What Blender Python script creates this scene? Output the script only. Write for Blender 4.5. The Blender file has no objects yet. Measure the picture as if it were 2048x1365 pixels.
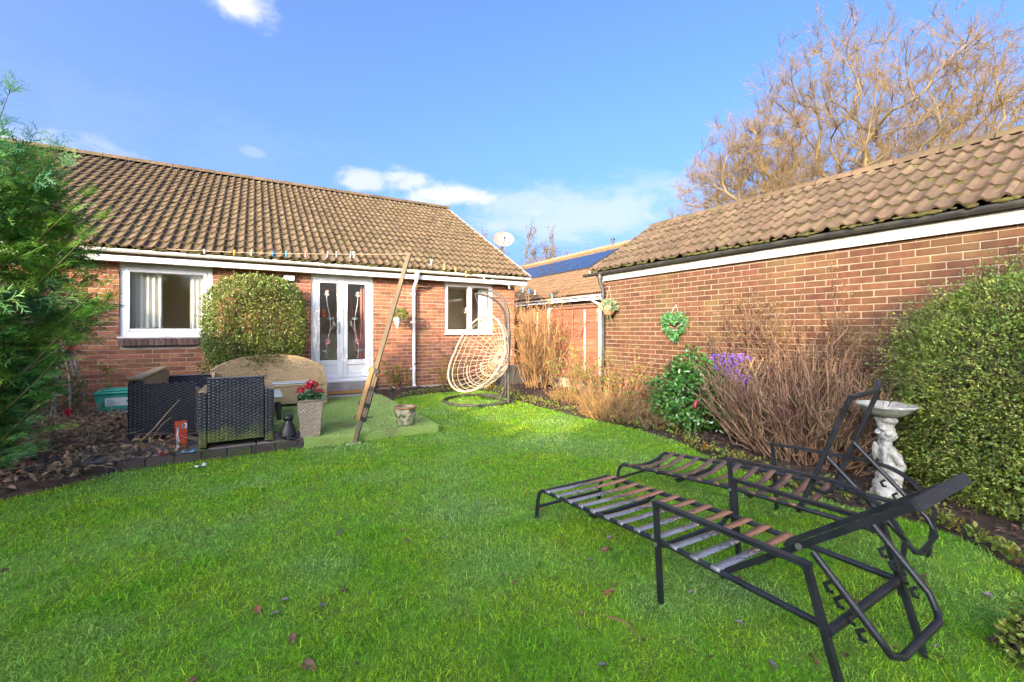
import bpy, math, random
import numpy as np
from mathutils import Vector, Matrix
random.seed(7)
RNG = np.random.default_rng(11)
SC = bpy.context.scene
COL = SC.collection

# ---------------------------------------------------------------- camera, sky, sun, exposure
F, CX, HY, CAMH = 870.0, 1024.0, 660.0, 1.3          # focal length and horizon in the photograph's pixels
YAW = math.radians(30.54)
CS, SN = math.cos(YAW), math.sin(YAW)
cam = bpy.data.cameras.new('camera')
cam.lens = F / 2048 * 36
cam.sensor_width = 36
cam.shift_y = (HY - 682.5) / 2048
cam.clip_start, cam.clip_end = 0.05, 600
camo = bpy.data.objects.new('camera', cam)
COL.objects.link(camo)
camo.location = (0, 0, CAMH)
camo.rotation_euler = (math.radians(90), 0, -YAW)
SC.camera = camo

SUN = Vector((-1.0, -0.68, 0.36)).normalized()       # towards the sun
sun = bpy.data.lights.new('sun', 'SUN')
sun.energy = 2.4
sun.angle = math.radians(0.6)
sun.color = (1.0, 0.77, 0.50)
suno = bpy.data.objects.new('sun', sun)
COL.objects.link(suno)
suno.rotation_euler = SUN.to_track_quat('Z', 'Y').to_euler()
suno.location = (-10, -8, 12)

SC.view_settings.view_transform = 'Standard'
SC.view_settings.look = 'None'
SC.view_settings.exposure = 2.5
SC.view_settings.gamma = 1.0
SC.view_settings.use_curve_mapping = False
SC.render.film_transparent = False
SC.cycles.max_bounces = 6
SC.cycles.use_adaptive_sampling = True
SC.cycles.adaptive_threshold = 0.02
SC.cycles.transparent_max_bounces = 16
SC.cycles.use_denoising = True
SC.cycles.caustics_reflective = False
SC.cycles.caustics_refractive = False

def pix_dir(u, v):
    t, k = (u - CX) / F, (HY - v) / F
    return Vector((CS * t + SN, -SN * t + CS, k)).normalized()

world = bpy.data.worlds.new('World')
SC.world = world
world.use_nodes = True
def build_world():
    nt = world.node_tree
    nt.nodes.clear()
    N, L = nt.nodes.new, nt.links.new
    out = N('ShaderNodeOutputWorld'); bg = N('ShaderNodeBackground')
    sky = N('ShaderNodeTexSky'); sky.sky_type = 'NISHITA'; sky.sun_disc = False
    sky.sun_elevation = math.asin(SUN.z)
    sky.sun_rotation = math.atan2(SUN.x, SUN.y)
    sky.air_density = 0.45; sky.dust_density = 10.0; sky.ozone_density = 3.3; sky.altitude = 100
    bg.inputs['Strength'].default_value = 0.15
    tc = N('ShaderNodeTexCoord')
    nz = N('ShaderNodeTexNoise'); nz.inputs['Scale'].default_value = 9; nz.inputs['Detail'].default_value = 8
    nz.inputs['Roughness'].default_value = 0.62; nz.inputs['Distortion'].default_value = 0.35
    mp = N('ShaderNodeMapping'); mp.inputs['Scale'].default_value = (1, 1, 2.2)
    L(tc.outputs['Generated'], mp.inputs['Vector']); L(mp.outputs[0], nz.inputs['Vector'])
    def mth(op, a, b=None, c=None):
        m = N('ShaderNodeMath'); m.operation = op
        for i, x in enumerate((a, b, c)):
            if x is None: continue
            if isinstance(x, (int, float)): m.inputs[i].default_value = x
            else: L(x, m.inputs[i])
        return m.outputs[0]
    def blob(u, v, w, h, amount, rough):
        c = pix_dir(u, v); right = Vector((CS, -SN, 0)); up = Vector((0, 0, 1))
        sub = N('ShaderNodeVectorMath'); sub.operation = 'SUBTRACT'
        L(tc.outputs['Generated'], sub.inputs[0]); sub.inputs[1].default_value = c
        vals = []
        for ax, s in ((right, w / F), (up, h / F)):
            d = N('ShaderNodeVectorMath'); d.operation = 'DOT_PRODUCT'
            L(sub.outputs[0], d.inputs[0]); d.inputs[1].default_value = ax / s
            vals.append(mth('MULTIPLY', d.outputs['Value'], d.outputs['Value']))
        r = mth('SQRT', mth('ADD', vals[0], vals[1]))
        r = mth('ADD', r, mth('MULTIPLY', mth('SUBTRACT', 0.5, nz.outputs['Fac']), rough))
        mr = N('ShaderNodeMapRange'); mr.interpolation_type = 'SMOOTHSTEP'
        L(r, mr.inputs['Value']); mr.inputs['From Min'].default_value = 1.0; mr.inputs['From Max'].default_value = 0.15
        mr.inputs['To Min'].default_value = 0; mr.inputs['To Max'].default_value = amount
        dt = N('ShaderNodeVectorMath'); dt.operation = 'DOT_PRODUCT'
        L(tc.outputs['Generated'], dt.inputs[0]); dt.inputs[1].default_value = c
        return mth('MULTIPLY', mr.outputs[0], mth('GREATER_THAN', dt.outputs['Value'], 0.3))
    tot = None
    for b in ((478, 18, 46, 26, 1.0, 2.4), (452, 2, 30, 16, .8, 2.2), (722, 362, 62, 24, .75, 2.6), (820, 366, 60, 26, .8, 2.6),
              (890, 392, 120, 30, .95, 2.4), (1150, 430, 330, 80, .55, 1.8), (995, 455, 40, 22, .55, 2.4), (1076, 428, 36, 16, .6, 2.4),
              (505, 305, 22, 9, .25, 2.2), (250, 250, 300, 60, .05, 3.0),
              (2300, 330, 200, 60, .6, 2.5), (-300, 260, 260, 60, .6, 2.6)):
        x = blob(*b)
        tot = x if tot is None else mth('MAXIMUM', tot, x)
    mix = N('ShaderNodeMix'); mix.data_type = 'RGBA'
    hs = N('ShaderNodeHueSaturation'); hs.inputs['Saturation'].default_value = 1.13; L(sky.outputs[0], hs.inputs['Color'])
    L(tot, mix.inputs[0]); L(hs.outputs[0], mix.inputs[6]); mix.inputs[7].default_value = (1.25, 1.27, 1.3, 1)
    L(mix.outputs[2], bg.inputs['Color']); L(bg.outputs[0], out.inputs[0])
build_world()

# ---------------------------------------------------------------- photograph pixel -> place in the garden
def ld(lat, d):
    return (CS * lat + SN * d, -SN * lat + CS * d)
def gnd(u, v, z=0.0):
    d = F * (CAMH - z) / (v - HY); x, y = ld((u - CX) / F * d, d); return Vector((x, y, z))
def onY(u, v, Y):
    t = (u - CX) / F; d = Y / (CS - SN * t); x, y = ld(t * d, d); return Vector((x, Y, CAMH + (HY - v) * d / F))
def onX(u, v, X):
    t = (u - CX) / F; d = X / (CS * t + SN); x, y = ld(t * d, d); return Vector((X, y, CAMH + (HY - v) * d / F))
def atd(u, v, d):
    t = (u - CX) / F; x, y = ld(t * d, d); return Vector((x, y, CAMH + (HY - v) * d / F))
def px(x, y, z):
    lat, d = CS * x - SN * y, SN * x + CS * y
    if d < 0.05: return None
    return (CX + F * lat / d, HY - F * (z - CAMH) / d, d)

# ---------------------------------------------------------------- materials
def srgb(r, g, b):
    f = lambda c: (c / 255 / 12.92) if c / 255 <= 0.04045 else ((c / 255 + 0.055) / 1.055) ** 2.4
    return (f(r), f(g), f(b))
MATS = {}
def M(name, c1, c2=None, rough=0.75, scale=8.0, detail=4.0, contrast=(0.35, 0.65), var=0.0, rnd=None, hue=0.0, bump=0.0, bscale=60.0,
      metal=0.0, trans=0.0, spec=0.35, c3=None, scale3=2.0, contrast3=(0.5, 0.7), stretch=None, coord='Object', rsub=None, coat=0.0):
    m = bpy.data.materials.new(name); m.use_nodes = True
    nt = m.node_tree; N, L = nt.nodes.new, nt.links.new
    p = nt.nodes['Principled BSDF']
    p.inputs['Roughness'].default_value = rough; p.inputs['Metallic'].default_value = metal
    p.inputs['Specular IOR Level'].default_value = spec
    p.inputs['Coat Weight'].default_value = coat
    tc = N('ShaderNodeTexCoord'); geo = N('ShaderNodeNewGeometry'); oi = N('ShaderNodeObjectInfo')
    if coord == 'World': vec = geo.outputs['Position']
    else: vec = tc.outputs[coord]
    if stretch:
        mp = N('ShaderNodeMapping'); mp.inputs['Scale'].default_value = stretch; L(vec, mp.inputs['Vector']); vec = mp.outputs[0]
    def noise(s, d=detail):
        n = N('ShaderNodeTexNoise'); n.inputs['Scale'].default_value = s; n.inputs['Detail'].default_value = d; L(vec, n.inputs['Vector']); return n.outputs['Fac']
    def ramp(v, lo, hi):
        r = N('ShaderNodeMapRange'); L(v, r.inputs['Value']); r.inputs['From Min'].default_value = lo; r.inputs['From Max'].default_value = hi; return r.outputs[0]
    def mix(f, a, b):
        x = N('ShaderNodeMix'); x.data_type = 'RGBA'
        if isinstance(f, float): x.inputs[0].default_value = f
        else: L(f, x.inputs[0])
        for i, c in ((6, a), (7, b)):
            if isinstance(c, tuple): x.inputs[i].default_value = (*c[:3], 1)
            else: L(c, x.inputs[i])
        return x.outputs[2]
    col = tuple(c1)
    if c2 is not None: col = mix(ramp(noise(scale), *contrast), tuple(c1), tuple(c2))
    if c3 is not None: col = mix(ramp(noise(scale3, 3), *contrast3), col, tuple(c3))
    if var or hue:
        a = N('ShaderNodeMath'); a.operation = 'ADD'
        L(geo.outputs['Random Per Island'], a.inputs[0]); L(oi.outputs['Random'], a.inputs[1])
        w = N('ShaderNodeMath'); w.operation = 'FRACT'; L(a.outputs[0], w.inputs[0])
        wn = N('ShaderNodeTexWhiteNoise'); wn.noise_dimensions = '1D'; L(w.outputs[0], wn.inputs['W'])
        sep = N('ShaderNodeSeparateColor'); L(wn.outputs['Color'], sep.inputs[0])
        h = N('ShaderNodeHueSaturation')
        mr = N('ShaderNodeMapRange'); L(sep.outputs[0], mr.inputs['Value']); mr.inputs['To Min'].default_value = 1 - var; mr.inputs['To Max'].default_value = 1 + var
        L(mr.outputs[0], h.inputs['Value'])
        mr2 = N('ShaderNodeMapRange'); L(sep.outputs[1], mr2.inputs['Value']); mr2.inputs['To Min'].default_value = 0.5 - hue; mr2.inputs['To Max'].default_value = 0.5 + hue
        L(mr2.outputs[0], h.inputs['Hue'])
        if isinstance(col, tuple): h.inputs['Color'].default_value = (*col, 1)
        else: L(col, h.inputs['Color'])
        col = h.outputs[0]
    if isinstance(col, tuple): p.inputs['Base Color'].default_value = (*col, 1)
    else: L(col, p.inputs['Base Color'])
    if bump:
        b = N('ShaderNodeBump'); b.inputs['Strength'].default_value = bump; b.inputs['Distance'].default_value = 0.01
        L(noise(bscale, 5), b.inputs['Height']); L(b.outputs[0], p.inputs['Normal'])
    if trans:
        t = N('ShaderNodeBsdfTranslucent')
        if isinstance(col, tuple): t.inputs[0].default_value = (*col, 1)
        else: L(col, t.inputs[0])
        x = N('ShaderNodeMixShader'); x.inputs[0].default_value = trans
        L(p.outputs[0], x.inputs[1]); L(t.outputs[0], x.inputs[2])
        L(x.outputs[0], nt.nodes['Material Output'].inputs['Surface'])
    MATS[name] = m
    return m

def glass_mat(name, base=0.10, tint=(0.97, 0.985, 0.98)):
    m = bpy.data.materials.new(name); m.use_nodes = True
    nt = m.node_tree; nt.nodes.clear(); N, L = nt.nodes.new, nt.links.new
    out = N('ShaderNodeOutputMaterial'); tr = N('ShaderNodeBsdfTransparent'); gl = N('ShaderNodeBsdfGlossy'); mx = N('ShaderNodeMixShader')
    tr.inputs[0].default_value = (*tint, 1); gl.inputs['Roughness'].default_value = 0.0; gl.inputs[0].default_value = (1, 1, 1, 1)
    lw = N('ShaderNodeLayerWeight'); lw.inputs['Blend'].default_value = 0.5
    pw = N('ShaderNodeMath'); pw.operation = 'POWER'; L(lw.outputs['Facing'], pw.inputs[0]); pw.inputs[1].default_value = 5.0
    a = N('ShaderNodeMath'); a.operation = 'MULTIPLY_ADD'; L(pw.outputs[0], a.inputs[0]); a.inputs[1].default_value = 0.9; a.inputs[2].default_value = base
    a.use_clamp = True
    L(a.outputs[0], mx.inputs[0]); L(tr.outputs[0], mx.inputs[1]); L(gl.outputs[0], mx.inputs[2]); L(mx.outputs[0], out.inputs[0])
    MATS[name] = m
    return m

# ---------------------------------------------------------------- mesh building
WO = {}                                                # world origin of each object built
def tag(o, label=None, cat=None, group=None, kind=None):
    if label: o['label'] = label
    if cat: o['category'] = cat
    if group: o['group'] = group
    if kind: o['kind'] = kind
    return o
def root(name, loc, label=None, cat=None, group=None):
    o = bpy.data.objects.new(name, None); COL.objects.link(o)
    o.empty_display_size = 0.1; o.location = loc; WO[o] = Vector(loc)
    return tag(o, label, cat, group)
def link(name, me, mat, parent=None, origin=(0, 0, 0)):
    o = bpy.data.objects.new(name, me); COL.objects.link(o)
    origin = Vector(origin); WO[o] = origin
    if parent is not None:
        o.parent = parent; o.location = origin - WO[parent]
    else: o.location = origin
    if mat is not None and len(me.materials) == 0: me.materials.append(MATS[mat] if isinstance(mat, str) else mat)
    return o
def np_mesh(name, V, faces_n, idx, mat, parent=None, smooth=False, origin=None, uv=None):
    """V (n,3) world verts; faces_n loop count per face; idx flat vertex indices"""
    V = np.asarray(V, dtype=np.float32)
    if origin is None: origin = V.mean(axis=0) if len(V) else np.zeros(3)
    origin = np.asarray(origin, dtype=np.float32)
    me = bpy.data.meshes.new(name)
    me.vertices.add(len(V)); me.vertices.foreach_set('co', (V - origin).ravel())
    idx = np.asarray(idx, dtype=np.int32).ravel(); faces_n = np.asarray(faces_n, dtype=np.int32)
    me.loops.add(len(idx)); me.loops.foreach_set('vertex_index', idx)
    me.polygons.add(len(faces_n))
    st = np.zeros(len(faces_n), dtype=np.int32); st[1:] = np.cumsum(faces_n)[:-1]
    me.polygons.foreach_set('loop_start', st)
    me.polygons.foreach_set('use_smooth', np.full(len(faces_n), bool(smooth)))
    me.update(calc_edges=True); me.validate()
    if uv is not None:
        l = me.uv_layers.new(name='UVMap'); l.data.foreach_set('uv', np.asarray(uv, dtype=np.float32).ravel())
    return link(name, me, mat, parent, Vector([float(a) for a in origin]))

class MB:
    def __init__(s): s.v = []; s.f = []; s.n = 0
    def add(s, vs, fs):
        b = len(s.v); s.v += [tuple(x) for x in vs]; s.f += [tuple(i + b for i in f) for f in fs]; return s
    def box(s, lo, hi):
        (a, b, c), (d, e, f) = lo, hi
        a, d = min(a, d), max(a, d); b, e = min(b, e), max(b, e); c, f = min(c, f), max(c, f)
        return s.add([(a, b, c), (d, b, c), (d, e, c), (a, e, c), (a, b, f), (d, b, f), (d, e, f), (a, e, f)],
                     [(0, 3, 2, 1), (4, 5, 6, 7), (0, 1, 5, 4), (1, 2, 6, 5), (2, 3, 7, 6), (3, 0, 4, 7)])
    def cbox(s, lo, hi, c=0.006):
        lo, hi = [min(p, q) for p, q in zip(lo, hi)], [max(p, q) for p, q in zip(lo, hi)]
        c = min(c, *(0.45 * (q - p) for p, q in zip(lo, hi)))
        V = []; idx = {}
        for sx in (0, 1):
            for sy in (0, 1):
                for sz in (0, 1):
                    for ax in range(3):
                        p = [(lo, hi)[sx][0], (lo, hi)[sy][1], (lo, hi)[sz][2]]
                        for k, sg in enumerate((sx, sy, sz)):
                            if k != ax: p[k] += c if sg == 0 else -c
                        idx[(sx, sy, sz, ax)] = len(V); V.append(tuple(p))
        Fs = []
        I = lambda x, y, z, a: idx[(x, y, z, a)]
        for sg in (0, 1):
            q = [I(sg, 0, 0, 0), I(sg, 1, 0, 0), I(sg, 1, 1, 0), I(sg, 0, 1, 0)]; Fs.append(q if sg else q[::-1])
            q = [I(0, sg, 0, 1), I(0, sg, 1, 1), I(1, sg, 1, 1), I(1, sg, 0, 1)]; Fs.append(q if sg else q[::-1])
            q = [I(0, 0, sg, 2), I(1, 0, sg, 2), I(1, 1, sg, 2), I(0, 1, sg, 2)]; Fs.append(q if sg else q[::-1])
        for a in (0, 1):
            for b in (0, 1):
                def fix(q, flip): Fs.append(q[::-1] if flip else q)
                fix([I(a, b, 0, 0), I(a, b, 0, 1), I(a, b, 1, 1), I(a, b, 1, 0)], (a ^ b) == 1)
                fix([I(a, 0, b, 2), I(a, 0, b, 0), I(a, 1, b, 0), I(a, 1, b, 2)], (a ^ b) == 0)
                fix([I(0, a, b, 1), I(0, a, b, 2), I(1, a, b, 2), I(1, a, b, 1)], (a ^ b) == 1)
                for z in (0, 1):
                    fix([I(a, b, z, 0), I(a, b, z, 1), I(a, b, z, 2)], ((a + b + z) % 2) == 1)
        return s.add(V, Fs)
    def tube(s, pts, r, sides=8, caps=True, flat=None):
        pts = [Vector(p) for p in pts]; n = len(pts)
        rs = r if isinstance(r, (list, tuple)) else [r] * n
        rings = []; prev = None
        for i, p in enumerate(pts):
            d = (pts[min(i + 1, n - 1)] - pts[max(i - 1, 0)])
            if d.length < 1e-9: d = Vector((0, 0, 1))
            d.normalize()
            if prev is None:
                ref = Vector((0, 0, 1)) if abs(d.z) < 0.9 else Vector((1, 0, 0))
                a = d.cross(ref).normalized()
            else:
                a = prev - d * prev.dot(d)
                a = a.normalized() if a.length > 1e-6 else d.orthogonal().normalized()
            prev = a; b = d.cross(a)
            ring = []
            for k in range(sides):
                t = 2 * math.pi * (k + 0.5) / sides
                ring.append(p + a * (math.cos(t) * rs[i]) + b * (math.sin(t) * rs[i] * (flat or 1)))
            rings.append(ring)
        V = [v for ring in rings for v in ring]; Fs = []
        for i in range(n - 1):
            for k in range(sides):
                k2 = (k + 1) % sides
                Fs.append((i * sides + k, i * sides + k2, (i + 1) * sides + k2, (i + 1) * sides + k))
        if caps:
            Fs.append(tuple(range(sides))[::-1]); Fs.append(tuple((n - 1) * sides + k for k in range(sides)))
        return s.add(V, Fs)
    def bar(s, pts, w, h, up=(0, 0, 1)):
        """rectangular-section bar along pts; w across, h along up"""
        pts = [Vector(p) for p in pts]; n = len(pts); up = Vector(up); V = []; Fs = []
        for i, p in enumerate(pts):
            d = (pts[min(i + 1, n - 1)] - pts[max(i - 1, 0)]).normalized()
            a = d.cross(up)
            a = a.normalized() if a.length > 1e-4 else d.orthogonal().normalized()
            b = a.cross(d).normalized()
            k = 1.0
            if 0 < i < n - 1:
                c = (pts[i] - pts[i - 1]).normalized().dot((pts[i + 1] - pts[i]).normalized()); k = 1 / max(0.5, math.sqrt((1 + c) / 2))
            for sx, sy in ((-1, -1), (1, -1), (1, 1), (-1, 1)): V.append(p + a * (sx * w / 2) + b * (sy * h / 2 * k))
        for i in range(n - 1):
            for k in range(4): Fs.append((i * 4 + k, i * 4 + (k + 1) % 4, (i + 1) * 4 + (k + 1) % 4, (i + 1) * 4 + k))
        Fs.append((3, 2, 1, 0)); Fs.append(tuple((n - 1) * 4 + k for k in range(4)))
        return s.add(V, Fs)
    def lathe(s, prof, c=(0, 0, 0), sides=24, caps=True):
        V = []; Fs = []; n = len(prof)
        for r, z in prof:
            for k in range(sides):
                t = 2 * math.pi * k / sides; V.append((c[0] + r * math.cos(t), c[1] + r * math.sin(t), c[2] + z))
        for i in range(n - 1):
            for k in range(sides):
                k2 = (k + 1) % sides; Fs.append((i * sides + k, i * sides + k2, (i + 1) * sides + k2, (i + 1) * sides + k))
        if caps: Fs.append(tuple(range(sides))[::-1]); Fs.append(tuple((n - 1) * sides + k for k in range(sides)))
        return s.add(V, Fs)
    def prism(s, poly, vec):
        """extrude a planar polygon (list of 3d points) by vec"""
        n = len(poly); vec = Vector(vec); V = [Vector(p) for p in poly] + [Vector(p) + vec for p in poly]
        Fs = [tuple(range(n))[::-1], tuple(range(n, 2 * n))] + [(i, (i + 1) % n, n + (i + 1) % n, n + i) for i in range(n)]
        return s.add(V, Fs)
    def ball(s, c, r, seg=12, rings=8):
        rx, ry, rz = r if isinstance(r, (tuple, list)) else (r, r, r)
        V = [(c[0], c[1], c[2] - rz)]; Fs = []
        for i in range(1, rings):
            ph = -math.pi / 2 + math.pi * i / rings
            for k in range(seg):
                t = 2 * math.pi * k / seg; V.append((c[0] + rx * math.cos(ph) * math.cos(t), c[1] + ry * math.cos(ph) * math.sin(t), c[2] + rz * math.sin(ph)))
        V.append((c[0], c[1], c[2] + rz)); top = len(V) - 1
        for k in range(seg):
            k2 = (k + 1) % seg; Fs.append((0, 1 + k2, 1 + k)); Fs.append((top, 1 + (rings - 2) * seg + k, 1 + (rings - 2) * seg + k2))
        for i in range(rings - 2):
            for k in range(seg):
                k2 = (k + 1) % seg; a = 1 + i * seg; Fs.append((a + k, a + k2, a + seg + k2, a + seg + k))
        return s.add(V, Fs)
    def xf(s, m):
        s.v = [tuple(m @ Vector(v)) for v in s.v]; return s
    def build(s, name, mat, parent=None, smooth=False, origin=None, sharp=40):
        V = np.array([tuple(v) for v in s.v], dtype=np.float32)
        o = np_mesh(name, V, [len(f) for f in s.f], [i for f in s.f for i in f], mat, parent, smooth, origin)
        if smooth and sharp:
            try: o.data.set_sharp_from_angle(angle=math.radians(sharp))
            except Exception: pass
        return o

def segs(name, P0, P1, R0, R1, mat, parent=None, sides=3, origin=None):
    """many tapered sticks as one mesh"""
    P0 = np.asarray(P0, float); P1 = np.asarray(P1, float); R0 = np.asarray(R0, float); R1 = np.asarray(R1, float)
    n = len(P0); D = P1 - P0; Ln = np.linalg.norm(D, axis=1, keepdims=True); D = D / np.maximum(Ln, 1e-9)
    ref = np.where(np.abs(D[:, 2:3]) < 0.9, np.array([[0, 0, 1.0]]), np.array([[1.0, 0, 0]]))
    A = np.cross(D, ref); A /= np.linalg.norm(A, axis=1, keepdims=True); B = np.cross(D, A)
    V = np.zeros((n, 2 * sides, 3))
    for k in range(sides):
        t = 2 * math.pi * k / sides; o = A * math.cos(t) + B * math.sin(t)
        V[:, k] = P0 + o * R0[:, None]; V[:, sides + k] = P1 + o * R1[:, None]
    base = (np.arange(n) * 2 * sides)[:, None]
    fs = []
    for k in range(sides):
        k2 = (k + 1) % sides; fs.append(base + np.array([[k, k2, sides + k2, sides + k]]))
    idx = np.stack(fs, axis=1)
    o = np_mesh(name, V.reshape(-1, 3), np.full(n * sides, 4), idx, mat, parent, True, origin)
    if parent is not None and name not in ('trunk', 'crown'): o['kind'] = 'stuff'
    return o

def leaves(name, P, D, U, Ls, Ws, mat, parent=None, fold=0.15, kind=4, origin=None, curl=0.0):
    """flat leaf-shaped faces: P base, D axis, U face normal hint"""
    P = np.asarray(P, float); D = np.asarray(D, float); U = np.asarray(U, float)
    n = len(P); D = D / np.maximum(np.linalg.norm(D, axis=1, keepdims=True), 1e-9)
    S = np.cross(D, U); S /= np.maximum(np.linalg.norm(S, axis=1, keepdims=True), 1e-9); Nn = np.cross(S, D)
    Ls = np.broadcast_to(np.asarray(Ls, float), (n,))[:, None]; Ws = np.broadcast_to(np.asarray(Ws, float), (n,))[:, None]
    if kind == 4:
        V = np.stack([P, P + D * Ls * 0.5 + S * Ws * 0.5 + Nn * Ws * fold, P + D * Ls - Nn * Ls * curl, P + D * Ls * 0.5 - S * Ws * 0.5 + Nn * Ws * fold], axis=1)
        idx = (np.arange(n) * 4)[:, None] + np.array([[0, 3, 2, 1]]); fn = np.full(n, 4)
    else:
        V = np.stack([P, P + D * Ls * 0.3 + S * Ws * 0.45 + Nn * Ws * fold, P + D * Ls * 0.7 + S * Ws * 0.42 + Nn * (Ws * fold - Ls * curl * .4),
                      P + D * Ls - Nn * Ls * curl, P + D * Ls * 0.7 - S * Ws * 0.42 + Nn * (Ws * fold - Ls * curl * .4), P + D * Ls * 0.3 - S * Ws * 0.45 + Nn * Ws * fold], axis=1)
        b = (np.arange(n) * 6)[:, None, None]
        idx = b + np.array([[[0, 5, 4, 3], [0, 3, 2, 1]]]); fn = np.full(n * 2, 4)
    o = np_mesh(name, V.reshape(-1, 3), fn, idx, mat, parent, False, origin)
    if parent is not None and name not in ('flower_head', 'bloom', 'frond'): o['kind'] = 'stuff'
    return o

def rvec(n, rng=RNG):
    v = rng.normal(size=(n, 3)); return v / np.linalg.norm(v, axis=1, keepdims=True)
def shell(n, c, r, depth=0.3, lump=0.08, zmin=None, rng=RNG, freq=5.0, sq=2.0):
    """points and outward normals through the outer layer of a lumpy ellipsoid"""
    N0 = rvec(int(n * 1.6), rng)
    ph = rng.uniform(0, 6.28, 6)
    l = sum(np.sin(freq * N0[:, i % 3] * (1 + 0.37 * i) + freq * 0.6 * N0[:, (i + 1) % 3] + ph[i]) for i in range(6)) / 6
    f = (1 + lump * l * 2) * (1 - depth * rng.random(len(N0)) ** 1.7)
    if sq != 2.0: f = f / (np.abs(N0) ** sq).sum(1) ** (1 / sq)
    P = np.asarray(c) + N0 * np.asarray(r) * f[:, None]
    Nr = N0 / np.asarray(r); Nr /= np.linalg.norm(Nr, axis=1, keepdims=True)
    if zmin is not None:
        k = P[:, 2] > zmin; P, Nr = P[k], Nr[k]
    return P[:n], Nr[:n]
# ---------------------------------------------------------------- material library
M('brick', (0.27, 0.108, 0.052), (0.19, 0.076, 0.039), rough=0.9, scale=14, var=0.30, hue=0.012, bump=0.5, bscale=160, c3=(0.29, 0.165, 0.10), scale3=5, contrast3=(0.6, 0.85), coord='World')
M('brick_garage', (0.098, 0.042, 0.019), (0.068, 0.029, 0.015), rough=0.9, scale=12, var=0.22, hue=0.012, bump=0.5, bscale=160, c3=(0.11, 0.068, 0.027), scale3=1.6, contrast3=(0.52, 0.75), coord='World')
M('sill_brick', (0.13, 0.075, 0.06), (0.08, 0.05, 0.045), rough=0.85, scale=20, var=0.3, bump=0.4, bscale=120)
M('mortar', (0.46, 0.40, 0.33), (0.37, 0.32, 0.26), rough=0.95, scale=30, bump=0.6, bscale=220, coord='World')
M('white_plastic', (0.80, 0.80, 0.79), (0.74, 0.74, 0.73), rough=0.35, scale=3)
M('cream_plastic', (0.70, 0.67, 0.60), (0.62, 0.59, 0.53), rough=0.4, scale=5, c3=(0.45, 0.42, 0.35), scale3=9, contrast3=(0.62, 0.8))
M('old_white_paint', (0.36, 0.35, 0.325), (0.26, 0.25, 0.225), rough=0.6, scale=3, contrast=(0.4, 0.62), c3=(0.40, 0.36, 0.26), scale3=11, contrast3=(0.58, 0.75), coord='World')
M('black_plastic', (0.022, 0.024, 0.026), (0.05, 0.05, 0.045), rough=0.42, scale=6, coord='World')
M('dark_gasket', (0.03, 0.03, 0.03), rough=0.6)
M('plaster', (0.55, 0.52, 0.45), (0.5, 0.47, 0.41), rough=0.9)
M('room_wall', (0.80, 0.73, 0.58), (0.74, 0.67, 0.52), rough=0.9, scale=1.5)
M('room_floor', (0.45, 0.34, 0.22), rough=0.6)
M('curtain', (0.84, 0.82, 0.76), (0.78, 0.76, 0.70), rough=0.9, scale=2, trans=0.25)
M('pink_curtain', (0.62, 0.30, 0.26), (0.45, 0.16, 0.14), rough=0.9, scale=25, stretch=(1, 1, 0.02), trans=0.3)
M('amber_glass', (0.75, 0.36, 0.04), (0.55, 0.22, 0.02), rough=0.25, scale=40)
M('orange_tin', (0.65, 0.13, 0.03), (0.5, 0.08, 0.02), rough=0.4)
M('lead', (0.62, 0.62, 0.60), rough=0.35)
M('red_glass', (0.42, 0.02, 0.03), rough=0.15)
M('green_glass', (0.03, 0.14, 0.05), rough=0.15)
M('steel', (0.55, 0.55, 0.55), rough=0.3, metal=0.9)
M('concrete', (0.36, 0.34, 0.31), (0.27, 0.25, 0.23), rough=0.95, scale=6, bump=0.4, bscale=90, c3=(0.16, 0.15, 0.10), scale3=3, contrast3=(0.55, 0.75), coord='World')
M('paving', (0.21, 0.17, 0.15), (0.13, 0.11, 0.10), rough=0.9, scale=5, bump=0.4, bscale=80, c3=(0.08, 0.10, 0.03), scale3=4, contrast3=(0.5, 0.68), coord='World', var=0.2)
M('moss', (0.080, 0.074, 0.012), (0.030, 0.032, 0.009), rough=1.0, scale=60, bump=0.8, bscale=300, var=0.35, hue=0.02, coord='World')
M('solar', (0.010, 0.016, 0.042), (0.014, 0.022, 0.05), rough=0.22, spec=0.5, scale=3)
M('ridge_tile', (0.11, 0.07, 0.042), (0.065, 0.05, 0.026), rough=.9, scale=5, var=.2, bump=.4, bscale=120, c3=(.06, .055, .015), scale3=6, contrast3=(.55, .7), coord='World')
M('clay_ridge', (0.30, 0.15, 0.07), (0.24, 0.12, 0.06), rough=0.9, scale=5, coord='World')
M('bark_soil', (0.060, 0.040, 0.028), (0.028, 0.020, 0.016), rough=1.0, scale=14, detail=8, bump=0.9, bscale=60, coord='World')
M('fence_wood', (0.26, 0.085, 0.042), (0.17, 0.065, 0.04), rough=0.85, scale=6, stretch=(1, 1, 8), var=0.25, c3=(0.32, 0.19, 0.13), scale3=5, contrast3=(0.55, 0.8), bump=0.3, bscale=40, coord='World')
M('concrete_post', (0.52, 0.44, 0.36), (0.42, 0.34, 0.27), rough=0.9, scale=12, coord='World')
glass_mat('window_glass', 0.06)
glass_mat('door_glass', 0.05)

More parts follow.
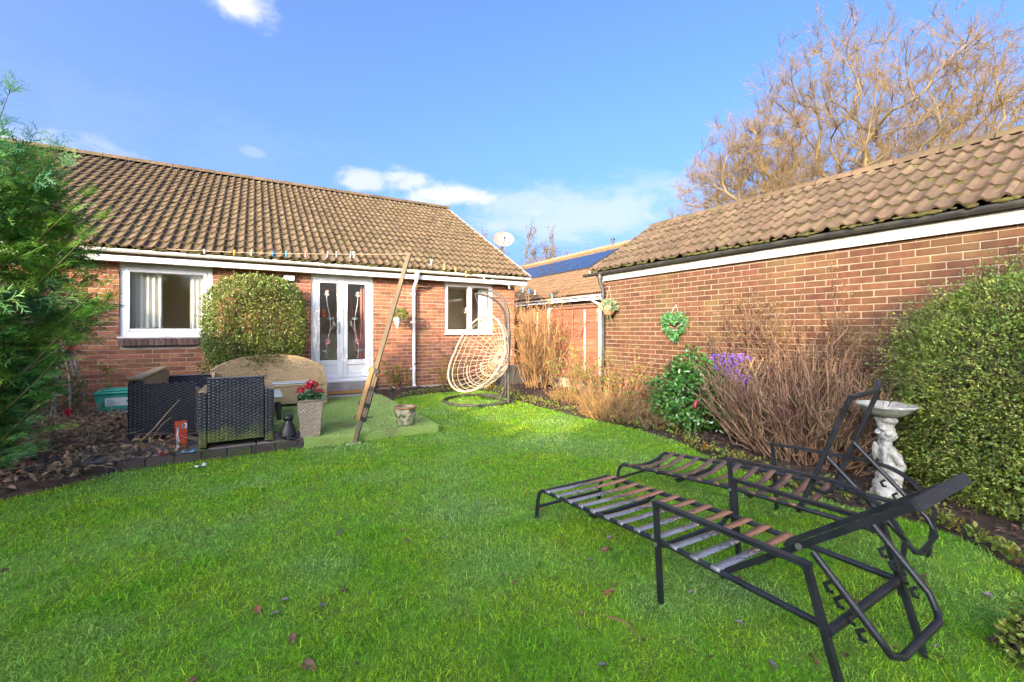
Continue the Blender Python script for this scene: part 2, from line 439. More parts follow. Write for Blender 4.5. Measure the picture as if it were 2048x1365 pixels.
def tile_material(name, c1, c2, moss_amt):
    m = M(name, c1, c2, rough=0.92, scale=9, var=0.17, hue=0.008, bump=0.45, bscale=170, coord='World', c3=(0.125, 0.094, 0.052), scale3=2.2, contrast3=(0.55, 0.85))
    nt = m.node_tree; N, L = nt.nodes.new, nt.links.new
    p = nt.nodes['Principled BSDF']; src = p.inputs['Base Color'].links[0].from_socket
    uvn = N('ShaderNodeUVMap'); sep = N('ShaderNodeSeparateXYZ'); L(uvn.outputs[0], sep.inputs[0])
    g = N('ShaderNodeNewGeometry')
    n1 = N('ShaderNodeTexNoise'); n1.inputs['Scale'].default_value = 4.5; n1.inputs['Detail'].default_value = 8; n1.inputs['Roughness'].default_value = 0.7; L(g.outputs['Position'], n1.inputs['Vector'])
    def mr(v, a, b, c, d):
        r = N('ShaderNodeMapRange'); L(v, r.inputs['Value'])
        for k, x in zip(('From Min', 'From Max', 'To Min', 'To Max'), (a, b, c, d)): r.inputs[k].default_value = x
        return r.outputs[0]
    edge = mr(sep.outputs[1], 0.55, 0.84, 0.0, 0.27)
    lo = mr(sep.outputs[1], 0.04, 0.0, 0.0, 0.12)
    a = N('ShaderNodeMath'); a.operation = 'ADD'; L(edge, a.inputs[0]); L(lo, a.inputs[1])
    b = N('ShaderNodeMath'); b.operation = 'ADD'; L(a.outputs[0], b.inputs[0]); L(n1.outputs['Fac'], b.inputs[1])
    f = mr(b.outputs[0], 0.80 - moss_amt, 0.88 - moss_amt, 0.0, 1.0)
    n2 = N('ShaderNodeTexNoise'); n2.inputs['Scale'].default_value = 30; L(g.outputs['Position'], n2.inputs['Vector'])
    mc = N('ShaderNodeMix'); mc.data_type = 'RGBA'; L(n2.outputs['Fac'], mc.inputs[0]); mc.inputs[6].default_value = (0.020, 0.017, 0.008, 1); mc.inputs[7].default_value = (0.060, 0.050, 0.013, 1)
    mx = N('ShaderNodeMix'); mx.data_type = 'RGBA'; L(f, mx.inputs[0]); L(src, mx.inputs[6]); L(mc.outputs[2], mx.inputs[7])
    L(mx.outputs[2], p.inputs['Base Color'])
tile_material('roof_tile', (0.106, 0.072, 0.037), (0.070, 0.048, 0.026), 0.13)
tile_material('roof_tile_garage', (0.098, 0.066, 0.040), (0.066, 0.046, 0.030), 0.15)
tile_material('roof_tile_far', (0.155, 0.092, 0.048), (0.11, 0.066, 0.036), 0.04)

# ---------------------------------------------------------------- roofs of interlocking tiles
TW, GAUGE, TL = 0.30, 0.345, 0.41
def tile_arrays():
    prof = []
    for k in (0, 1):
        b = k * 0.15
        for x, z in ((0.0, 0.0), (0.03, -0.002), (0.078, 0.0), (0.088, 0.013), (0.102, 0.028), (0.116, 0.033), (0.130, 0.028), (0.143, 0.012)):
            prof.append((b + x, z))
    prof.append((0.302, 0.0))
    n = len(prof); V = []; Q = []; UV = []
    for y, lift in ((0.0, 0.036), (0.012, 0.037), (TL, 0.004)):
        for x, z in prof: V.append((x, y, z + lift))
    for x, z in prof: V.append((x, 0.004, z + 0.010))
    for r in (0, 1):
        for k in range(n - 1): Q.append((r * n + k, r * n + k + 1, (r + 1) * n + k + 1, (r + 1) * n + k))
    for k in range(n - 1): Q.append((3 * n + k, 3 * n + k + 1, k + 1, k))
    V = np.array(V); Q = np.array(Q); UV = np.stack([V[:, 0] / TW, V[:, 1] / TL], axis=1)
    return V, Q, UV[Q.ravel()]
TV, TQ, TUV = tile_arrays()
def tile_mesh(name):
    me = bpy.data.meshes.new(name); me.from_pydata([tuple(v) for v in TV], [], [tuple(q) for q in TQ.tolist()])
    l = me.uv_layers.new(name='UVMap'); l.data.foreach_set('uv', TUV.astype(np.float32).ravel())
    me.polygons.foreach_set('use_smooth', np.ones(len(TQ), dtype=bool)); me.update(); me.set_sharp_from_angle(angle=math.radians(50))
    return me
def tiled_roof(parent, origin, ax, up, ncol, nrow, mat, max_parts, gauge=GAUGE, keep=None, name='roof_tile', jit=0.008, trim_u=None):
    """origin: lower corner; ax along the eaves; up: up the slope (unit vectors)"""
    ax, up = Vector(ax).normalized(), Vector(up).normalized(); nrm = ax.cross(up).normalized()
    mats = []
    for r in range(nrow):
        for c in range(ncol):
            p = Vector(origin) + ax * (c * TW) + up * (r * gauge)
            rx = random.uniform(-1, 1)
            X = (ax + nrm * rx * 0.012).normalized(); Yv = (up + ax * random.uniform(-.010, .010)).normalized(); Z = X.cross(Yv).normalized()
            m = Matrix(((X.x, Yv.x, Z.x, p.x), (X.y, Yv.y, Z.y, p.y), (X.z, Yv.z, Z.z, p.z), (0, 0, 0, 1)))
            m = m @ Matrix.Translation((0, random.uniform(-jit, jit), random.uniform(0, jit)))
            cen = p + ax * 0.15 + up * 0.17; q = px(*cen); a = 0
            if q and -20 < q[0] < 2068 and -20 < q[1] < 1385:
                e1 = px(*(cen + ax * 0.15)); e2 = px(*(cen + up * 0.17))
                if e1 and e2: a = abs((e1[0] - q[0]) * (e2[1] - q[1]) - (e1[1] - q[1]) * (e2[0] - q[0]))
                if keep and not keep(q[0], q[1]): a = 0
            mats.append((a, m))
    mats.sort(key=lambda t: -t[0])
    me = tile_mesh(name)
    single = [m for a, m in mats[:max_parts] if a > 0]; rest = [m for a, m in mats[:max_parts] if a <= 0] + [m for a, m in mats[max_parts:]]
    for m in single:
        o = bpy.data.objects.new(name, me); COL.objects.link(o); o.parent = parent
        if len(me.materials) == 0: me.materials.append(MATS[mat])
        o.matrix_basis = Matrix.Translation(-WO[parent]) @ m
    if rest:
        A = np.array([[list(r) for r in m] for m in rest])
        V = np.einsum('nij,kj->nki', A[:, :3, :3], TV) + A[:, None, :3, 3]
        idx = TQ[None] + (np.arange(len(rest)) * len(TV))[:, None, None]
        o = np_mesh('farther_roof_tiles', V.reshape(-1, 3), np.full(len(rest) * len(TQ), 4), idx, mat, parent, True, uv=np.tile(TUV, (len(rest), 1)))
        o.data.set_sharp_from_angle(angle=math.radians(50))
        o['kind'] = 'stuff'
    return mats
def moss_clumps(parent, origin, ax, up, ncol, nrow, n, dens, size=(0.02, 0.055)):
    ax, up = Vector(ax).normalized(), Vector(up).normalized(); nrm = ax.cross(up)
    tv = []; 
    B = MB(); B.ball((0, 0, 0), 1.0, 6, 4); bv = np.array(B.v); bf = B.f
    V = []; I = []; FN = []; cnt = 0; tries = 0
    while cnt < n and tries < n * 30:
        tries += 1
        r = random.randrange(0, nrow); c = random.random() * ncol
        if random.random() > dens(c / ncol, r / nrow): continue
        p = Vector(origin) + ax * (c * TW) + up * (r * GAUGE - random.uniform(0.0, 0.035)) + nrm * 0.012
        s = random.uniform(*size); k = np.array([s * random.uniform(.8, 1.6), s * random.uniform(.5, .9), s * random.uniform(.3, .5)])
        jit = 1 + RNG.normal(size=(len(bv), 1)) * 0.16
        W = bv * jit * k
        base = cnt * len(bv)
        V.append(np.array(p) + W[:, :1] * np.array(ax) + W[:, 1:2] * np.array(up) + W[:, 2:3] * np.array(nrm))
        for f in bf: I += [base + i for i in f]; FN.append(len(f))
        cnt += 1
    o = np_mesh('roof_moss', np.concatenate(V), FN, I, 'moss', parent, True); o['kind'] = 'stuff'

# ---------------------------------------------------------------- brick walls
def brick_mesh(name):
    L, D, Hh, c = 0.107, 0.022, 0.0325, 0.004
    V = []; 
    for y, e in ((0.0, c), (c, 0.0), (D, 0.0)):
        for sx, sz in ((-1, -1), (1, -1), (1, 1), (-1, 1)): V.append((sx * (L - e), y, sz * (Hh - e)))
    Q = [(0, 1, 2, 3)]
    for r in (0, 1):
        for k in range(4): Q.append((r * 4 + (k + 1) % 4, r * 4 + k, (r + 1) * 4 + k, (r + 1) * 4 + (k + 1) % 4))
    return np.array(V), Q
BV, BQ = brick_mesh('brick')
def brick_wall(parent, to_world, x0, x1, z0, ncourse, holes, mat, max_parts, keep, name='brick', zmax=None):
    """to_world(x along, z) -> 4x4 matrix whose local x runs along the wall and local -y faces out"""
    out = []
    for i in range(ncourse):
        zc = z0 + i * 0.075 + 0.0375
        spans = [(x0, x1)]
        for (a, b, lo, hi) in holes:
            if zc + 0.033 > lo and zc - 0.033 < hi:
                ns = []
                for s, e in spans:
                    if b <= s or a >= e: ns.append((s, e)); continue
                    if a - s > 0.03: ns.append((s, a))
                    if e - b > 0.03: ns.append((b, e))
                spans = ns
        off = 0.1125 * (i % 2)
        k0 = math.floor((x0 - off) / 0.225) - 1
        for s, e in spans:
            k = math.floor((s - off) / 0.225)
            while k * 0.225 + off < e:
                a, b = max(s, k * 0.225 + off + 0.005), min(e, (k + 1) * 0.225 + off - 0.005); k += 1
                if b - a < 0.02: continue
                m = to_world((a + b) / 2 + random.uniform(-.0015, .0015), zc + random.uniform(-.0012, .0012)) @ Matrix.Translation((0, random.uniform(-.0022, .0018), 0)) @ Matrix.Diagonal(((b - a) / 0.214, 1, random.uniform(.97, 1.02), 1))
                p = m.translation; q = px(*p); ar = 0
                if q and 5 < q[0] < 2043 and 0 < q[1] < 1365 and keep(q[0], q[1]):
                    e1 = m @ Vector((0.107, 0, 0)); q1 = px(*e1); ar = abs(q1[0] - q[0]) * (0.065 / q[2])
                out.append((ar, m))
    out.sort(key=lambda t: -t[0])
    me = bpy.data.meshes.new(name); me.from_pydata([tuple(v) for v in BV], [], BQ); me.materials.append(MATS[mat])
    n1 = 0
    rest = []
    for ar, m in out:
        if n1 < max_parts and ar > 0:
            o = bpy.data.objects.new(name, me); COL.objects.link(o); o.parent = parent; o.matrix_basis = Matrix.Translation(-WO[parent]) @ m; n1 += 1
        else: rest.append(m)
    if rest:
        A = np.array([[list(r) for r in m] for m in rest])
        V = np.einsum('nij,kj->nki', A[:, :3, :3], BV) + A[:, None, :3, 3]
        idx = (np.array(BQ)[None] + (np.arange(len(rest)) * len(BV))[:, None, None])
        o = np_mesh('farther_bricks', V.reshape(-1, 3), np.full(len(rest) * len(BQ), 4), idx, mat, parent); o['kind'] = 'stuff'

def gutter(parent, p0, p1, r, mat, out, nb, name='gutter', seg=10):
    """half-round channel with brackets; out = horizontal unit vector away from the wall"""
    p0, p1, out = Vector(p0), Vector(p1), Vector(out); d = (p1 - p0).normalized(); up = Vector((0, 0, 1))
    def half(a, b, ri, ro):
        mb = MB(); V = []; Fs = []
        for p in (a, b):
            for rr in (ro, ri):
                for k in range(seg + 1):
                    t = math.pi * k / seg; V.append(p + out * (math.cos(t) * rr) - up * (math.sin(t) * rr))
        n = seg + 1
        for k in range(seg):
            Fs += [(k, k + 1, 2 * n + k + 1, 2 * n + k), (n + k + 1, n + k, 3 * n + k, 3 * n + k + 1)]
            Fs += [(k + 1, k, n + k, n + k + 1), (2 * n + k, 2 * n + k + 1, 3 * n + k + 1, 3 * n + k)]
        Fs += [(0, 2 * n, 3 * n, n), (n - 1, 2 * n - 1, 4 * n - 1, 3 * n - 1)]
        return V, Fs
    mb = MB(); mb.add(*half(p0, p1, r - .004, r))
    g = mb.build(name, mat, parent, True)
    Ln = (p1 - p0).length
    for i in range(nb):
        t = (i + 0.5) / nb * Ln + random.uniform(-.04, .04); a = p0 + d * t
        mb = MB(); mb.add(*half(a - d * 0.012, a + d * 0.012, r + 0.001, r + 0.006)); mb.box(a - out * (r + .02) - d * .012 + up * -.03, a - out * (r - .004) + d * .012 + up * .01)
        mb.build('gutter_bracket', mat, g, True)
    return g

# ---------------------------------------------------------------- the bungalow
HYW = 9.2                                              # plane of its rear wall
PZ = 0.08                                              # height of the paving
HX0, HX1 = -8.0, 5.5
house = root('brick_bungalow', (0, HYW, 0), 'long brown brick bungalow with mossy tiled roof and white french doors', 'bungalow')
WL = (-1.88, -0.645, 1.19, 2.37)
DR = (0.925, 2.10, 0.30, 2.37)
WR = (3.67, 4.886, 1.21, 2.37)
w = MB()
for a, b, lo, hi in ((HX0, WL[0], 0, 2.42), (WL[0], WL[1], 0, WL[2]), (WL[1], DR[0], 0, 2.42), (DR[0], DR[1], 0, DR[2]), (DR[1], WR[0], 0, 2.42), (WR[0], WR[1], 0, WR[2]), (WR[1], HX1, 0, 2.42)):
    w.box((a, HYW + 0.008, lo - .1), (b, HYW + 0.25, hi))
for a, b in ((WL[0], WL[1]), (DR[0], DR[1]), (WR[0], WR[1])): w.box((a, HYW + 0.008, 2.37), (b, HYW + 0.25, 2.42))
w.box((HX1 - .25, HYW + .25, -.1), (HX1, 19.1, 2.42)); w.box((HX0, HYW + .25, -.1), (HX0 + .25, 19.1, 2.42)); w.box((HX0, 18.9, -.1), (HX1 - .25, 19.1, 2.42))
w.prism([(HX1 - .25, HYW + .26, 2.42), (HX1 - .25, 18.8, 2.42), (HX1 - .25, 14.15, 5.3)], (.25, 0, 0))
w.build('wall', 'mortar', house)
def hw(x, z): return Matrix.Translation((x, HYW, z))
keep_h = lambda u, v: u > 130 and not ((u - 515) ** 2 / 105 ** 2 + (v - 650) ** 2 / 100 ** 2 < 1) and not (1010 < u and v < 1000 and (u > 1020)) and not (255 < u < 640 and v > 760) and not (900 < u < 1010 and v > 650)
brick_wall(house, hw, -5.2, HX1, PZ, 31, [WL, DR, WR, (WL[0], WL[1], 1.04, 1.2)], 'brick', 300, keep_h)

# soldier-course sill under the wide window
sl = MB().box((WL[0] - .0, HYW - 0.045, 1.045), (WL[1], HYW + 0.01, 1.165)).build('brick_sill', 'mortar', house)
x = WL[0] + .002
while x < WL[1] - .03:
    b = min(x + 0.066, WL[1]); m = MB()
    m.prism([(x, HYW - .068, 1.045), (x, HYW - .068, 1.148), (x, HYW + .02, 1.188), (x, HYW + .02, 1.045)], (b - x, 0, 0))
    m.build('sill_brick', 'sill_brick', sl); x += 0.0755

# white plastic windows
def window(lo, hi, lights, fw, sw, name='window', sill=True, handle=None):
    x0, x1, z0, z1 = lo[0], hi[0], lo[1], hi[1]; y = HYW + 0.035
    m = MB()
    m.cbox((x0, y, z0), (x0 + fw, y + .07, z1)); m.cbox((x1 - fw, y, z0), (x1, y + .07, z1))
    m.cbox((x0 + fw, y + .001, z1 - fw), (x1 - fw, y + .069, z1)); m.cbox((x0 + fw, y + .001, z0), (x1 - fw, y + .069, z0 + fw))
    for a, b in lights[:-1]: m.cbox((b - fw * .4, y + .001, z0 + fw), (b + fw * .4, y + .069, z1 - fw))
    fr = m.build(name, 'white_plastic', house)
    for i, (a, b) in enumerate(lights):
        a2 = a + (fw if i == 0 else fw * .4); b2 = b - (fw if i == len(lights) - 1 else fw * .4)
        s = MB(); yy = y - .012; A, B, C, D = a2 - .012, b2 + .012, z0 + fw - .012, z1 - fw + .012
        s.cbox((A, yy, C), (A + sw, yy + .06, D)); s.cbox((B - sw, yy, C), (B, yy + .06, D)); s.cbox((A + sw, yy + .001, D - sw), (B - sw, yy + .059, D)); s.cbox((A + sw, yy + .001, C), (B - sw, yy + .059, C + sw))
        s.build('sash', 'white_plastic', fr)
        k = MB(); g = .006
        for q in (((A + sw, C + sw), (A + sw + g, D - sw)), ((B - sw - g, C + sw), (B - sw, D - sw)), ((A + sw + g, C + sw), (B - sw - g, C + sw + g)), ((A + sw + g, D - sw - g), (B - sw - g, D - sw))):
            k.box((q[0][0], yy + .006, q[0][1]), (q[1][0], yy + .03, q[1][1]))
        k.build('gasket', 'dark_gasket', fr)
        MB().box((A + sw + .002, yy + .024, C + sw + .002), (B - sw - .002, yy + .028, D - sw - .002)).build('pane', 'window_glass', fr)
    if sill:
        m = MB(); m.cbox((x0 - .02, HYW - .05, z0 - .022), (x1 + .02, y + .02, z0 - .001)); m.build('window_sill', 'white_plastic', fr)
    if handle:
        m = MB(); hx, hz = handle; m.cbox((hx - .012, y - .03, hz - .03), (hx + .012, y - .012, hz + .03)); m.bar([(hx, y - .038, hz), (hx - .035, y - .045, hz - .1)], .014, .012, (0, 1, 0)); m.build('window_handle', 'white_plastic', fr)
    return fr
window((WL[0], WL[2]), (WL[1], WL[3]), [(WL[0], WL[1])], .085, .055)
mid = (WR[0] + WR[1]) / 2 + .02
window((WR[0], WR[2]), (WR[1], WR[3]), [(WR[0], mid), (mid, WR[1])], .05, .05, handle=(mid - .1, 1.78))
# rooms behind the glass
def room(x0, x1, depth, z0, z1):
    y = HYW + .26; t = .05; m = MB()
    m.box((x0 - t, y + depth, z0), (x1 + t, y + depth + t, z1)); m.box((x0 - t, y, z0), (x0, y + depth, z1)); m.box((x1, y, z0), (x1 + t, y + depth, z1)); m.box((x0 - t, y, z1), (x1 + t, y + depth + t, z1 + t))
    m.build('room_wall', 'room_wall', house)
    MB().box((x0 - t, y, z0 - t), (x1 + t, y + depth + t, z0)).build('room_floor', 'room_floor', house)
room(-2.6, 0.0, 2.0, .3, 2.4); room(.45, 2.6, 1.9, .3, 2.4); room(3.05, 5.2, 2.0, .3, 2.4)
def curtain(x0, x1, z0, z1, y, folds, mat, skew=0.0, amp=.03, name='curtain'):
    n = folds * 8; V = []; Q = []
    nz = 6
    for j in range(nz):
        z = z0 + (z1 - z0) * j / (nz - 1); k = 1 - j / (nz - 1)
        for i in range(n + 1):
            t = i / n; V.append((x0 + (x1 - x0) * t + skew * k * (1 - t), y + amp * math.sin(t * folds * 2 * math.pi + .4 * j * 0) * (0.6 + .4 * k), z))
    for j in range(nz - 1):
        for i in range(n): a = j * (n + 1) + i; Q.append((a, a + 1, a + n + 2, a + n + 1))
    o = MB().add(V, Q).build(name, mat, None, True, sharp=0); return o
c = curtain(-1.76, -1.36, .6, 2.33, HYW + .17, 5, 'curtain'); tag(c, 'white curtain gathered at the conifer side of the wide window', 'curtain', 'white curtains')
c = curtain(-.98, -.72, .6, 2.33, HYW + .17, 4, 'curtain'); tag(c, 'white curtain gathered beside the clipped round shrub', 'curtain', 'white curtains')
c = curtain(4.58, 4.82, .6, 2.33, HYW + .17, 4, 'curtain'); tag(c, 'cream curtain in the small window behind the egg chair', 'curtain', 'white curtains')
c = curtain(1.66, 1.74, .4, 2.3, HYW + .16, 3, 'pink_curtain', skew=0, name='curtain'); 
for v in c.data.vertices:
    k = (2.3 - (v.co.z + c.location.z)) / 1.9
    v.co.x += -.12 + .33 * max(0, k)
tag(c, 'striped pink curtain slanting behind the french doors', 'curtain', 'pink curtains')
c = curtain(1.86, 2.0, .4, 2.28, HYW + .17, 3, 'pink_curtain'); tag(c, 'straight striped pink curtain at the edge of the french doors', 'curtain', 'pink curtains')

# french doors
yD = HYW + .03
m = MB(); x0, x1, z0, z1 = DR
m.cbox((x0, yD, z0), (x0 + .07, yD + .07, z1)); m.cbox((x1 - .07, yD, z0), (x1, yD + .07, z1)); m.cbox((x0 + .07, yD + .001, z1 - .065), (x1 - .07, yD + .069, z1)); m.cbox((x0 + .07, yD + .001, z0), (x1 - .07, yD + .069, z0 + .04))
door = m.build('french_door', 'white_plastic', house)
def motif(par, xc, zb, zt, flip, y):
    line = []
    n = 26
    for i in range(n + 1):
        t = i / n; line.append((xc + flip * .045 * math.sin(t * 7.5 + .6) * (1 - .35 * t), y, zb + (zt - zb) * t))
    MB().tube(line, .0045, 5).build('lead_stem', 'lead', par, True)
    def petal(cx, cz, ang, l, wd, mat):
        P = []
        for k in range(10):
            a = 2 * math.pi * k / 10; P.append((math.cos(a) * l, math.sin(a) * wd))
        ca, sa = math.cos(ang), math.sin(ang)
        poly = [(cx + u * ca - v * sa, y - .002, cz + u * sa + v * ca) for u, v in P]
        MB().prism(poly, (0, .004, 0)).build('glass_petal', mat, par)
        MB().tube([(p[0], y - .003, p[2]) for p in poly + poly[:1]], .0032, 4, False).build('petal_outline', 'lead', par)
    L = lambda t: line[int(t * n)]
    rx, _, rz = L(.30)
    for k in range(6): petal(rx + .03 * math.cos(k * 1.047), rz + .03 * math.sin(k * 1.047), k * 1.047, .022, .015, 'red_glass')
    petal(rx, rz, 0, .013, .013, 'red_glass')
    for t, s in ((.12, 1), (.12, -1), (.62, 1), (.62, -1)):
        lx, _, lz = L(t); petal(lx + s * .032, lz + .008, s * .35 if s > 0 else math.pi - .35, .03, .013, 'green_glass')
    tx, _, tz = L(1.0)
    for a in (-.35, 0, .35): petal(tx + .03 * math.sin(a), tz + .03, math.pi / 2 - a, .034, .014, 'red_glass')
    for a in (-.8, .8): petal(tx + .03 * math.sin(a), tz - .02, math.pi / 2 - a, .026, .012, 'green_glass')
    bx, _, bz = L(.45)
    MB().tube([(bx, y, bz), (bx - flip * .05, y, bz + .09), (bx - flip * .075, y, bz + .16)], .004, 5).build('lead_stem', 'lead', par, True)
    petal(bx - flip * .078, bz + .19, math.pi / 2, .026, .013, 'red_glass'); petal(bx - flip * .085, bz + .13, 1.9, .026, .011, 'green_glass')
for i, (a, b) in enumerate(((x0 + .065, 1.495), (1.505, x1 - .065))):
    s = MB(); st = .095; zz0, zz1 = z0 + .045, z1 - .06; gz = .70; yy = yD - .015
    s.cbox((a, yy, zz0), (a + st, yy + .06, zz1)); s.cbox((b - st, yy, zz0), (b, yy + .06, zz1)); s.cbox((a + st, yy + .001, zz1 - .085), (b - st, yy + .059, zz1)); s.cbox((a + st, yy + .001, gz - .1), (b - st, yy + .059, gz)); s.cbox((a + st, yy + .001, zz0), (b - st, yy + .059, zz0 + .08))
    s.build('door_leaf', 'white_plastic', door)
    s = MB(); s.cbox((a + st, yy + .02, zz0 + .08), (b - st, yy + .045, gz - .1)); s.build('door_panel', 'white_plastic', door)
    MB().box((a + st, yy + .03, gz), (b - st, yy + .034, zz1 - .085)).build('pane', 'door_glass', door)
    motif(door, (a + b) / 2 + .0, gz + .02, zz1 - .3, 1 if i else -1, yy + .024)
    k = MB(); g = .007
    for q in (((a + st, gz), (a + st + g, zz1 - .085)), ((b - st - g, gz), (b - st, zz1 - .085)), ((a + st, gz), (b - st, gz + g)), ((a + st, zz1 - .085 - g), (b - st, zz1 - .085))): k.box((q[0][0], yy + .012, q[0][1]), (q[1][0], yy + .03, q[1][1]))
    k.build('gasket', 'dark_gasket', door)
m = MB(); m.cbox((1.485, yD - .028, z0 + .045), (1.515, yD - .005, z1 - .06)); m.build('door_astragal', 'white_plastic', door)
m = MB(); m.cbox((1.425, yD - .03, 1.22), (1.455, yD - .014, 1.46)); m.tube([(1.44, yD - .03, 1.40), (1.44, yD - .06, 1.40), (1.33, yD - .06, 1.40)], .009, 8); m.tube([(1.44, yD - .04, 1.27), (1.44, yD - .02, 1.27)], .01, 8); m.build('door_handle', 'steel', door, True)
m = MB(); m.cbox((x0 - .03, HYW - .10, z0 - .03), (x1 + .03, yD + .03, z0 - .002)); m.cbox((x0 + .0, HYW - .06, z0 - .002), (x1, yD + .0, z0 + .02)); m.build('door_sill', 'white_plastic', door)
MB().cbox((x0 - .02, HYW - .11, PZ), (x1 + .03, HYW + .005, z0 - .032), .01).build('door_step', 'concrete', house)
lp = root('pendant_lamp', (1.27, HYW + .75, 2.4), 'amber glass pendant lamp hanging inside behind the french doors', 'lamp')
MB().ball((1.27, HYW + .75, 2.17), (.17, .17, .12), 20, 10).build('lamp_shade', 'amber_glass', lp, True); MB().tube([(1.27, HYW + .75, 2.4), (1.27, HYW + .75, 2.28)], .008).build('lamp_cord', 'steel', lp)
hl = root('hanging_lantern', (1.18, HYW + .3, 1.72), 'small orange tin lantern hanging inside the door glass', 'lantern')
MB().lathe([(.055, 0), (.06, .02), (.06, .15), (.05, .17)], (1.18, HYW + .3, 1.55), 14).build('lantern_body', 'orange_tin', hl, True); MB().tube([(1.18, HYW + .3, 1.72), (1.18, HYW + .3, 2.33)], .002, 4).build('lantern_string', 'lead', hl)

# eaves: soffit, fascia, gutter, downpipe
MB().box((HX0 - .2, 9.0, 2.385), (HX1 + .2, HYW + .008, 2.40)).build('soffit', 'white_plastic', house)
MB().cbox((HX0 - .2, 8.975, 2.375), (HX1 + .22, 8.998, 2.535), .004).build('fascia', 'white_plastic', house)
gutter(house, (HX0, 8.915, 2.555), (HX1 + .27, 8.915, 2.555), .056, 'cream_plastic', (0, -1, 0), 16)
m = MB(); dx = 2.94
m.tube([(dx, 8.915, 2.5), (dx, 8.915, 2.40), (dx, 8.93, 2.36), (dx, 9.11, 2.22), (dx, 9.135, 2.17), (dx, 9.135, .12)], .034, 14); m.lathe([(.05, 0), (.05, .09)], (dx, 8.915, 2.43), 12)
m.tube([(dx, 9.135, .12), (dx, 9.07, .075)], .036, 12)
dp = m.build('downpipe', 'white_plastic', house, True)
for z in (2.05, 1.45, .45): MB().lathe([(.039, 0), (.039, .03)], (dx, 9.135, z), 14).cbox((dx - .06, 9.16, z), (dx + .06, 9.2, z + .03)).build('pipe_clip', 'white_plastic', dp, True)

# roof
PITCH = math.atan2(5.50 - 2.58, 14.17 - 8.88)
up = (0, math.cos(PITCH), math.sin(PITCH))
roof_o = (-8.1, 8.88, 2.575)
m = MB()
m.prism([(-8.0, 8.93, 2.545), (-8.0, 14.17, 5.44), (-8.0, 19.4, 2.5), (-8.0, 19.3, 2.45), (-8.0, 14.17, 5.2), (-8.0, 9.0, 2.42)], (13.72, 0, 0))
roof = m.build('roof', 'roof_tile', house)
ncol = int(round((5.8 + 8.1) / TW)); nrow = 17
tiled_roof(roof, roof_o, (1, 0, 0), up, ncol, nrow, 'roof_tile', 300, keep=lambda u, v: u > 175 - max(0, (560 - v)) * .4)
moss_clumps(roof, roof_o, (1, 0, 0), up, ncol, nrow, 2600, lambda x, y: (.15 + .85 * max(0, 1 - abs(x - .62) * 2.6)) * (0.35 + .65 * (y < .45)) + .5 * (y > .95), (.014, .042))
for i in range(31):
    x0 = -8.1 + i * .448
    V = []; m = MB(); n = 8
    for xx, e in ((x0 + .002, 0), (x0 + .44, .004)):
        for rr in (.125 + e, .105 + e):
            for k in range(n + 1):
                t = math.pi * k / n; V.append((xx, 14.17 + math.cos(t) * rr, 5.485 + math.sin(t) * rr * .85))
    Fs = []
    N1 = n + 1
    for k in range(n): Fs += [(k + 1, k, 2 * N1 + k, 2 * N1 + k + 1), (N1 + k, N1 + k + 1, 3 * N1 + k + 1, 3 * N1 + k), (k, k + 1, N1 + k + 1, N1 + k), (2 * N1 + k + 1, 2 * N1 + k, 3 * N1 + k, 3 * N1 + k + 1)]
    m.add(V, Fs).build('ridge_tile', 'ridge_tile', roof, True)
vup = Vector(up)
p0 = Vector((HX1 + .27, 8.95, 2.52)); p1 = p0 + vup * 5.95
MB().bar([p0, p1], .035, .10, (1, 0, 0)).build('verge_board', 'old_white_paint', roof)
MB().bar([p0 + Vector((.02, 0, .075)), p1 + Vector((.02, 0, .075))], .06, .05, (0, 0, 1)).build('verge_mortar', 'mortar', roof)

# fittings on the wall
b = onY(578, 557, HYW)
sl_ = root('wall_floodlight', b, 'small white floodlight box under the eaves above the round shrub', 'floodlight')
MB().cbox((b.x - .09, HYW - .07, b.z - .05), (b.x + .09, HYW - .02, b.z + .05)).build('light_body', 'white_plastic', sl_); MB().cbox((b.x - .02, HYW - .02, b.z - .02), (b.x + .02, HYW + .005, b.z + .02)).build('bracket', 'white_plastic', sl_)
b = onY(845, 575, HYW)
br = root('wall_bracket', b, 'rusty metal bracket fixed to the bricks beside the downpipe', 'bracket')
M('rust', (0.30, 0.14, 0.07), (0.12, 0.06, 0.04), rough=0.7, scale=20)
MB().cbox((b.x - .14, HYW - .045, b.z - .012), (b.x + .10, HYW - .02, b.z + .008)).build('bracket_arm', 'rust', br); MB().cbox((b.x + .06, HYW - .05, b.z - .045), (b.x + .11, HYW + .005, b.z + .02)).build('bracket_plate', 'rust', br)

# satellite dish on the gable
M('dish_grey', (0.19, 0.185, 0.17), (0.15, 0.145, 0.135), rough=0.45, scale=4)
dc = atd(1006, 480, 13.6)
dish = root('satellite_dish', dc, 'grey oval satellite dish standing on the gable edge of the bungalow roof', 'satellite dish')
m = MB(); V = []; Fs = []; rings = 6; sg = 28
look = Vector((-.35, -.93, .18)).normalized(); ax = look.cross(Vector((0, 0, 1))).normalized(); ay = ax.cross(look).normalized()
for i in range(rings + 1):
    r = i / rings
    for k in range(sg):
        t = 2 * math.pi * k / sg; V.append(dc + ax * (.33 * r * math.cos(t)) + ay * (.25 * r * math.sin(t)) + look * (.07 * r * r))
for i in range(rings):
    for k in range(sg): k2 = (k + 1) % sg; Fs.append((i * sg + k, i * sg + k2, (i + 1) * sg + k2, (i + 1) * sg + k))
m.add(V, Fs); V2 = [v - look * .012 for v in V]; m.add(V2, [f[::-1] for f in Fs]); m.build('reflector', 'dish_grey', dish, True, sharp=0)
m = MB(); low = dc - ay * .22
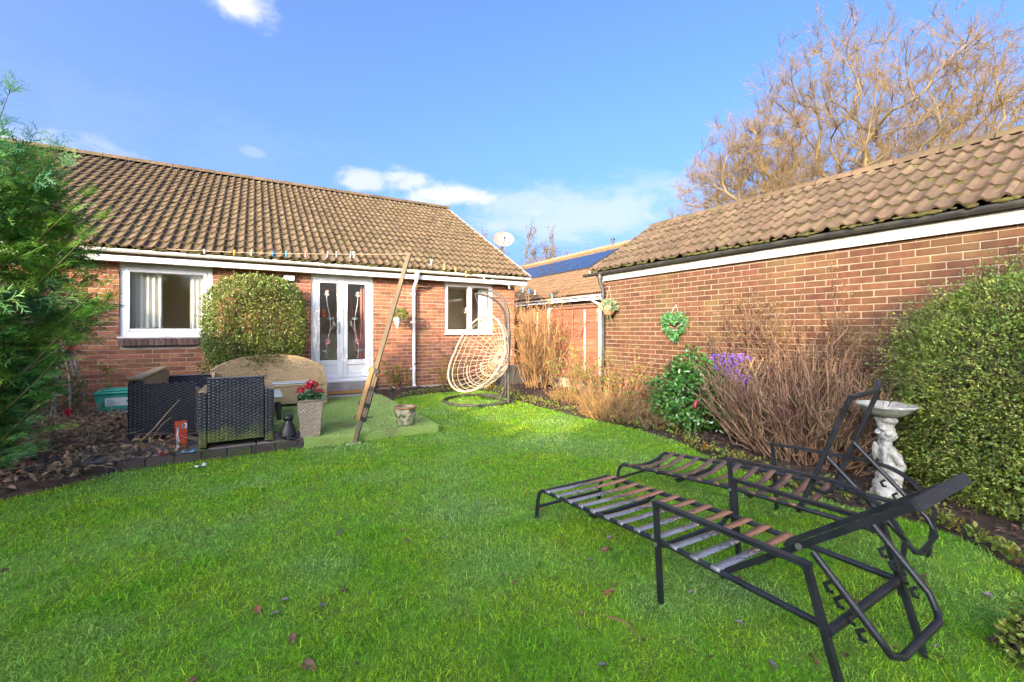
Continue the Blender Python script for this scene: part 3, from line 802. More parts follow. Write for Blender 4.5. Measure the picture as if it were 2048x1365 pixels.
m.tube([low, low + look * .32 + ay * .16], .012); m.tube([low + look * .30 + ay * .15, low + look * .36 + ay * .18], .03); m.build('feed_arm', 'steel', dish, True)
m = MB(); m.tube([dc - look * .02 - ay * .02, dc - look * .12 - ay * .12, dc - look * .12 + Vector((0, 0, -.75))], .02); m.build('mast', 'steel', dish, True)
# ---------------------------------------------------------------- the garage
GX = 5.65
gar = root('brick_garage', (GX, 3, 0), 'orange brown brick garage wall under a mossy tiled roof with black gutter', 'garage')
m = MB(); m.box((GX + .008, -3, -.1), (GX + .22, 6.21, 2.36)); m.box((GX + .22, 6.0, -.1), (8.7, 6.21, 2.36)); m.box((8.5, -3, -.1), (8.7, 6.0, 2.36)); m.box((GX + .22, -3, -.1), (8.5, -2.8, 2.36))
m.prism([(5.66, 6.0, 2.36), (8.68, 6.0, 2.36), (7.18, 6.0, 3.36)], (0, .2, 0)); M('mortar_garage', (0.29, 0.24, 0.175), (0.22, 0.18, 0.13), rough=.95, scale=30, bump=.6, bscale=220, c3=(.19, .16, .09), scale3=1.5, contrast3=(.5, .7), coord='World'); m.build('wall', 'mortar_garage', gar)
def gw(s, z): return Matrix(((0, 1, 0, GX), (-1, 0, 0, -s), (0, 0, 1, z), (0, 0, 0, 1)))
def keep_g(u, v):
    if u > 1700 and v > 1010 - (u - 1700) * 1.15: return False
    if v > 700 and u < 1440: return False
    if v > 640 and u > 1440: return False
    return True
brick_wall(gar, gw, -6.21, 1.5, 0.0, 30, [], 'brick_garage', 300, keep_g)
MB().cbox((GX - .045, -3, 2.205), (GX - .02, 6.28, 2.345), .004).build('fascia', 'old_white_paint', gar)
MB().box((GX - .02, -3, 2.255), (GX + .007, 6.25, 2.27)).build('soffit', 'old_white_paint', gar)
gutter(gar, (GX - .10, 6.62, 2.372), (GX - .10, -3, 2.40), .052, 'black_plastic', (-1, 0, 0), 10)
m = MB(); gy = 6.17
m.tube([(GX - .10, gy, 2.34), (GX - .10, gy, 2.22), (GX - .095, gy, 2.18), (GX - .055, gy - .03, 2.05), (GX - .05, gy - .03, 2.0), (GX - .05, gy - .03, .1)], .034, 12); m.lathe([(.048, 0), (.048, .09)], (GX - .10, gy, 2.25), 12); m.lathe([(.041, 0), (.041, .06)], (GX - .05, gy - .03, 1.93), 12)
gdp = m.build('downpipe', 'black_plastic', gar, True)
for z in (1.5, .5): MB().lathe([(.038, 0), (.038, .03)], (GX - .05, gy - .03, z), 12).cbox((GX - .02, gy - .08, z), (GX + .0, gy + .02, z + .03)).build('pipe_clip', 'black_plastic', gdp, True)
gp = math.atan2(3.45 - 2.405, 7.18 - 5.52)
gup = (math.cos(gp), 0, math.sin(gp)); go = (5.52, 6.42, 2.405)
m = MB(); m.prism([(5.56, 6.35, 2.36), (7.18, 6.35, 3.40), (8.8, 6.35, 2.36), (8.7, 6.35, 2.30), (7.18, 6.35, 3.28), (5.66, 6.35, 2.30)], (0, -9.35, 0)); groof = m.build('roof', 'roof_tile_garage', gar)
gcol = 31
tiled_roof(groof, go, (0, -1, 0), gup, gcol, 6, 'roof_tile_garage', 300, gauge=.328)
_G = GAUGE; GAUGE = .328
moss_clumps(groof, go, (0, -1, 0), gup, 20, 6, 520, lambda x, y: .35 + .4 * (y < .2) + .3 * x, (.012, .046))
GAUGE = _G
for i in range(21):
    y0 = 6.36 - i * .448; V = []; n = 8; N1 = n + 1
    for yy, e in ((y0 - .002, 0), (y0 - .44, .004)):
        for rr in (.12 + e, .10 + e):
            for k in range(N1):
                t = math.pi * k / n; V.append((7.18 - math.cos(t) * rr, yy, 3.425 + math.sin(t) * rr * .8))
    Fs = []
    for k in range(n): Fs += [(k + 1, k, 2 * N1 + k, 2 * N1 + k + 1), (N1 + k, N1 + k + 1, 3 * N1 + k + 1, 3 * N1 + k), (k, k + 1, N1 + k + 1, N1 + k), (2 * N1 + k + 1, 2 * N1 + k, 3 * N1 + k, 3 * N1 + k + 1)]
    MB().add(V, Fs).build('ridge_tile', 'ridge_tile', groof, True)
a = Vector((5.50, 6.40, 2.39)); MB().bar([a, a + Vector(gup) * 1.95], .05, .05, (0, 1, 0)).build('verge_mortar', 'mortar', groof)

# ---------------------------------------------------------------- neighbouring bungalow with solar panels
NX = 10.5
nb = root('neighbour_bungalow', (NX, 16, 0), 'neighbouring bungalow behind the fence with solar panels on its orange brown roof', 'bungalow')
m = MB(); m.box((NX + .008, 6.5, -.1), (NX + .25, 27, 2.45)); m.box((NX + .25, 26.8, -.1), (20.5, 27, 2.45)); m.box((NX + .25, 6.5, -.1), (20.5, 6.7, 2.45)); m.prism([(NX, 6.5, 2.45), (20.5, 6.5, 2.45), (15.5, 6.5, 5.3)], (0, .2, 0)); m.build('wall', 'mortar', nb)
def nw(s, z): return Matrix(((0, 1, 0, NX), (-1, 0, 0, -s), (0, 0, 1, z), (0, 0, 0, 1)))
brick_wall(nb, nw, -20, -6.5, .15, 30, [], 'brick_garage', 120, lambda u, v: 1090 < u < 1200 and v < 615)
MB().cbox((NX - .24, 6.4, 2.36), (NX - .215, 27, 2.5), .004).build('fascia', 'white_plastic', nb); MB().box((NX - .215, 6.5, 2.40), (NX + .007, 27, 2.415)).build('soffit', 'white_plastic', nb)
gutter(nb, (NX - .30, 27, 2.52), (NX - .30, 6.4, 2.52), .058, 'cream_plastic', (-1, 0, 0), 20)
q = onX(1184, 590, NX - .3); m = MB(); m.tube([(NX - .30, q.y, 2.48), (NX - .30, q.y, 2.36), (NX - .28, q.y - .03, 2.32), (NX - .09, q.y - .32, 2.1), (NX - .07, q.y - .34, 2.05), (NX - .07, q.y - .34, .1)], .04, 10); m.build('downpipe', 'white_plastic', nb, True)
npi = math.atan2(5.5 - 2.58, 15.5 - 10.25); nup = (math.cos(npi), 0, math.sin(npi)); no = (10.25, 27.1, 2.58)
nro = MB().prism([(10.25, 6.3, 2.54), (15.5, 6.3, 5.44), (20.7, 6.3, 2.54), (20.6, 6.3, 2.46), (15.5, 6.3, 5.3), (10.35, 6.3, 2.46)], (0, 20.8, 0)).build('roof', 'roof_tile_far', nb)
tiled_roof(nro, no, (0, -1, 0), nup, 69, 17, 'roof_tile_far', 200, keep=lambda u, v: 1060 < u < 1200 and v > 520)
MB().tube([(15.5, 27.1, 5.48), (15.5, 6.3, 5.48)], .14, 10).build('ridge_tile', 'clay_ridge', nro, True)
nn = Vector(nup).cross(Vector((0, 1, 0))); nn = nn if nn.z > 0 else -nn
def onroof(u, v, lift=.1):
    d = pix_dir(u, v); o = Vector((0, 0, CAMH)); p0 = Vector((10.25, 0, 2.58)) + nn * lift
    return o + d * ((p0 - o).dot(nn) / d.dot(nn))
tl, tr, blq, brq = onroof(1050, 541), onroof(1241, 494), onroof(1068, 557), onroof(1187, 532)
s_of = lambda p: (p - Vector((10.25, 0, 2.58))).dot(Vector(nup))
s_top, s_bot = (s_of(tl) + s_of(tr)) / 2, (s_of(blq) + s_of(brq)) / 2
y_near = (tr.y + brq.y) / 2; y_far = max(tl.y, blq.y) + 2.5
npan = 8; wpan = (y_far - y_near) / npan
sol = root('solar_array', Vector((12.5, (y_near + y_far) / 2, 3.9)), 'row of dark blue solar panels mounted on the neighbouring roof', 'solar panels')
for i in range(npan):
    ya, yb = y_near + i * wpan + .012, y_near + (i + 1) * wpan - .012; P = lambda s, y, k: Vector((10.25, y, 2.58)) + Vector(nup) * s + nn * k
    m = MB(); m.add([P(s_bot, ya, .07), P(s_top, ya, .07), P(s_top, yb, .07), P(s_bot, yb, .07), P(s_bot, ya, .115), P(s_top, ya, .115), P(s_top, yb, .115), P(s_bot, yb, .115)], [(0, 3, 2, 1), (4, 5, 6, 7), (0, 1, 5, 4), (1, 2, 6, 5), (2, 3, 7, 6), (3, 0, 4, 7)]); pan = m.build('solar_panel', 'black_plastic', sol)
    e = .03; MB().add([P(s_bot + e, ya + e, .118), P(s_top - e, ya + e, .118), P(s_top - e, yb - e, .118), P(s_bot + e, yb - e, .118)], [(0, 3, 2, 1)]).build('cell_glass', 'solar', pan)
for s in (s_bot + .3, s_top - .3): MB().bar([P(s, y_near, .055), P(s, y_far, .055)], .04, .03, tuple(nn)).build('rail', 'steel', sol)
v = onroof(1226, 492, .05); vp = Vector((15.4, 15.4 / (15.4) * px(15.4, 0, 0)[2] * 0 + v.y * 15.4 / max(v.x, .1), 5.5))
m = MB(); m.lathe([(.06, 0), (.06, .28), (.10, .30), (.10, .36), (.03, .40)], vp, 12); t = m.build('vent_pipe', 'black_plastic', None, True, origin=vp); tag(t, 'small black vent pipe on the ridge above the solar panels', 'vent pipe')

# ---------------------------------------------------------------- fences
def fence(name, x, y0, y1, h, face, label, gravel=True, plank=.165, rot=False):
    """lap boards between battens, along y at x (or along x at y when rot); face = -1 looks towards -x"""
    T = (lambda a, b, z: (x + a, b, z)) if not rot else (lambda a, b, z: (b, x + a, z))
    fr = root(name, T(0, (y0 + y1) / 2, 0), label, 'fence')
    nbay = max(1, round((y1 - y0) / 1.85)); L = (y1 - y0) / nbay; f = face
    g0 = .26 if gravel else .04
    for b in range(nbay + 1):
        y = y0 + b * L; MB().cbox(T(-.05, y - .05, -.1), T(.05, y + .05, h + .06), .01).build('post', 'concrete_post', fr)
    for b in range(nbay):
        a, e = y0 + b * L + .055, y0 + (b + 1) * L - .055
        if gravel: MB().cbox(T(-.02, a, -.1), T(.02, e, g0 - .01), .006).build('gravel_board', 'concrete_post', fr)
        n = int((h - g0) / (plank - .02))
        for k in range(n):
            z = g0 + k * (h - g0) / n; zt = z + (h - g0) / n + .02; w1, w2 = random.uniform(-.006, .006), random.uniform(-.006, .006)
            P = [T(f * .022, a, z + w1), T(f * .022, e, z + w2), T(f * .004, e, zt), T(f * .004, a, zt)]; Q = [T(f * .010, a, z + w1), T(f * .010, e, z + w2), T(-f * .006, e, zt), T(-f * .006, a, zt)]
            MB().add(P + Q, [(0, 1, 2, 3), (7, 6, 5, 4), (0, 4, 5, 1), (2, 6, 7, 3), (1, 5, 6, 2), (3, 7, 4, 0)]).build('board', 'fence_wood', fr)
        nbt = 4
        for k in range(nbt + 1):
            y = a + .02 + (e - a - .04) * k / nbt; MB().cbox(T(f * .024, y - .02, g0), T(f * .046, y + .02, h - .02), .003).build('batten', 'concrete_post' if k == 1 else 'fence_wood', fr)
        MB().cbox(T(-.03, a, h + .005), T(.045, e, h + .03) if f > 0 else T(-.045 if f < 0 else .045, e, h + .03), .004).build('capping', 'fence_wood', fr)
    return fr
fence('lap_fence', 5.84, 6.44, 9.9, 1.74, -1, 'red brown lap board fence between the bungalow and the garage')
fence('lap_fence', -3.7, 3.3, 9.1, 1.70, 1, 'brown board fence half hidden behind the dark conifer')

# ---------------------------------------------------------------- ground, lawn, beds, patio
MB().box((-120, -120, -.6), (160, 160, -.06)).build('ground', 'bark_soil').__setitem__('kind', 'structure')
edge_px = [(783, 806), (791, 799), (824, 793), (868, 787), (912, 784), (950, 782), (985, 784), (1017, 797), (1040, 804), (1073, 813), (1117, 824), (1160, 836), (1240, 852), (1290, 865), (1364, 886), (1393, 904), (1443, 926), (1500, 948), (1590, 985), (1700, 1015), (1850, 1050), (1940, 1085), (2048, 1150), (2160, 1230)]
right_edge = [gnd(u, v) for u, v in edge_px]
left_px = [(0, 1003), (60, 990), (120, 976), (180, 960), (240, 945), (300, 934), (350, 928), (385, 922)]
left_edge = [gnd(u, v) for u, v in left_px]
PXL, PXR, PYF, PYB = -1.75, 2.0, 5.28, HYW
poly = [(PXR, PYF)] + [(p.x, p.y) for p in right_edge] + [(3.6, -.6), (3.6, -6.8), (-3.4, -6.8), (-3.5, 3.6), (-2.4, 4.55)] + [(p.x, p.y) for p in left_edge] + [(-.45, PYF)]
POLY = np.array(poly)
def inside(P, poly=POLY):
    x, y = P[:, 0], P[:, 1]; r = np.zeros(len(P), bool); n = len(poly)
    for i in range(n):
        x1, y1 = poly[i]; x2, y2 = poly[(i + 1) % n]
        c = ((y1 > y) != (y2 > y)); t = (x2 - x1) * (y - y1) / ((y2 - y1) if y2 != y1 else 1e-9) + x1
        r ^= c & (x < t)
    return r
def edge_dist(P, poly=POLY):
    d = np.full(len(P), 1e9); n = len(poly)
    for i in range(n):
        a, b = poly[i], poly[(i + 1) % n]; ab = b - a; t = np.clip(((P - a) @ ab) / max(ab @ ab, 1e-9), 0, 1); d = np.minimum(d, np.linalg.norm(P - a - t[:, None] * ab, axis=1))
    return d
M('lawn_soil', (0.12, 0.26, 0.016), (0.09, 0.15, 0.02), rough=1.0, scale=9, detail=8, bump=0.8, bscale=80, coord='World')
o = np_mesh('lawn', np.array([[a, b, 0.0] for a, b in poly]), [len(poly)], list(range(len(poly)))[::-1], 'lawn_soil', origin=(1, 3, 0)); o['kind'] = 'structure'
def bed(name, x0, x1, y0, y1, step, hmax, mat='bark_soil'):
    nx, ny = int((x1 - x0) / step) + 1, int((y1 - y0) / step) + 1
    gx, gy = np.meshgrid(np.linspace(x0, x1, nx), np.linspace(y0, y1, ny)); P = np.stack([gx.ravel(), gy.ravel()], 1)
    ins = inside(P); d = edge_dist(P)
    z = np.where(ins, -.05, -.02 + hmax * np.clip(d / .5, 0, 1)) + np.where(ins, 0, 1) * (RNG.normal(size=len(P)) * .008 + .015 * np.sin(P[:, 0] * 9) * np.sin(P[:, 1] * 7))
    V = np.column_stack([P, z]); i = np.arange(nx * ny).reshape(ny, nx)
    idx = np.stack([i[:-1, :-1], i[:-1, 1:], i[1:, 1:], i[1:, :-1]], -1).reshape(-1, 4)
    o = np_mesh(name, V, np.full(len(idx), 4), idx, mat, None, True, origin=((x0 + x1) / 2, (y0 + y1) / 2, 0)); o['kind'] = 'structure'
bed('flower_bed', 2.02, 5.83, -1.2, 9.19, .055, .07)
M('dry_soil', (0.16, 0.10, 0.065), (0.08, 0.052, 0.036), rough=1, scale=14, detail=8, bump=.9, bscale=60, coord='World')
bed('leaf_bed', -3.65, -.45, 3.2, 9.19, .055, .09, 'dry_soil')

# patio
M('dark_edging', (0.075, 0.058, 0.050), (0.045, 0.038, 0.034), rough=.9, scale=6, var=.25, bump=.4, bscale=80, c3=(.05, .06, .02), scale3=4, contrast3=(.5, .68), coord='World')
pat = MB().box((PXL, PYF + .02, -.1), (PXR - .01, PYB, PZ - .03)).build('patio', 'mortar'); pat['kind'] = 'structure'
def slab(x0, y0, x1, y1, z=PZ, mat='paving'):
    MB().cbox((x0 + .004, y0 + .004, z - .05), (x1 - .004, y1 - .004, z + random.uniform(-.003, .003)), .006).build('paving_slab', mat, pat)
x = PXL
while x < PXR - .02:
    xe = min(x + .45, PXR); slab(x, 8.28, xe, 8.73, mat='concrete'); slab(x, 8.73, xe, HYW - .01, mat='concrete'); x += .45
for i in range(5):
    for j in range(7):
        x0, y0 = PXL + i * .44, PYF + .1 + j * .41
        if x0 + .44 < .52 or y0 < 0: slab(x0, y0, min(x0 + .44, .5), min(y0 + .41, 8.28))
x = PXL
while x < PXR:
    xe = min(x + .215, PXR); MB().cbox((x + .003, PYF, -.1), (xe - .003, PYF + .098, PZ - .002 + random.uniform(-.003, .003)), .006).build('edging_brick', 'dark_edging', pat); x += .215
M('turf_base', (0.24, 0.38, 0.08), (0.30, 0.38, 0.11), rough=1, scale=40, coord='World', c3=(.20, .20, .09), scale3=2.5, contrast3=(.55, .75))
TP = [(.22, 5.85), (.45, 5.82), (.46, 5.30), (PXR + .012, 5.27), (PXR + .012, 8.27), (.0, 8.27), (.0, 6.4)]
TURF = np.array(TP)
m = MB(); m.prism([(a, b, PZ + .004) for a, b in TP][::1], (0, 0, .008)); tb = m.build('artificial_turf', 'turf_base'); tb['kind'] = 'structure'
m = MB(); m.box((.46, 5.255, -.02), (PXR + .01, 5.27, PZ + .01)); m.build('turf_edge', 'turf_base', tb)
mp_ = gnd(688, 785, PZ + .01)
dm = root('doormat', (1.5, 8.85, PZ), 'worn golden coir doormat in front of the french doors', 'doormat')
M('coir', (0.42, 0.24, 0.06), (0.30, 0.16, 0.04), rough=1, scale=90, bump=1, bscale=200)
MB().cbox((1.14, 8.66, PZ + .012), (1.86, 9.02, PZ + .03), .004).build('mat', 'coir', dm); MB().box((1.13, 8.65, PZ + .002), (1.87, 9.03, PZ + .014)).build('backing', 'black_plastic', dm)
p = gnd(700, 889, 0.0)
stn = MB().cbox((p.x - .05, p.y - .02, -.05), (p.x + .13, p.y + .03, .010), .01).build('post_stone', 'concrete_post', None); tag(stn, 'pale flat stone set in the grass at the foot of the leaning post', 'stone')
# ---------------------------------------------------------------- sun loungers
M('black_steel', (0.010, 0.011, 0.014), (0.020, 0.022, 0.027), rough=0.38, scale=12, spec=0.42, bump=0.15, bscale=250, c3=(0.06, 0.035, 0.025), scale3=20, contrast3=(0.66, 0.8), coord='World')
def strap_material():
    m = M('strap', (0.21, 0.215, 0.23), (0.15, 0.155, 0.165), rough=0.28, scale=8, spec=0.7, coord='World')
    nt = m.node_tree; N, L = nt.nodes.new, nt.links.new; p = nt.nodes['Principled BSDF']; src = p.inputs['Base Color'].links[0].from_socket
    uvn = N('ShaderNodeUVMap'); sep = N('ShaderNodeSeparateXYZ'); L(uvn.outputs[0], sep.inputs[0]); g = N('ShaderNodeNewGeometry')
    n1 = N('ShaderNodeTexNoise'); n1.inputs['Scale'].default_value = 14; n1.inputs['Detail'].default_value = 5; L(g.outputs['Position'], n1.inputs['Vector'])
    n2 = N('ShaderNodeTexNoise'); n2.inputs['Scale'].default_value = 45; n2.inputs['Detail'].default_value = 4; L(g.outputs['Position'], n2.inputs['Vector'])
    def mr(v, a, b):
        r = N('ShaderNodeMapRange'); L(v, r.inputs['Value']); r.inputs['From Min'].default_value = a; r.inputs['From Max'].default_value = b; return r.outputs[0]
    def ad(a, b, k):
        x = N('ShaderNodeMath'); x.operation = 'MULTIPLY_ADD'; L(b, x.inputs[0]); x.inputs[1].default_value = k; L(a, x.inputs[2]); return x.outputs[0]
    def mix(f, a, b):
        x = N('ShaderNodeMix'); x.data_type = 'RGBA'; L(f, x.inputs[0])
        if isinstance(a, tuple): x.inputs[6].default_value = (*a, 1)
        else: L(a, x.inputs[6])
        x.inputs[7].default_value = (*b, 1); return x.outputs[2]
    c = mix(mr(ad(sep.outputs[0], n1.outputs['Fac'], .35), .70, .78), src, (0.27, 0.125, 0.065))      # worn to tan leather towards one end
    band = N('ShaderNodeMath'); band.operation = 'PINGPONG'; band.inputs[1].default_value = .5
    L(sep.outputs[0], band.inputs[0])
    pe = mr(ad(band.outputs[0], n2.outputs['Fac'], .9), .88, .90); c = mix(pe, c, (0.012, 0.012, 0.014))
    pe2 = mr(ad(band.outputs[0], n2.outputs['Fac'], 1.1), 1.10, 1.12); c = mix(pe2, c, (0.42, 0.26, 0.13))
    L(c, p.inputs['Base Color'])
strap_material()
M('strap_brown', (0.13, 0.075, 0.05), (0.09, 0.06, 0.05), rough=0.4, scale=6, c3=(0.19, 0.095, 0.055), scale3=5, contrast3=(0.5, 0.65), coord='World')
M('matt_black', (0.016, 0.017, 0.02), (0.035, 0.037, 0.042), rough=.6, scale=120, spec=.25)
M('bolt', (0.35, 0.34, 0.32), rough=0.4, metal=0.8)

def lounger(org, e1, e2, W, label, S_ARM, S_REAR, S_PIV, back_top, flatback, sag, strap_mat, n_strap, curved_arm, arm_end, prop):
    ox, oy = org; n1 = math.hypot(*e1); e1 = (e1[0] / n1, e1[1] / n1)
    def T(s, w, z):
        x, y = ld(ox + e1[0] * s + e2[0] * w, oy + e1[1] * s + e2[1] * w); return Vector((x, y, z))
    r = root('sun_lounger', T(.9, W / 2, 0), label, 'sun lounger', 'pair of bare sun loungers')
    ST = 'black_steel'
    zf, zr = .215, .28
    zat = lambda s: zf + (zr - zf) * min(1, max(0, (s - .1) / (S_ARM - .1)))
    for w in (0, W):
        pts = [T(-.02, w, 0), T(.0, w, zf * .62), T(.02, w, zf * .87), T(.055, w, zf * .98), T(.10, w, zf)] + [T(s, w, zat(s)) for s in np.linspace(.2, S_REAR, 12)]
        MB().tube(pts, .0135, 10).build('side_rail', ST, r, True)
    if sag: MB().tube([T(.06, W * t, zf - .05 * 4 * t * (1 - t)) for t in np.linspace(0, 1, 9)], .0135, 10).build('foot_bar', ST, r, True)
    else: MB().tube([T(.075, 0, zf), T(.075, W, zf)], .011, 8).build('foot_bar', ST, r, True)
    MB().tube([T(.0, 0, .085), T(.0, W, .085)], .010, 8).build('leg_brace', ST, r, True)
    MB().tube([T(.52, 0, zat(.5) - .012), T(.50, .06, zat(.5) - .055), T(.48, W * .5, zat(.5) - .07), T(.50, W - .06, zat(.5) - .055), T(.52, W, zat(.5) - .012)], .014, 8).build('cross_brace', ST, r, True)
    MB().tube([T(1.02, 0, zat(1) - .012), T(1.02, .05, zat(1) - .04), T(1.02, W - .05, zat(1) - .04), T(1.02, W, zat(1) - .012)], .012, 8).build('cross_brace', ST, r, True)
    # straps, each wrapped round both rails
    for i in range(n_strap):
        s = .135 + i * (S_PIV - .17) / (n_strap - 1) + random.uniform(-.008, .008); wd = .021; zz = zat(s) + .0155
        ns = 12; V = []; Q = []; UV = []
        cs = [(-.013, -.020), (-.017, -.004)] 
        prof = [(-.004, -.019), (-.0165, -.006), (-.013, .004)] ; line = [(a, b) for a, b in prof]
        for k in range(ns + 1):
            t = k / ns; line.append((W * t, .0005 - (sag * 4 * t * (1 - t) if sag else .004 * 4 * t * (1 - t)) * random.uniform(.9, 1.1)))
        line += [(W + .013, .004), (W + .0165, -.006), (W + .004, -.019)]
        twist = random.uniform(-.012, .012)
        for j, (ww, dz) in enumerate(line):
            for sg in (-1, 1): V.append(T(s + sg * wd + twist * (j / len(line) - .5), ww, zz + dz - .0155 + (.0145 if True else 0)))
        for j, (ww, dz) in enumerate(line):
            for sg in (-1, 1): V.append(T(s + sg * wd + twist * (j / len(line) - .5), ww, zz + dz - .0155 + .0145 - .0025))
        n = len(line); b = 2 * n
        for j in range(n - 1):
            Q.append((2 * j, 2 * j + 1, 2 * j + 3, 2 * j + 2)); Q.append((b + 2 * j + 2, b + 2 * j + 3, b + 2 * j + 1, b + 2 * j)); Q.append((2 * j, 2 * j + 2, b + 2 * j + 2, b + 2 * j)); Q.append((2 * j + 3, 2 * j + 1, b + 2 * j + 1, b + 2 * j + 3))
        UVv = [((j // 2) / (n - 1), j % 2) for j in range(2 * n)] * 2
        np_mesh('strap', np.array([tuple(v) for v in V]), [4] * len(Q), [i for q in Q for i in q], strap_mat, r, True, uv=[UVv[i] for q in Q for i in q])
    # arm frames: flat bar, front leg, rear leg
    ZA = .462
    for w, sg in ((-.03, -1), (W + .03, 1)):
        m = MB(); m.bar([T(S_ARM + .03, w, 0), T(S_ARM, w, ZA)], .026, .018, T(1, 0, 0) - T(0, 0, 0)); m.build('front_leg', ST, r)
        if curved_arm:
            pts = [T(S_ARM - .012, w, ZA + .008)] + [T(s, w, ZA + .012 + .012 * math.sin((s - S_ARM) * 3)) for s in np.linspace(S_ARM + .1, arm_end, 6)]
            for t in np.linspace(.12, 1, 10):
                a = t * 1.25; pts.append(T(arm_end + .30 * math.sin(a), w, ZA - .0 + .02 - .30 * (1 - math.cos(a))))
            pts.append(T(S_REAR + .10, w, 0)); m = MB(); m.bar(pts, .030, .018)
            m.build('armrest', ST, r)
        else:
            m = MB(); m.bar([T(S_ARM - .012, w, ZA + .009), T(arm_end + .012, w, ZA + .02)], .030, .018); m.build('armrest', ST, r)
            m = MB(); m.bar([T(arm_end, w, ZA + .012), T(S_REAR + .07, w, 0)], .028, .020, T(1, 0, 0) - T(0, 0, 0)); m.build('rear_leg', ST, r)
        MB().tube([T(S_ARM + .01, w - sg * -.01, zat(S_ARM) - .0), T(S_ARM + .01, w + sg * .018, zat(S_ARM))], .010, 8).tube([T(S_ARM + .01, w, zat(S_ARM)), T(S_ARM + .01, w - sg * .035, zat(S_ARM))], .008, 8).build('bolt', 'bolt', r, True)
    # notch bar between the rear legs
    zn = .285
    MB().tube([T(S_REAR - .0, -.03, zn), T(S_REAR - .0, W + .03, zn)], .0155, 12).build('notch_bar', ST, r, True)
    # backrest frame
    bs, bz = back_top; D = Vector((bs - S_PIV, bz - zr)).normalized()
    bl = math.hypot(bs - S_PIV, bz - zr); nrm = (-D.y, D.x)
    B = lambda k, w, off=0: T(S_PIV + D.x * k + nrm[0] * off, w, zr + .012 + D.y * k + nrm[1] * off)
    upv = B(0, 0, 1) - B(0, 0, 0)
    if flatback:
        for w, wt in ((.03, .03), (W - .03, W - .07)):
            m = MB(); m.bar([B(-.06, w, -.012), B(-.01, w, .002), B(bl, wt, .012)], .013, .024, upv); m.build('back_rail', ST, r)
        m = MB(); m.bar([B(bl - .006, .022, .010), B(bl - .006, W - .062, .010)], .012, .036, upv); m.build('back_bar', 'matt_black', r)
        m = MB(); m.bar([B(bl - .012, .03, .026), B(bl - .012, W - .07, .026)], .030, .006, upv); m.build('back_top_plate', 'matt_black', r)
        MB().bar([B(bl * .72, W * .55, .0), B(bl * .98, W - .1, .004)], .018, .006, upv).build('back_stay', ST, r)
        for w in (.03, W - .03): MB().tube([B(bl * .45, w - .014, .006), B(bl * .45, w + .014, .006)], .011, 10).build('bolt', 'bolt', r, True)
        for k in (.18, .34): MB().bar([B(bl * k, .03, -.010), B(bl * k, W - .035, -.010)], .006, .006, upv).build('back_cross_wire', ST, r)
    else:
        for w in (.03, W - .03): MB().tube([B(-.05, w), B(0, w), B(bl, w)], .0135, 10).build('back_rail', ST, r, True)
        MB().tube([B(bl, .03), B(bl + .01, W * .3, -.01), B(bl + .012, W * .7, -.012), B(bl + .02, W - .06, .0), B(bl + .05, W - .03, .02)], .0135, 10).build('back_bar', ST, r, True)
        MB().tube([B(bl * .18, .03), B(bl * .12, W * .25, -.05), B(bl * .12, W * .75, -.05), B(bl * .18, W - .03)], .012, 8).build('back_bow', ST, r, True)
        MB().tube([B(bl * .9, .035, .012), B(bl * .3, .05, .012)], .006, 6).build('back_wire', ST, r, True)
    # prop: a U of tube hinged to the back, with hooked teeth
    (s0, z0), (s1, z1) = prop
    lo = [T(s1 - .03, .055, z1 + .05), T(s1, .075, z1), T(s1 + .015, .12, z1 - .012)]
    hi = [T(s1 + .015, W - .12, z1 - .012), T(s1, W - .075, z1), T(s1 - .03, W - .055, z1 + .05)]
    MB().tube([T(s0, .045, z0)] + lo + hi + [T(s0, W - .045, z0)], .0125, 10).build('prop', ST, r, True)
    for w in (.055, W - .055):
        for k in range(4):
            t = .30 + .15 * k; s, z = s0 + (s1 - s0) * t, z0 + (z1 - z0) * t
            m = MB(); a = T(s - .010, w, z - .008); m.bar([a, T(s - .030, w, z - .026), T(s - .018, w, z - .048), T(s - .004, w, z - .044)], .008, .012, T(1, 0, 0) - T(0, 0, 0)); m.build('notch_hook', ST, r)
    return r
lounger((.179, 2.99), (.515, -.857), (.857, .515), .57, 'nearer black lounger frame with flat straps and low reclined back', 1.04, 1.765, 1.38, (1.985, .752), True, 0, 'strap', 12, False, 1.70, ((1.684, .50), (1.90, .25)))
lounger((.87, 3.56), (.59, -.807), (.807, .59), .55, 'farther black lounger frame with sagging straps and upright back', .93, 1.66, 1.32, (1.55, .925), False, .05, 'strap_brown', 11, True, 1.50, ((1.43, .60), (1.80, .20)))

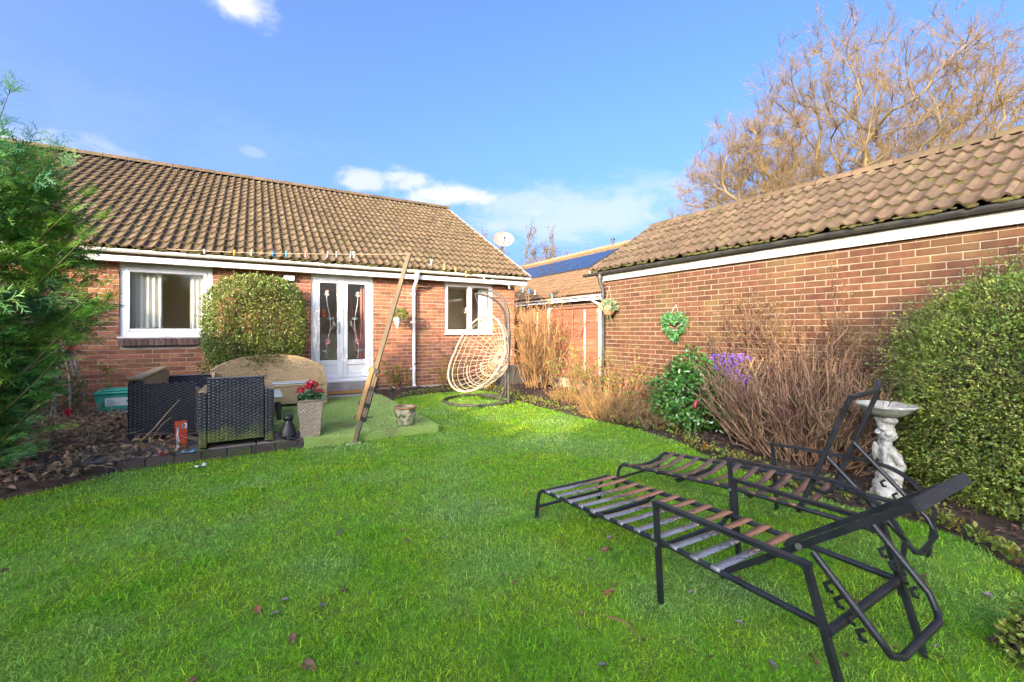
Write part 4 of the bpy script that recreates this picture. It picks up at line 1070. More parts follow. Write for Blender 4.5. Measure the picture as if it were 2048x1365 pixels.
# ---------------------------------------------------------------- rattan lounge set
def weave(name, c1, c2, scale, rough=.55, grime=None):
    m = M(name, c1, c2, rough=rough, scale=9, contrast=(.3, .7), coord='World', c3=grime, scale3=3, contrast3=(.52, .7))
    nt = m.node_tree; N, L = nt.nodes.new, nt.links.new; p = nt.nodes['Principled BSDF']
    g = N('ShaderNodeNewGeometry'); sep = N('ShaderNodeSeparateXYZ'); L(g.outputs['Position'], sep.inputs[0])
    def mth(op, a, b=None):
        x = N('ShaderNodeMath'); x.operation = op
        for i, q in enumerate((a, b)):
            if q is None: continue
            if isinstance(q, (int, float)): x.inputs[i].default_value = q
            else: L(q, x.inputs[i])
        return x.outputs[0]
    h = mth('ADD', sep.outputs[0], sep.outputs[1])
    sx = mth('SINE', mth('MULTIPLY', h, scale)); 
    sy = mth('SINE', mth('MULTIPLY', mth('ADD', mth('MULTIPLY', sep.outputs[2], scale * 2.0), mth('MULTIPLY', mth('SIGN', sx), 1.57)), 1.0))
    hgt = mth('ADD', mth('MULTIPLY', mth('ABSOLUTE', sx), .6), mth('MULTIPLY', sy, .4))
    b = N('ShaderNodeBump'); b.inputs['Strength'].default_value = .9; b.inputs['Distance'].default_value = .006; L(hgt, b.inputs['Height']); L(b.outputs[0], p.inputs['Normal'])
    src = p.inputs['Base Color'].links[0].from_socket
    dk = N('ShaderNodeMapRange'); L(hgt, dk.inputs['Value']); dk.inputs['From Min'].default_value = -.3; dk.inputs['From Max'].default_value = .5; dk.inputs['To Min'].default_value = .45; dk.inputs['To Max'].default_value = 1.05
    hs = N('ShaderNodeHueSaturation'); L(src, hs.inputs['Color']); L(dk.outputs[0], hs.inputs['Value']); L(hs.outputs[0], p.inputs['Base Color'])
M('dark_rattan', (0.016, 0.016, 0.022), (0.028, 0.026, 0.034), rough=.30, scale=9, coord='World', spec=.5)
M('dark_rattan_mossy', (0.015, 0.016, 0.022), (0.026, 0.026, 0.033), rough=.30, scale=9, coord='World', spec=.5)
weave('tan_rattan', (0.50, 0.36, 0.19), (0.42, 0.30, 0.155), 240, .5)
M('planter_weave', (0.30, 0.235, 0.175), (0.21, 0.165, 0.125), rough=.5, scale=30, coord='World')
weave('brown_rattan', (0.29, 0.22, 0.155), (0.20, 0.15, 0.11), 230, .5)
M('dark_foot', (0.02, 0.02, 0.02), rough=.5)
zt = PZ + .012
def woven(name, o, ux, uz, w, h, mat, parent, p=.036, q=.032, A=.009):
    """a basket-weave face: o corner, ux across, uz up, relief along ux x uz"""
    o, ux, uz = Vector(o), Vector(ux).normalized(), Vector(uz).normalized(); nn_ = ux.cross(uz)
    nx, nz = max(4, int(w / (p / 4))), max(4, int(h / (q / 4))); X, Z = np.meshgrid(np.linspace(0, w, nx + 1), np.linspace(0, h, nz + 1))
    k = np.floor(X / p); D = A * np.abs(np.sin(np.pi * X / p)) ** .6 * (.55 + .45 * np.sin(2 * np.pi * Z / q + np.pi * k))
    V = np.array(o) + X[..., None] * np.array(ux) + Z[..., None] * np.array(uz) + D[..., None] * np.array(nn_)
    i = np.arange((nx + 1) * (nz + 1)).reshape(nz + 1, nx + 1); idx = np.stack([i[:-1, :-1], i[:-1, 1:], i[1:, 1:], i[1:, :-1]], -1).reshape(-1, 4)
    return np_mesh(name, V.reshape(-1, 3), np.full(len(idx), 4), idx, mat, parent, True)
# sofa facing the french doors, its open side to the right
s1 = root('rattan_sofa', (-.88, 6.9, zt), 'dark rattan sofa with tan woven inside, beside the green recycling box', 'sofa', 'rattan lounge set')
A0, A1, B0, B1 = -1.18, -.55, 6.12, 7.75
def panel(lo, hi, mat, name, par, c=.012): return MB().cbox(lo, hi, c).build(name, mat, par)
panel((A0, B0, zt + .03), (A0 + .05, B1, .745), 'dark_rattan', 'back_outer', s1)
bk = MB(); bk.prism([(A0 + .052, B0 + .06, .10), (A0 + .13, B0 + .06, .10), (A0 + .105, B0 + .06, .745), (A0 + .052, B0 + .06, .745)], (0, B1 - B0 - .06, 0)); bk.build('backrest', 'tan_rattan', s1)
panel((A0 + .05, B0 - .001, zt + .03), (A0 + .134, B0 + .058, .746), 'dark_rattan', 'back_end', s1)
panel((A0 - .002, B0 - .002, .747), (A0 + .115, B1 + .002, .785), 'tan_rattan', 'back_rail', s1)
panel((A0 + .135, B0, zt + .03), (A1, B0 + .045, .625), 'dark_rattan', 'near_arm', s1); panel((A0 + .135, B1 - .05, zt + .03), (A1, B1, .64), 'dark_rattan', 'far_arm', s1)
woven('woven_face', (A0 + .0, B0 - .002, zt + .035), (1, 0, 0), (0, 0, 1), A1 - A0 - .03, .585, 'dark_rattan', s1)
woven('woven_face', (A0 + .14, B1 - .052, .42), (1, 0, 0), (0, 0, 1), A1 - A0 - .15, .21, 'dark_rattan', s1)
woven('woven_face', (A0 + .135, B1 - .01, .40), (0, -1, 0), (0, 0, 1), B1 - B0 - .07, .34, 'tan_rattan', s1, .018, .016, .003)
panel((A1 - .03, B0 - .003, zt + .02), (A1 + .004, B0 + .05, .632), 'tan_rattan', 'arm_edge', s1, .004)
M('rattan_rail_sheen', (0.12, 0.12, 0.14), (0.09, 0.09, 0.105), rough=.35, spec=.6)  # sky light caught on the top edges, put into a lighter grey-blue colour
panel((A0 + .135, B0 - .004, .626), (A1, B0 + .05, .642), 'rattan_rail_sheen', 'arm_rail_sheen', s1, .006); panel((A0 + .135, B1 - .055, .641), (A1, B1 + .004, .656), 'rattan_rail_sheen', 'arm_rail_sheen', s1, .006)  # thin strips carrying the painted sky sheen along the arm tops
panel((A0 + .13, B0 + .05, .28), (A1 - .02, B1 - .055, .40), 'dark_rattan', 'seat', s1)
for x, y in ((A0 + .03, B0 + .03), (A1 - .05, B0 + .03), (A0 + .03, B1 - .03), (A1 - .05, B1 - .03)): MB().cbox((x - .02, y - .02, zt - .006), (x + .02, y + .02, zt + .035), .003).build('leg', 'dark_foot', s1)
# armchair with its back to the lawn
s2 = root('rattan_armchair', (-.16, 5.7, zt), 'dark rattan armchair seen from behind at the lawn edge, green mould low down', 'armchair', 'rattan lounge set')
C0, C1, D0, D1 = -.50, .17, 5.40, 6.08
m2 = MB(); m2.cbox((C0 + .075, D0, zt + .05), (C1 - .085, D0 + .05, .79), .012); ob = m2.build('back_outer', 'dark_rattan_mossy', s2)
woven('woven_face', (C0 + .08, D0 - .002, zt + .055), (1, 0, 0), (0, 0, 1), C1 - C0 - .17, .64, 'dark_rattan_mossy', s2)
panel((C0 + .073, D0 - .005, .791), (C1 - .083, D0 + .055, .806), 'rattan_rail_sheen', 'back_rail', s2, .006)  # same painted sky sheen along the top of the chair back
panel((C0 + .08, D0 + .05, .3), (C1 - .09, D0 + .13, .785), 'tan_rattan', 'backrest', s2)
for a, b, nm in ((C0, C0 + .075, 'arm'), (C1 - .085, C1, 'arm')):
    panel((a, D0 + .006, zt + .0), (b, D1, .645), 'dark_rattan', nm, s2)
    woven('woven_face', (a + .004, D0 + .004, zt + .01), (1, 0, 0), (0, 0, 1), b - a - .008, .56, 'dark_rattan_mossy', s2)
    panel((a - .002, D0 + .03, .647), (b + .002, D1 + .003, .668), 'tan_rattan', 'arm_top', s2, .005)
panel((C1 + .001, D0 + .04, zt + .02), (C1 + .006, D1, .64), 'tan_rattan', 'arm_side', s2, .001)
panel((C0 + .08, D0 + .14, .28), (C1 - .09, D1 - .02, .40), 'dark_rattan', 'seat', s2)
# mould stain: green film low on the chair's back
MT = MATS['dark_rattan_mossy']; nt = MT.node_tree; N, L = nt.nodes.new, nt.links.new; p = nt.nodes['Principled BSDF']; src = p.inputs['Base Color'].links[0].from_socket
g = N('ShaderNodeNewGeometry'); sp = N('ShaderNodeSeparateXYZ'); L(g.outputs['Position'], sp.inputs[0]); nz = N('ShaderNodeTexNoise'); nz.inputs['Scale'].default_value = 7; L(g.outputs['Position'], nz.inputs['Vector'])
ma = N('ShaderNodeMath'); ma.operation = 'MULTIPLY_ADD'; L(nz.outputs['Fac'], ma.inputs[0]); ma.inputs[1].default_value = -.35; L(sp.outputs[2], ma.inputs[2]); mrr = N('ShaderNodeMapRange'); L(ma.outputs[0], mrr.inputs['Value']); mrr.inputs['From Min'].default_value = .12; mrr.inputs['From Max'].default_value = .0
mx = N('ShaderNodeMix'); mx.data_type = 'RGBA'; L(mrr.outputs[0], mx.inputs[0]); L(src, mx.inputs[6]); mx.inputs[7].default_value = (.075, .09, .02, 1); L(mx.outputs[2], p.inputs['Base Color'])
# curved tan sofa against the wall
s3 = root('curved_sofa', (.22, 8.0, zt), 'tan woven sofa with a tall arched back in front of the round shrub', 'sofa', 'rattan lounge set')
E0, E1, G0, G1 = -.60, 1.02, 7.60, 8.32
N_ = 28; V = []; Fs = []
for i in range(N_ + 1):
    t = i / N_; x = E0 + (E1 - E0) * t; k = 2 * t - 1
    top = .665 + .215 * (1 - abs(k) ** 2.6); bow = G1 - .16 * k * k
    for y, z in ((bow - .055, .40), (bow - .02, top), (bow + .02, top + .012), (bow + .045, top - .01), (bow + .06, zt + .02)): V.append((x, y, z))
for i in range(N_):
    for j in range(4): a = i * 5 + j; Fs.append((a, a + 5, a + 6, a + 1))
Fs += [(0, 1, 2, 3, 4), tuple(N_ * 5 + j for j in (4, 3, 2, 1, 0))]
MB().add(V, Fs).build('backrest', 'tan_rattan', s3, True)
nx, nz = 300, 60; T_, Zs = np.meshgrid(np.linspace(.012, .988, nx + 1), np.linspace(0, .97, nz + 1)); K_ = 2 * T_ - 1; top_ = .665 + .215 * (1 - np.abs(K_) ** 2.6); Xs = E0 + (E1 - E0) * T_; Zw = .41 + (top_ - .41) * Zs
rel = .004 * 2.2 * np.abs(np.sin(np.pi * Xs / .04)) ** .6 * (.55 + .45 * np.sin(2 * np.pi * Zw / .045 + np.pi * np.floor(Xs / .04))); Yw = G1 - .16 * K_ ** 2 - .056 + .034 * Zs - rel
i_ = np.arange((nx + 1) * (nz + 1)).reshape(nz + 1, nx + 1); np_mesh('woven_face', np.stack([Xs, Yw, Zw], -1).reshape(-1, 3), np.full(nx * nz, 4), np.stack([i_[:-1, :-1], i_[:-1, 1:], i_[1:, 1:], i_[1:, :-1]], -1).reshape(-1, 4), 'tan_rattan', s3, True)
for sx, xa in ((1, E0), (-1, E1)):
    m = MB(); pts = [(xa + sx * .035, G1 - .14, .655), (xa + sx * .035, G1 - .30, .60), (xa + sx * .035, G0 + .14, .53), (xa + sx * .04, G0 + .03, .46), (xa + sx * .05, G0 - .0, .36)]
    V = []; 
    for (x, y, z) in pts: V += [(x - .03, y, z), (x + .03, y, z), (x + .03, y, zt + .02), (x - .03, y, zt + .02)]
    Fs = [(0, 3, 2, 1), tuple(16 + k for k in range(4))]
    for i in range(4):
        for k in range(4): Fs.append((i * 4 + k, i * 4 + (k + 1) % 4, i * 4 + 4 + (k + 1) % 4, i * 4 + 4 + k))
    m.add(V, Fs).build('arm', 'tan_rattan', s3)
panel((E0 + .07, G0 + .012, zt + .045), (E1 - .07, G0 + .06, .40), 'tan_rattan', 'seat_front', s3)
panel((E0 + .07, G0 + .02, .402), (E1 - .07, G1 - .14, .44), 'tan_rattan', 'seat', s3)
for x, y in ((E0 + .06, G0 + .05), (E1 - .06, G0 + .05), (E0 + .08, G1 - .16), (E1 - .08, G1 - .16)): MB().cbox((x - .02, y - .02, zt - .006), (x + .02, y + .02, zt + .045), .003).build('leg', 'dark_foot', s3)
M('table_glass', (0.42, 0.52, 0.56), (0.36, 0.46, 0.5), rough=.12, spec=.8)
ct = root('coffee_table', (.1, 6.95, zt), 'low rattan coffee table with pale glass top between the sofas', 'table', 'rattan lounge set')
MB().cbox((-.30, 6.55, .402), (.32, 7.35, .412), .003).build('table_top', 'table_glass', ct); MB().cbox((-.28, 6.57, .34), (.30, 7.33, .400), .006).build('apron', 'tan_rattan', ct)
for x, y in ((-.25, 6.6), (.27, 6.6), (-.25, 7.3), (.27, 7.3)): MB().cbox((x - .025, y - .025, zt), (x + .025, y + .025, .34), .004).build('leg', 'dark_rattan', ct)
pp = (.25, 7.9); MB().cbox((-.05, 7.68, .442), (.80, 8.02, .462), .008).build('seat_pad', 'table_glass', s3)

# ---------------------------------------------------------------- tall planter with geraniums
pc = Vector((.545, 5.47, zt))
pl = root('wicker_planter', pc, 'tall tapered brown wicker planter of red geraniums at the turf edge', 'planter')
def frust(mb, c, w0, w1, h, z0=0, yaw=.0):
    V = []
    for w, z in ((w0, z0), (w1, z0 + h)):
        for sx, sy in ((-1, -1), (1, -1), (1, 1), (-1, 1)):
            x, y = sx * w, sy * w; V.append((c[0] + x * math.cos(yaw) - y * math.sin(yaw), c[1] + x * math.sin(yaw) + y * math.cos(yaw), c[2] + z))
    mb.add(V, [(3, 2, 1, 0), (0, 1, 5, 4), (1, 2, 6, 5), (2, 3, 7, 6), (3, 0, 4, 7)]); return mb
ya = -.12
m = frust(MB(), pc, .098, .132, .41, yaw=ya); m.build('planter_body', 'brown_rattan', pl)
fv = [np.array(v) for v in m.v]
for (a_, b_, c_, d_) in ((0, 1, 5, 4), (1, 2, 6, 5), (2, 3, 7, 6), (3, 0, 4, 7)):
    S_, T_ = np.meshgrid(np.linspace(0, 1, 65), np.linspace(0, .985, 97)); S3, T3 = S_[..., None], T_[..., None]
    Pq = (fv[a_] * (1 - S3) + fv[b_] * S3) * (1 - T3) + (fv[d_] * (1 - S3) + fv[c_] * S3) * T3; nq = np.cross(fv[b_] - fv[a_], fv[d_] - fv[a_]); nq = nq / np.linalg.norm(nq); row = np.floor(T_ * 20)
    Pq = Pq + (.001 + .006 * np.abs(np.sin(np.pi * T_ * 20)) ** .6 * (.5 + .5 * np.sin(2 * np.pi * S_ * 6 + np.pi * row)))[..., None] * nq
    i_ = np.arange(65 * 97).reshape(97, 65); np_mesh('woven_face', Pq.reshape(-1, 3), np.full(64 * 96, 4), np.stack([i_[:-1, :-1], i_[:-1, 1:], i_[1:, 1:], i_[1:, :-1]], -1).reshape(-1, 4), 'planter_weave', pl, True)
m = MB()
for k in range(4):
    a = ya + math.pi / 4 + k * math.pi / 2; b = a + math.pi / 2; R = .134 * 1.414
    m.tube([(pc.x + R * math.cos(a), pc.y + R * math.sin(a), pc.z + .41), (pc.x + R * math.cos(b), pc.y + R * math.sin(b), pc.z + .41)], .012, 8)
m.build('rim', 'brown_rattan', pl, True)
m = frust(MB(), pc, .10, .122, .02, .375, ya); m.add([(pc.x - .118, pc.y - .118, pc.z + .392), (pc.x + .118, pc.y - .118, pc.z + .392), (pc.x + .118, pc.y + .118, pc.z + .392), (pc.x - .118, pc.y + .118, pc.z + .392)], [(0, 1, 2, 3)]); m.build('soil', 'bark_soil', pl)
M('geranium_leaf', (0.05, 0.13, 0.05), (0.10, 0.20, 0.09), rough=.6, scale=30, var=.35, hue=.02, trans=.25)
M('geranium_red', (0.55, 0.012, 0.045), (0.40, 0.008, 0.03), rough=.5, scale=30, var=.2, trans=.2)
rg = np.random.default_rng(3)
n = 260; P = np.array(pc) + np.column_stack([rg.uniform(-.12, .12, n), rg.uniform(-.12, .12, n), .40 + rg.random(n) * .09]); D = np.column_stack([rg.normal(size=n), rg.normal(size=n), rg.normal(size=n) * .4 + .25])
leaves('geranium_leaves', P, D, np.tile([0, 0, 1.0], (n, 1)) + rg.normal(size=(n, 3)) * .4, rg.uniform(.04, .07, n), rg.uniform(.04, .065, n), 'geranium_leaf', pl, kind=6, fold=.1)
for k, (dx, dy, dz) in enumerate(((-.10, .0, .52), (.0, -.01, .60), (.045, .02, .57), (-.015, .05, .55), (.09, .0, .49))):
    c = np.array(pc) + np.array([dx, dy, dz]); n = 60; N0 = rvec(n, rg); leaves('flower_head', c + N0 * np.array([.035, .035, .028]) * .8, N0 + rg.normal(size=(n, 3)) * .7, N0, .024, .022, 'geranium_red', pl, kind=6, fold=.1)
    MB().tube([(pc.x + dx * .5, pc.y + dy * .5, pc.z + .4), (pc.x + dx, pc.y + dy, pc.z + dz)], .003, 5).build('flower_stem', 'geranium_leaf', pl, True)

# ---------------------------------------------------------------- black cat ornament, seen from behind
M('black_glaze', (0.010, 0.010, 0.011), (0.022, 0.022, 0.022), rough=.38, scale=30, bump=.3, bscale=120)
cc = gnd(575, 878, zt); 
def body_mesh(name, balls, mat, parent, voxel=.008, smooth_it=6, rot=0, org=None, disp=None, scale=1):
    mb = MB(); ca, sa = math.cos(rot), math.sin(rot)
    for (x, y, z, rx, ry, rz) in balls:
        b = MB().ball((0, 0, 0), (rx * scale, ry * scale, rz * scale), 20, 12)
        X, Y = x * scale, y * scale
        mb.add([(org[0] + (v[0] + X) * ca - (v[1] + Y) * sa, org[1] + (v[0] + X) * sa + (v[1] + Y) * ca, org[2] + v[2] + z * scale) for v in b.v], b.f)
    o = mb.build(name, mat, parent, True, origin=org, sharp=0)
    r = o.modifiers.new('remesh', 'REMESH'); r.mode = 'VOXEL'; r.voxel_size = voxel; r.use_smooth_shade = True
    s = o.modifiers.new('smooth', 'SMOOTH'); s.iterations = smooth_it; s.factor = .5
    if disp:
        tx = bpy.data.textures.new(name + '_relief', 'CLOUDS'); tx.noise_scale = disp[1]; d = o.modifiers.new('relief', 'DISPLACE'); d.texture = tx; d.strength = disp[0]; d.mid_level = .5
    return o
def limb(p, q, r0, r1, n=6, fl=1.0):
    return [tuple(p[i] + (q[i] - p[i]) * t for i in range(3)) + ((r0 + (r1 - r0) * t), (r0 + (r1 - r0) * t) * fl, (r0 + (r1 - r0) * t)) for t in np.linspace(0, 1, n)]
cat = []
for z_ in np.linspace(.02, .20, 26):
    k_ = (z_ - .02) / .18; w_ = float(np.interp(k_, [0, .12, .35, .6, .8, 1], [.078, .088, .082, .064, .046, .034])); cat.append((0, .006 + .020 * k_, float(z_), w_, w_ * .88, .022))
cat += [(0, .034, .224, .054, .049, .042), (0, .072, .214, .022, .022, .018), (.02, .05, .212, .02, .02, .018), (-.02, .05, .212, .02, .02, .018)]
cat += limb((-.03, .07, .015), (-.028, .06, .14), .018, .022) + limb((.03, .07, .015), (.028, .06, .14), .018, .022) + limb((-.06, .03, .03), (-.075, .07, .022), .03, .02) + limb((.06, .03, .03), (.075, .07, .022), .03, .02)
cat += limb((.02, -.07, .016), (.095, -.045, .016), .014, .012) + limb((.095, -.045, .016), (.112, -.01, .055), .012, .009)
for sx in (-1, 1): cat += limb((sx * .032, .032, .245), (sx * .044, .028, .302), .023, .004, 14, .5)
ct_ = tag(body_mesh('cat_ornament', cat, 'black_glaze', None, .0045, 14, -.35, cc), 'glossy black cat ornament sitting with its back turned beside the wicker planter', 'cat ornament')

# ---------------------------------------------------------------- carton, scraps, recycling box, bag
M('carton_orange', (0.52, 0.09, 0.03), (0.42, 0.06, 0.02), rough=.45, scale=6)
M('carton_red', (0.38, 0.02, 0.03), rough=.45); M('carton_white', (0.72, 0.74, 0.78), rough=.45); M('carton_blue', (0.10, 0.28, 0.55), rough=.45)
kc = gnd(362, 896, zt - .01); ka = .28
bx = root('carton', kc, 'tall orange and red carton standing on end against the dark rattan', 'carton')
def kpt(x, y, z): return (kc.x + x * math.cos(ka) - y * math.sin(ka), kc.y + x * math.sin(ka) + y * math.cos(ka), kc.z + z)
m = MB().cbox((-.048, -.04, 0), (.048, .04, .275), .004); m.v = [kpt(*v) for v in m.v]; m.build('carton_body', 'carton_orange', bx)
def print_(poly, mat, nm='printed_panel'):
    m = MB().prism([(x, -.0402, z) for x, z in poly], (0, -.0012, 0)); m.v = [kpt(*v) for v in m.v]; m.build(nm, mat, bx)
print_([(-.02, .09), (.046, .12), (.046, .165), (-.02, .13)], 'carton_red')
print_([(-.047, .01), (-.024, .01), (-.020, .09), (-.032, .14), (-.022, .20), (-.040, .22), (-.044, .12)], 'carton_white')
print_([(-.042, .06), (-.034, .06), (-.030, .11), (-.040, .12)], 'carton_blue'); print_([(-.036, .17), (-.022, .19), (-.026, .225), (-.038, .215)], 'carton_blue')
print_([(.02, .21), (.034, .20), (.044, .215), (.044, .25), (.030, .262), (.016, .255), (.030, .245), (.034, .23)], 'carton_white'); print_([(.0, .20), (.012, .21), (.01, .25), (.0, .255)], 'carton_blue')
def scrap(u, v, w, l, mat, label, cat, z=.012, yaw=.4):
    c = gnd(u, v, z); m = MB(); n = 5
    V = []; 
    for i in range(n + 1):
        for j in (0, 1): a, b = (i / n - .5) * l, (j - .5) * w; V.append((c.x + a * math.cos(yaw) - b * math.sin(yaw), c.y + a * math.sin(yaw) + b * math.cos(yaw), z + .012 * math.sin(i * 1.3 + j) + .012))
    Fs = [(2 * i, 2 * i + 2, 2 * i + 3, 2 * i + 1) for i in range(n)]
    o = m.add(V, Fs).build('litter_scrap', mat, None, True); s = o.modifiers.new('thick', 'SOLIDIFY'); s.thickness = .003
    return tag(o, label, cat)
scrap(401, 934, .03, .11, 'carton_white', 'crumpled white wrapper lying on the grass near the armchair', 'wrapper', yaw=.9)
scrap(376, 905, .05, .10, 'carton_blue', 'pale blue scrap of packaging on the paving beside the carton', 'wrapper', z=zt, yaw=.2)
scrap(322, 910, .05, .06, 'carton_red', 'small red and green scrap among the dead leaves', 'wrapper', z=.09, yaw=.5)
M('recycle_green', (0.05, 0.38, 0.27), (0.04, 0.30, 0.22), rough=.45, scale=4); M('paper_label', (0.70, 0.71, 0.72), (0.6, 0.61, 0.62), rough=.6, scale=50)
gb = gnd(240, 823, .085); gb = Vector((-1.72, 8.62, .085))
rb = root('recycling_box', gb, 'green plastic recycling box with lid and white label by the wall', 'recycling box')
V = []
for w, d, z in ((.24, .16, 0), (.275, .19, .27)):
    for sx, sy in ((-1, -1), (1, -1), (1, 1), (-1, 1)): V.append((gb.x + sx * w, gb.y + sy * d, gb.z + z))
MB().add(V, [(3, 2, 1, 0), (0, 1, 5, 4), (1, 2, 6, 5), (2, 3, 7, 6), (3, 0, 4, 7), (4, 5, 6, 7)]).build('box_body', 'recycle_green', rb)
m = MB(); m.cbox((gb.x - .295, gb.y - .21, gb.z + .272), (gb.x + .295, gb.y + .21, gb.z + .305), .012); m.cbox((gb.x - .25, gb.y - .17, gb.z + .305), (gb.x + .25, gb.y + .17, gb.z + .335), .015); m.build('lid', 'recycle_green', rb)
a, b = -.177, -.166
MB().add([(gb.x - .16, gb.y - .1735, gb.z + .10), (gb.x + .14, gb.y - .1735, gb.z + .10), (gb.x + .14, gb.y - .1865, gb.z + .22), (gb.x - .16, gb.y - .1865, gb.z + .22)], [(0, 1, 2, 3)]).build('label', 'paper_label', rb)
for k in range(3): MB().box((gb.x - .14, gb.y - .187, gb.z + .125 + k * .028), (gb.x - .14 + (.10, .14, .07)[k], gb.y - .179, gb.z + .131 + k * .028)).build('label_print', 'recycle_green', rb)
MB().lathe([(.018, 0), (.018, .004)], (0, 0, 0), 12).xf(Matrix.Translation((gb.x + .09, gb.y - .1815, gb.z + .16)) @ Matrix.Rotation(math.pi / 2, 4, 'X')).build('label_mark', 'recycle_green', rb)
M('bag_black', (0.015, 0.018, 0.03), (0.10, 0.22, 0.42), rough=.25, scale=14, contrast=(.52, .60), spec=.7, c3=(.55, .62, .7), scale3=18, contrast3=(.60, .66), coord='World')
q = Vector((-1.52, 8.2, .09)); rgb = np.random.default_rng(5)
bl = [(float(rgb.uniform(-.17, .17)), float(rgb.uniform(-.09, .09)), .03 + float(rgb.random()) * .03, .06, .05, .035) for _ in range(16)]
tag(body_mesh('plastic_bag', bl, 'bag_black', None, .012, 2, .2, q, (.035, .06)), 'crumpled black and blue plastic sack lying below the recycling box', 'sack')

# ---------------------------------------------------------------- glazed pot, garden spike light
M('pot_glaze', (0.42, 0.36, 0.24), (0.10, 0.12, 0.07), rough=.3, scale=11, contrast=(.42, .58), spec=.6, c3=(.30, .20, .10), scale3=7, contrast3=(.6, .75)); M('pot_rim', (0.34, 0.17, 0.08), (0.26, 0.14, 0.07), rough=.35, scale=15)
pt = gnd(811, 849, zt + .01)
po = root('glazed_pot', pt, 'squat green and cream glazed pot on the corner of the turf', 'flower pot')
MB().lathe([(.088, 0), (.095, .012), (.090, .03), (.108, .09), (.122, .15), (.128, .185), (.124, .20), (.132, .205), (.134, .222), (.118, .222), (.110, .19), (.09, .185)], pt, 32, False).build('pot_body', 'pot_glaze', po, True)
MB().lathe([(.1345, .208), (.141, .213), (.141, .232), (.118, .234), (.116, .223)], pt, 32, False).build('pot_rim', 'pot_rim', po, True); MB().lathe([(.116, .196), (.06, .205), (.001, .207)], pt, 20, False).build('soil', 'bark_soil', po, True)
for k in range(12):
    a = k * math.pi / 6; MB().tube([(pt.x + .112 * math.cos(a), pt.y + .112 * math.sin(a), pt.z + .095), (pt.x + .122 * math.cos(a + .13), pt.y + .122 * math.sin(a + .13), pt.z + .12), (pt.x + .127 * math.cos(a + .26), pt.y + .127 * math.sin(a + .26), pt.z + .165)], [.004, .008, .003], 5).build('relief_leaf', 'pot_glaze', po, True)
q = gnd(779, 805, .02); sk = root('spike_light', q, 'small black solar spotlight on a spike beside the leaning post', 'garden light')
MB().tube([q, q + Vector((.02, .01, .13)), q + Vector((.045, .02, .2))], .007, 8).build('spike', 'black_plastic', sk, True); h = q + Vector((.06, .02, .225)); d = Vector((.5, -.35, .75)).normalized(); MB().tube([h - d * .05, h, h + d * .035], [.022, .034, .042], 14).build('lamp_head', 'black_plastic', sk, True); MB().tube([h + d * .0355, h + d * .038], .037, 14).build('lens', 'steel', sk, True)

# ---------------------------------------------------------------- leaning clothes post, line and pegs
M('grey_timber', (0.155, 0.12, 0.078), (0.10, 0.078, 0.05), rough=.85, scale=10, stretch=(1, 1, .12), bump=.3, bscale=30); M('new_timber', (0.30, 0.175, 0.075), (0.21, 0.12, 0.05), rough=.75, scale=12, stretch=(1, 1, .15)); M('black_tape', (0.012, 0.012, 0.013), rough=.4)
pb = gnd(709, 887, .0); lat0, d0 = (709 - CX) / F * px(*pb)[2], px(*pb)[2]
pt_ = atd(819, 506, d0 + .02); ax_ = (pt_ - pb).normalized(); Lp = (pt_ - pb).length
ps = root('clothes_post', pb, 'leaning grey timber clothes post splinted with pale wood and black tape', 'clothes post')
side = ax_.cross(Vector((SN, CS, 0))).normalized(); fw = side.cross(ax_).normalized(); side = -side
MB().bar([pb - ax_ * .1, pt_], .044, .040, fw).build('post', 'grey_timber', ps)
MB().bar([pb + ax_ * .28 - side * .035 - fw * .008, pb + ax_ * .90 - side * .035 - fw * .008], .05, .055, fw).build('splint', 'new_timber', ps)
MB().bar([pb + ax_ * .26 + side * .038, pb + ax_ * .80 + side * .038], .022, .045, fw).build('splint', 'grey_timber', ps)
for s in (.30, .46, .66, .86): MB().bar([pb + ax_ * (s - .025) - side * .012, pb + ax_ * (s + .025) - side * .012], .125 if s < .8 else .118, .068, fw).build('tape_band', 'black_tape', ps)
MB().tube([pb + ax_ * .33 + side * .06, pb + ax_ * .34 + side * .11, pb + ax_ * .36 + side * .12], .006, 6).build('cleat', 'black_tape', ps, True)
M('cord', (0.34, 0.26, 0.17), rough=.9)
ho = onY(325, 498, 8.96); ro = Vector((5.80, 6.55, 1.86))
cl = root('clothes_line', pt_, 'thin clothes line running from the eaves over the leaning post to the fence', 'clothes line')
def sagp(a, b, t, s): p = a.lerp(b, t); p.z -= s * 4 * t * (1 - t); return p
top = pt_ - ax_ * .015
for a, b, s in ((ho, top, .03), (top, ro, .10)): MB().tube([sagp(a, b, t, s) for t in np.linspace(0, 1, 25)], .0035, 5).build('cord', 'cord', cl, True)
PEG = {'yellow': (0.75, 0.50, 0.03), 'blue': (0.02, 0.22, 0.55), 'aqua': (0.10, 0.42, 0.50), 'grey': (0.42, 0.45, 0.45), 'pink': (0.62, 0.28, 0.28), 'white': (0.72, 0.68, 0.62), 'olive': (0.36, 0.34, 0.10), 'mint': (0.20, 0.48, 0.36)}
for k, c in PEG.items(): M('peg_' + k, c, rough=.45)
def on_line(u, a, b, s):
    lo, hi = 0.0, 1.0
    for _ in range(30):
        mid_ = (lo + hi) / 2
        if px(*sagp(a, b, mid_, s))[0] < u: lo = mid_
        else: hi = mid_
    return sagp(a, b, lo, s)
ordinal = {}
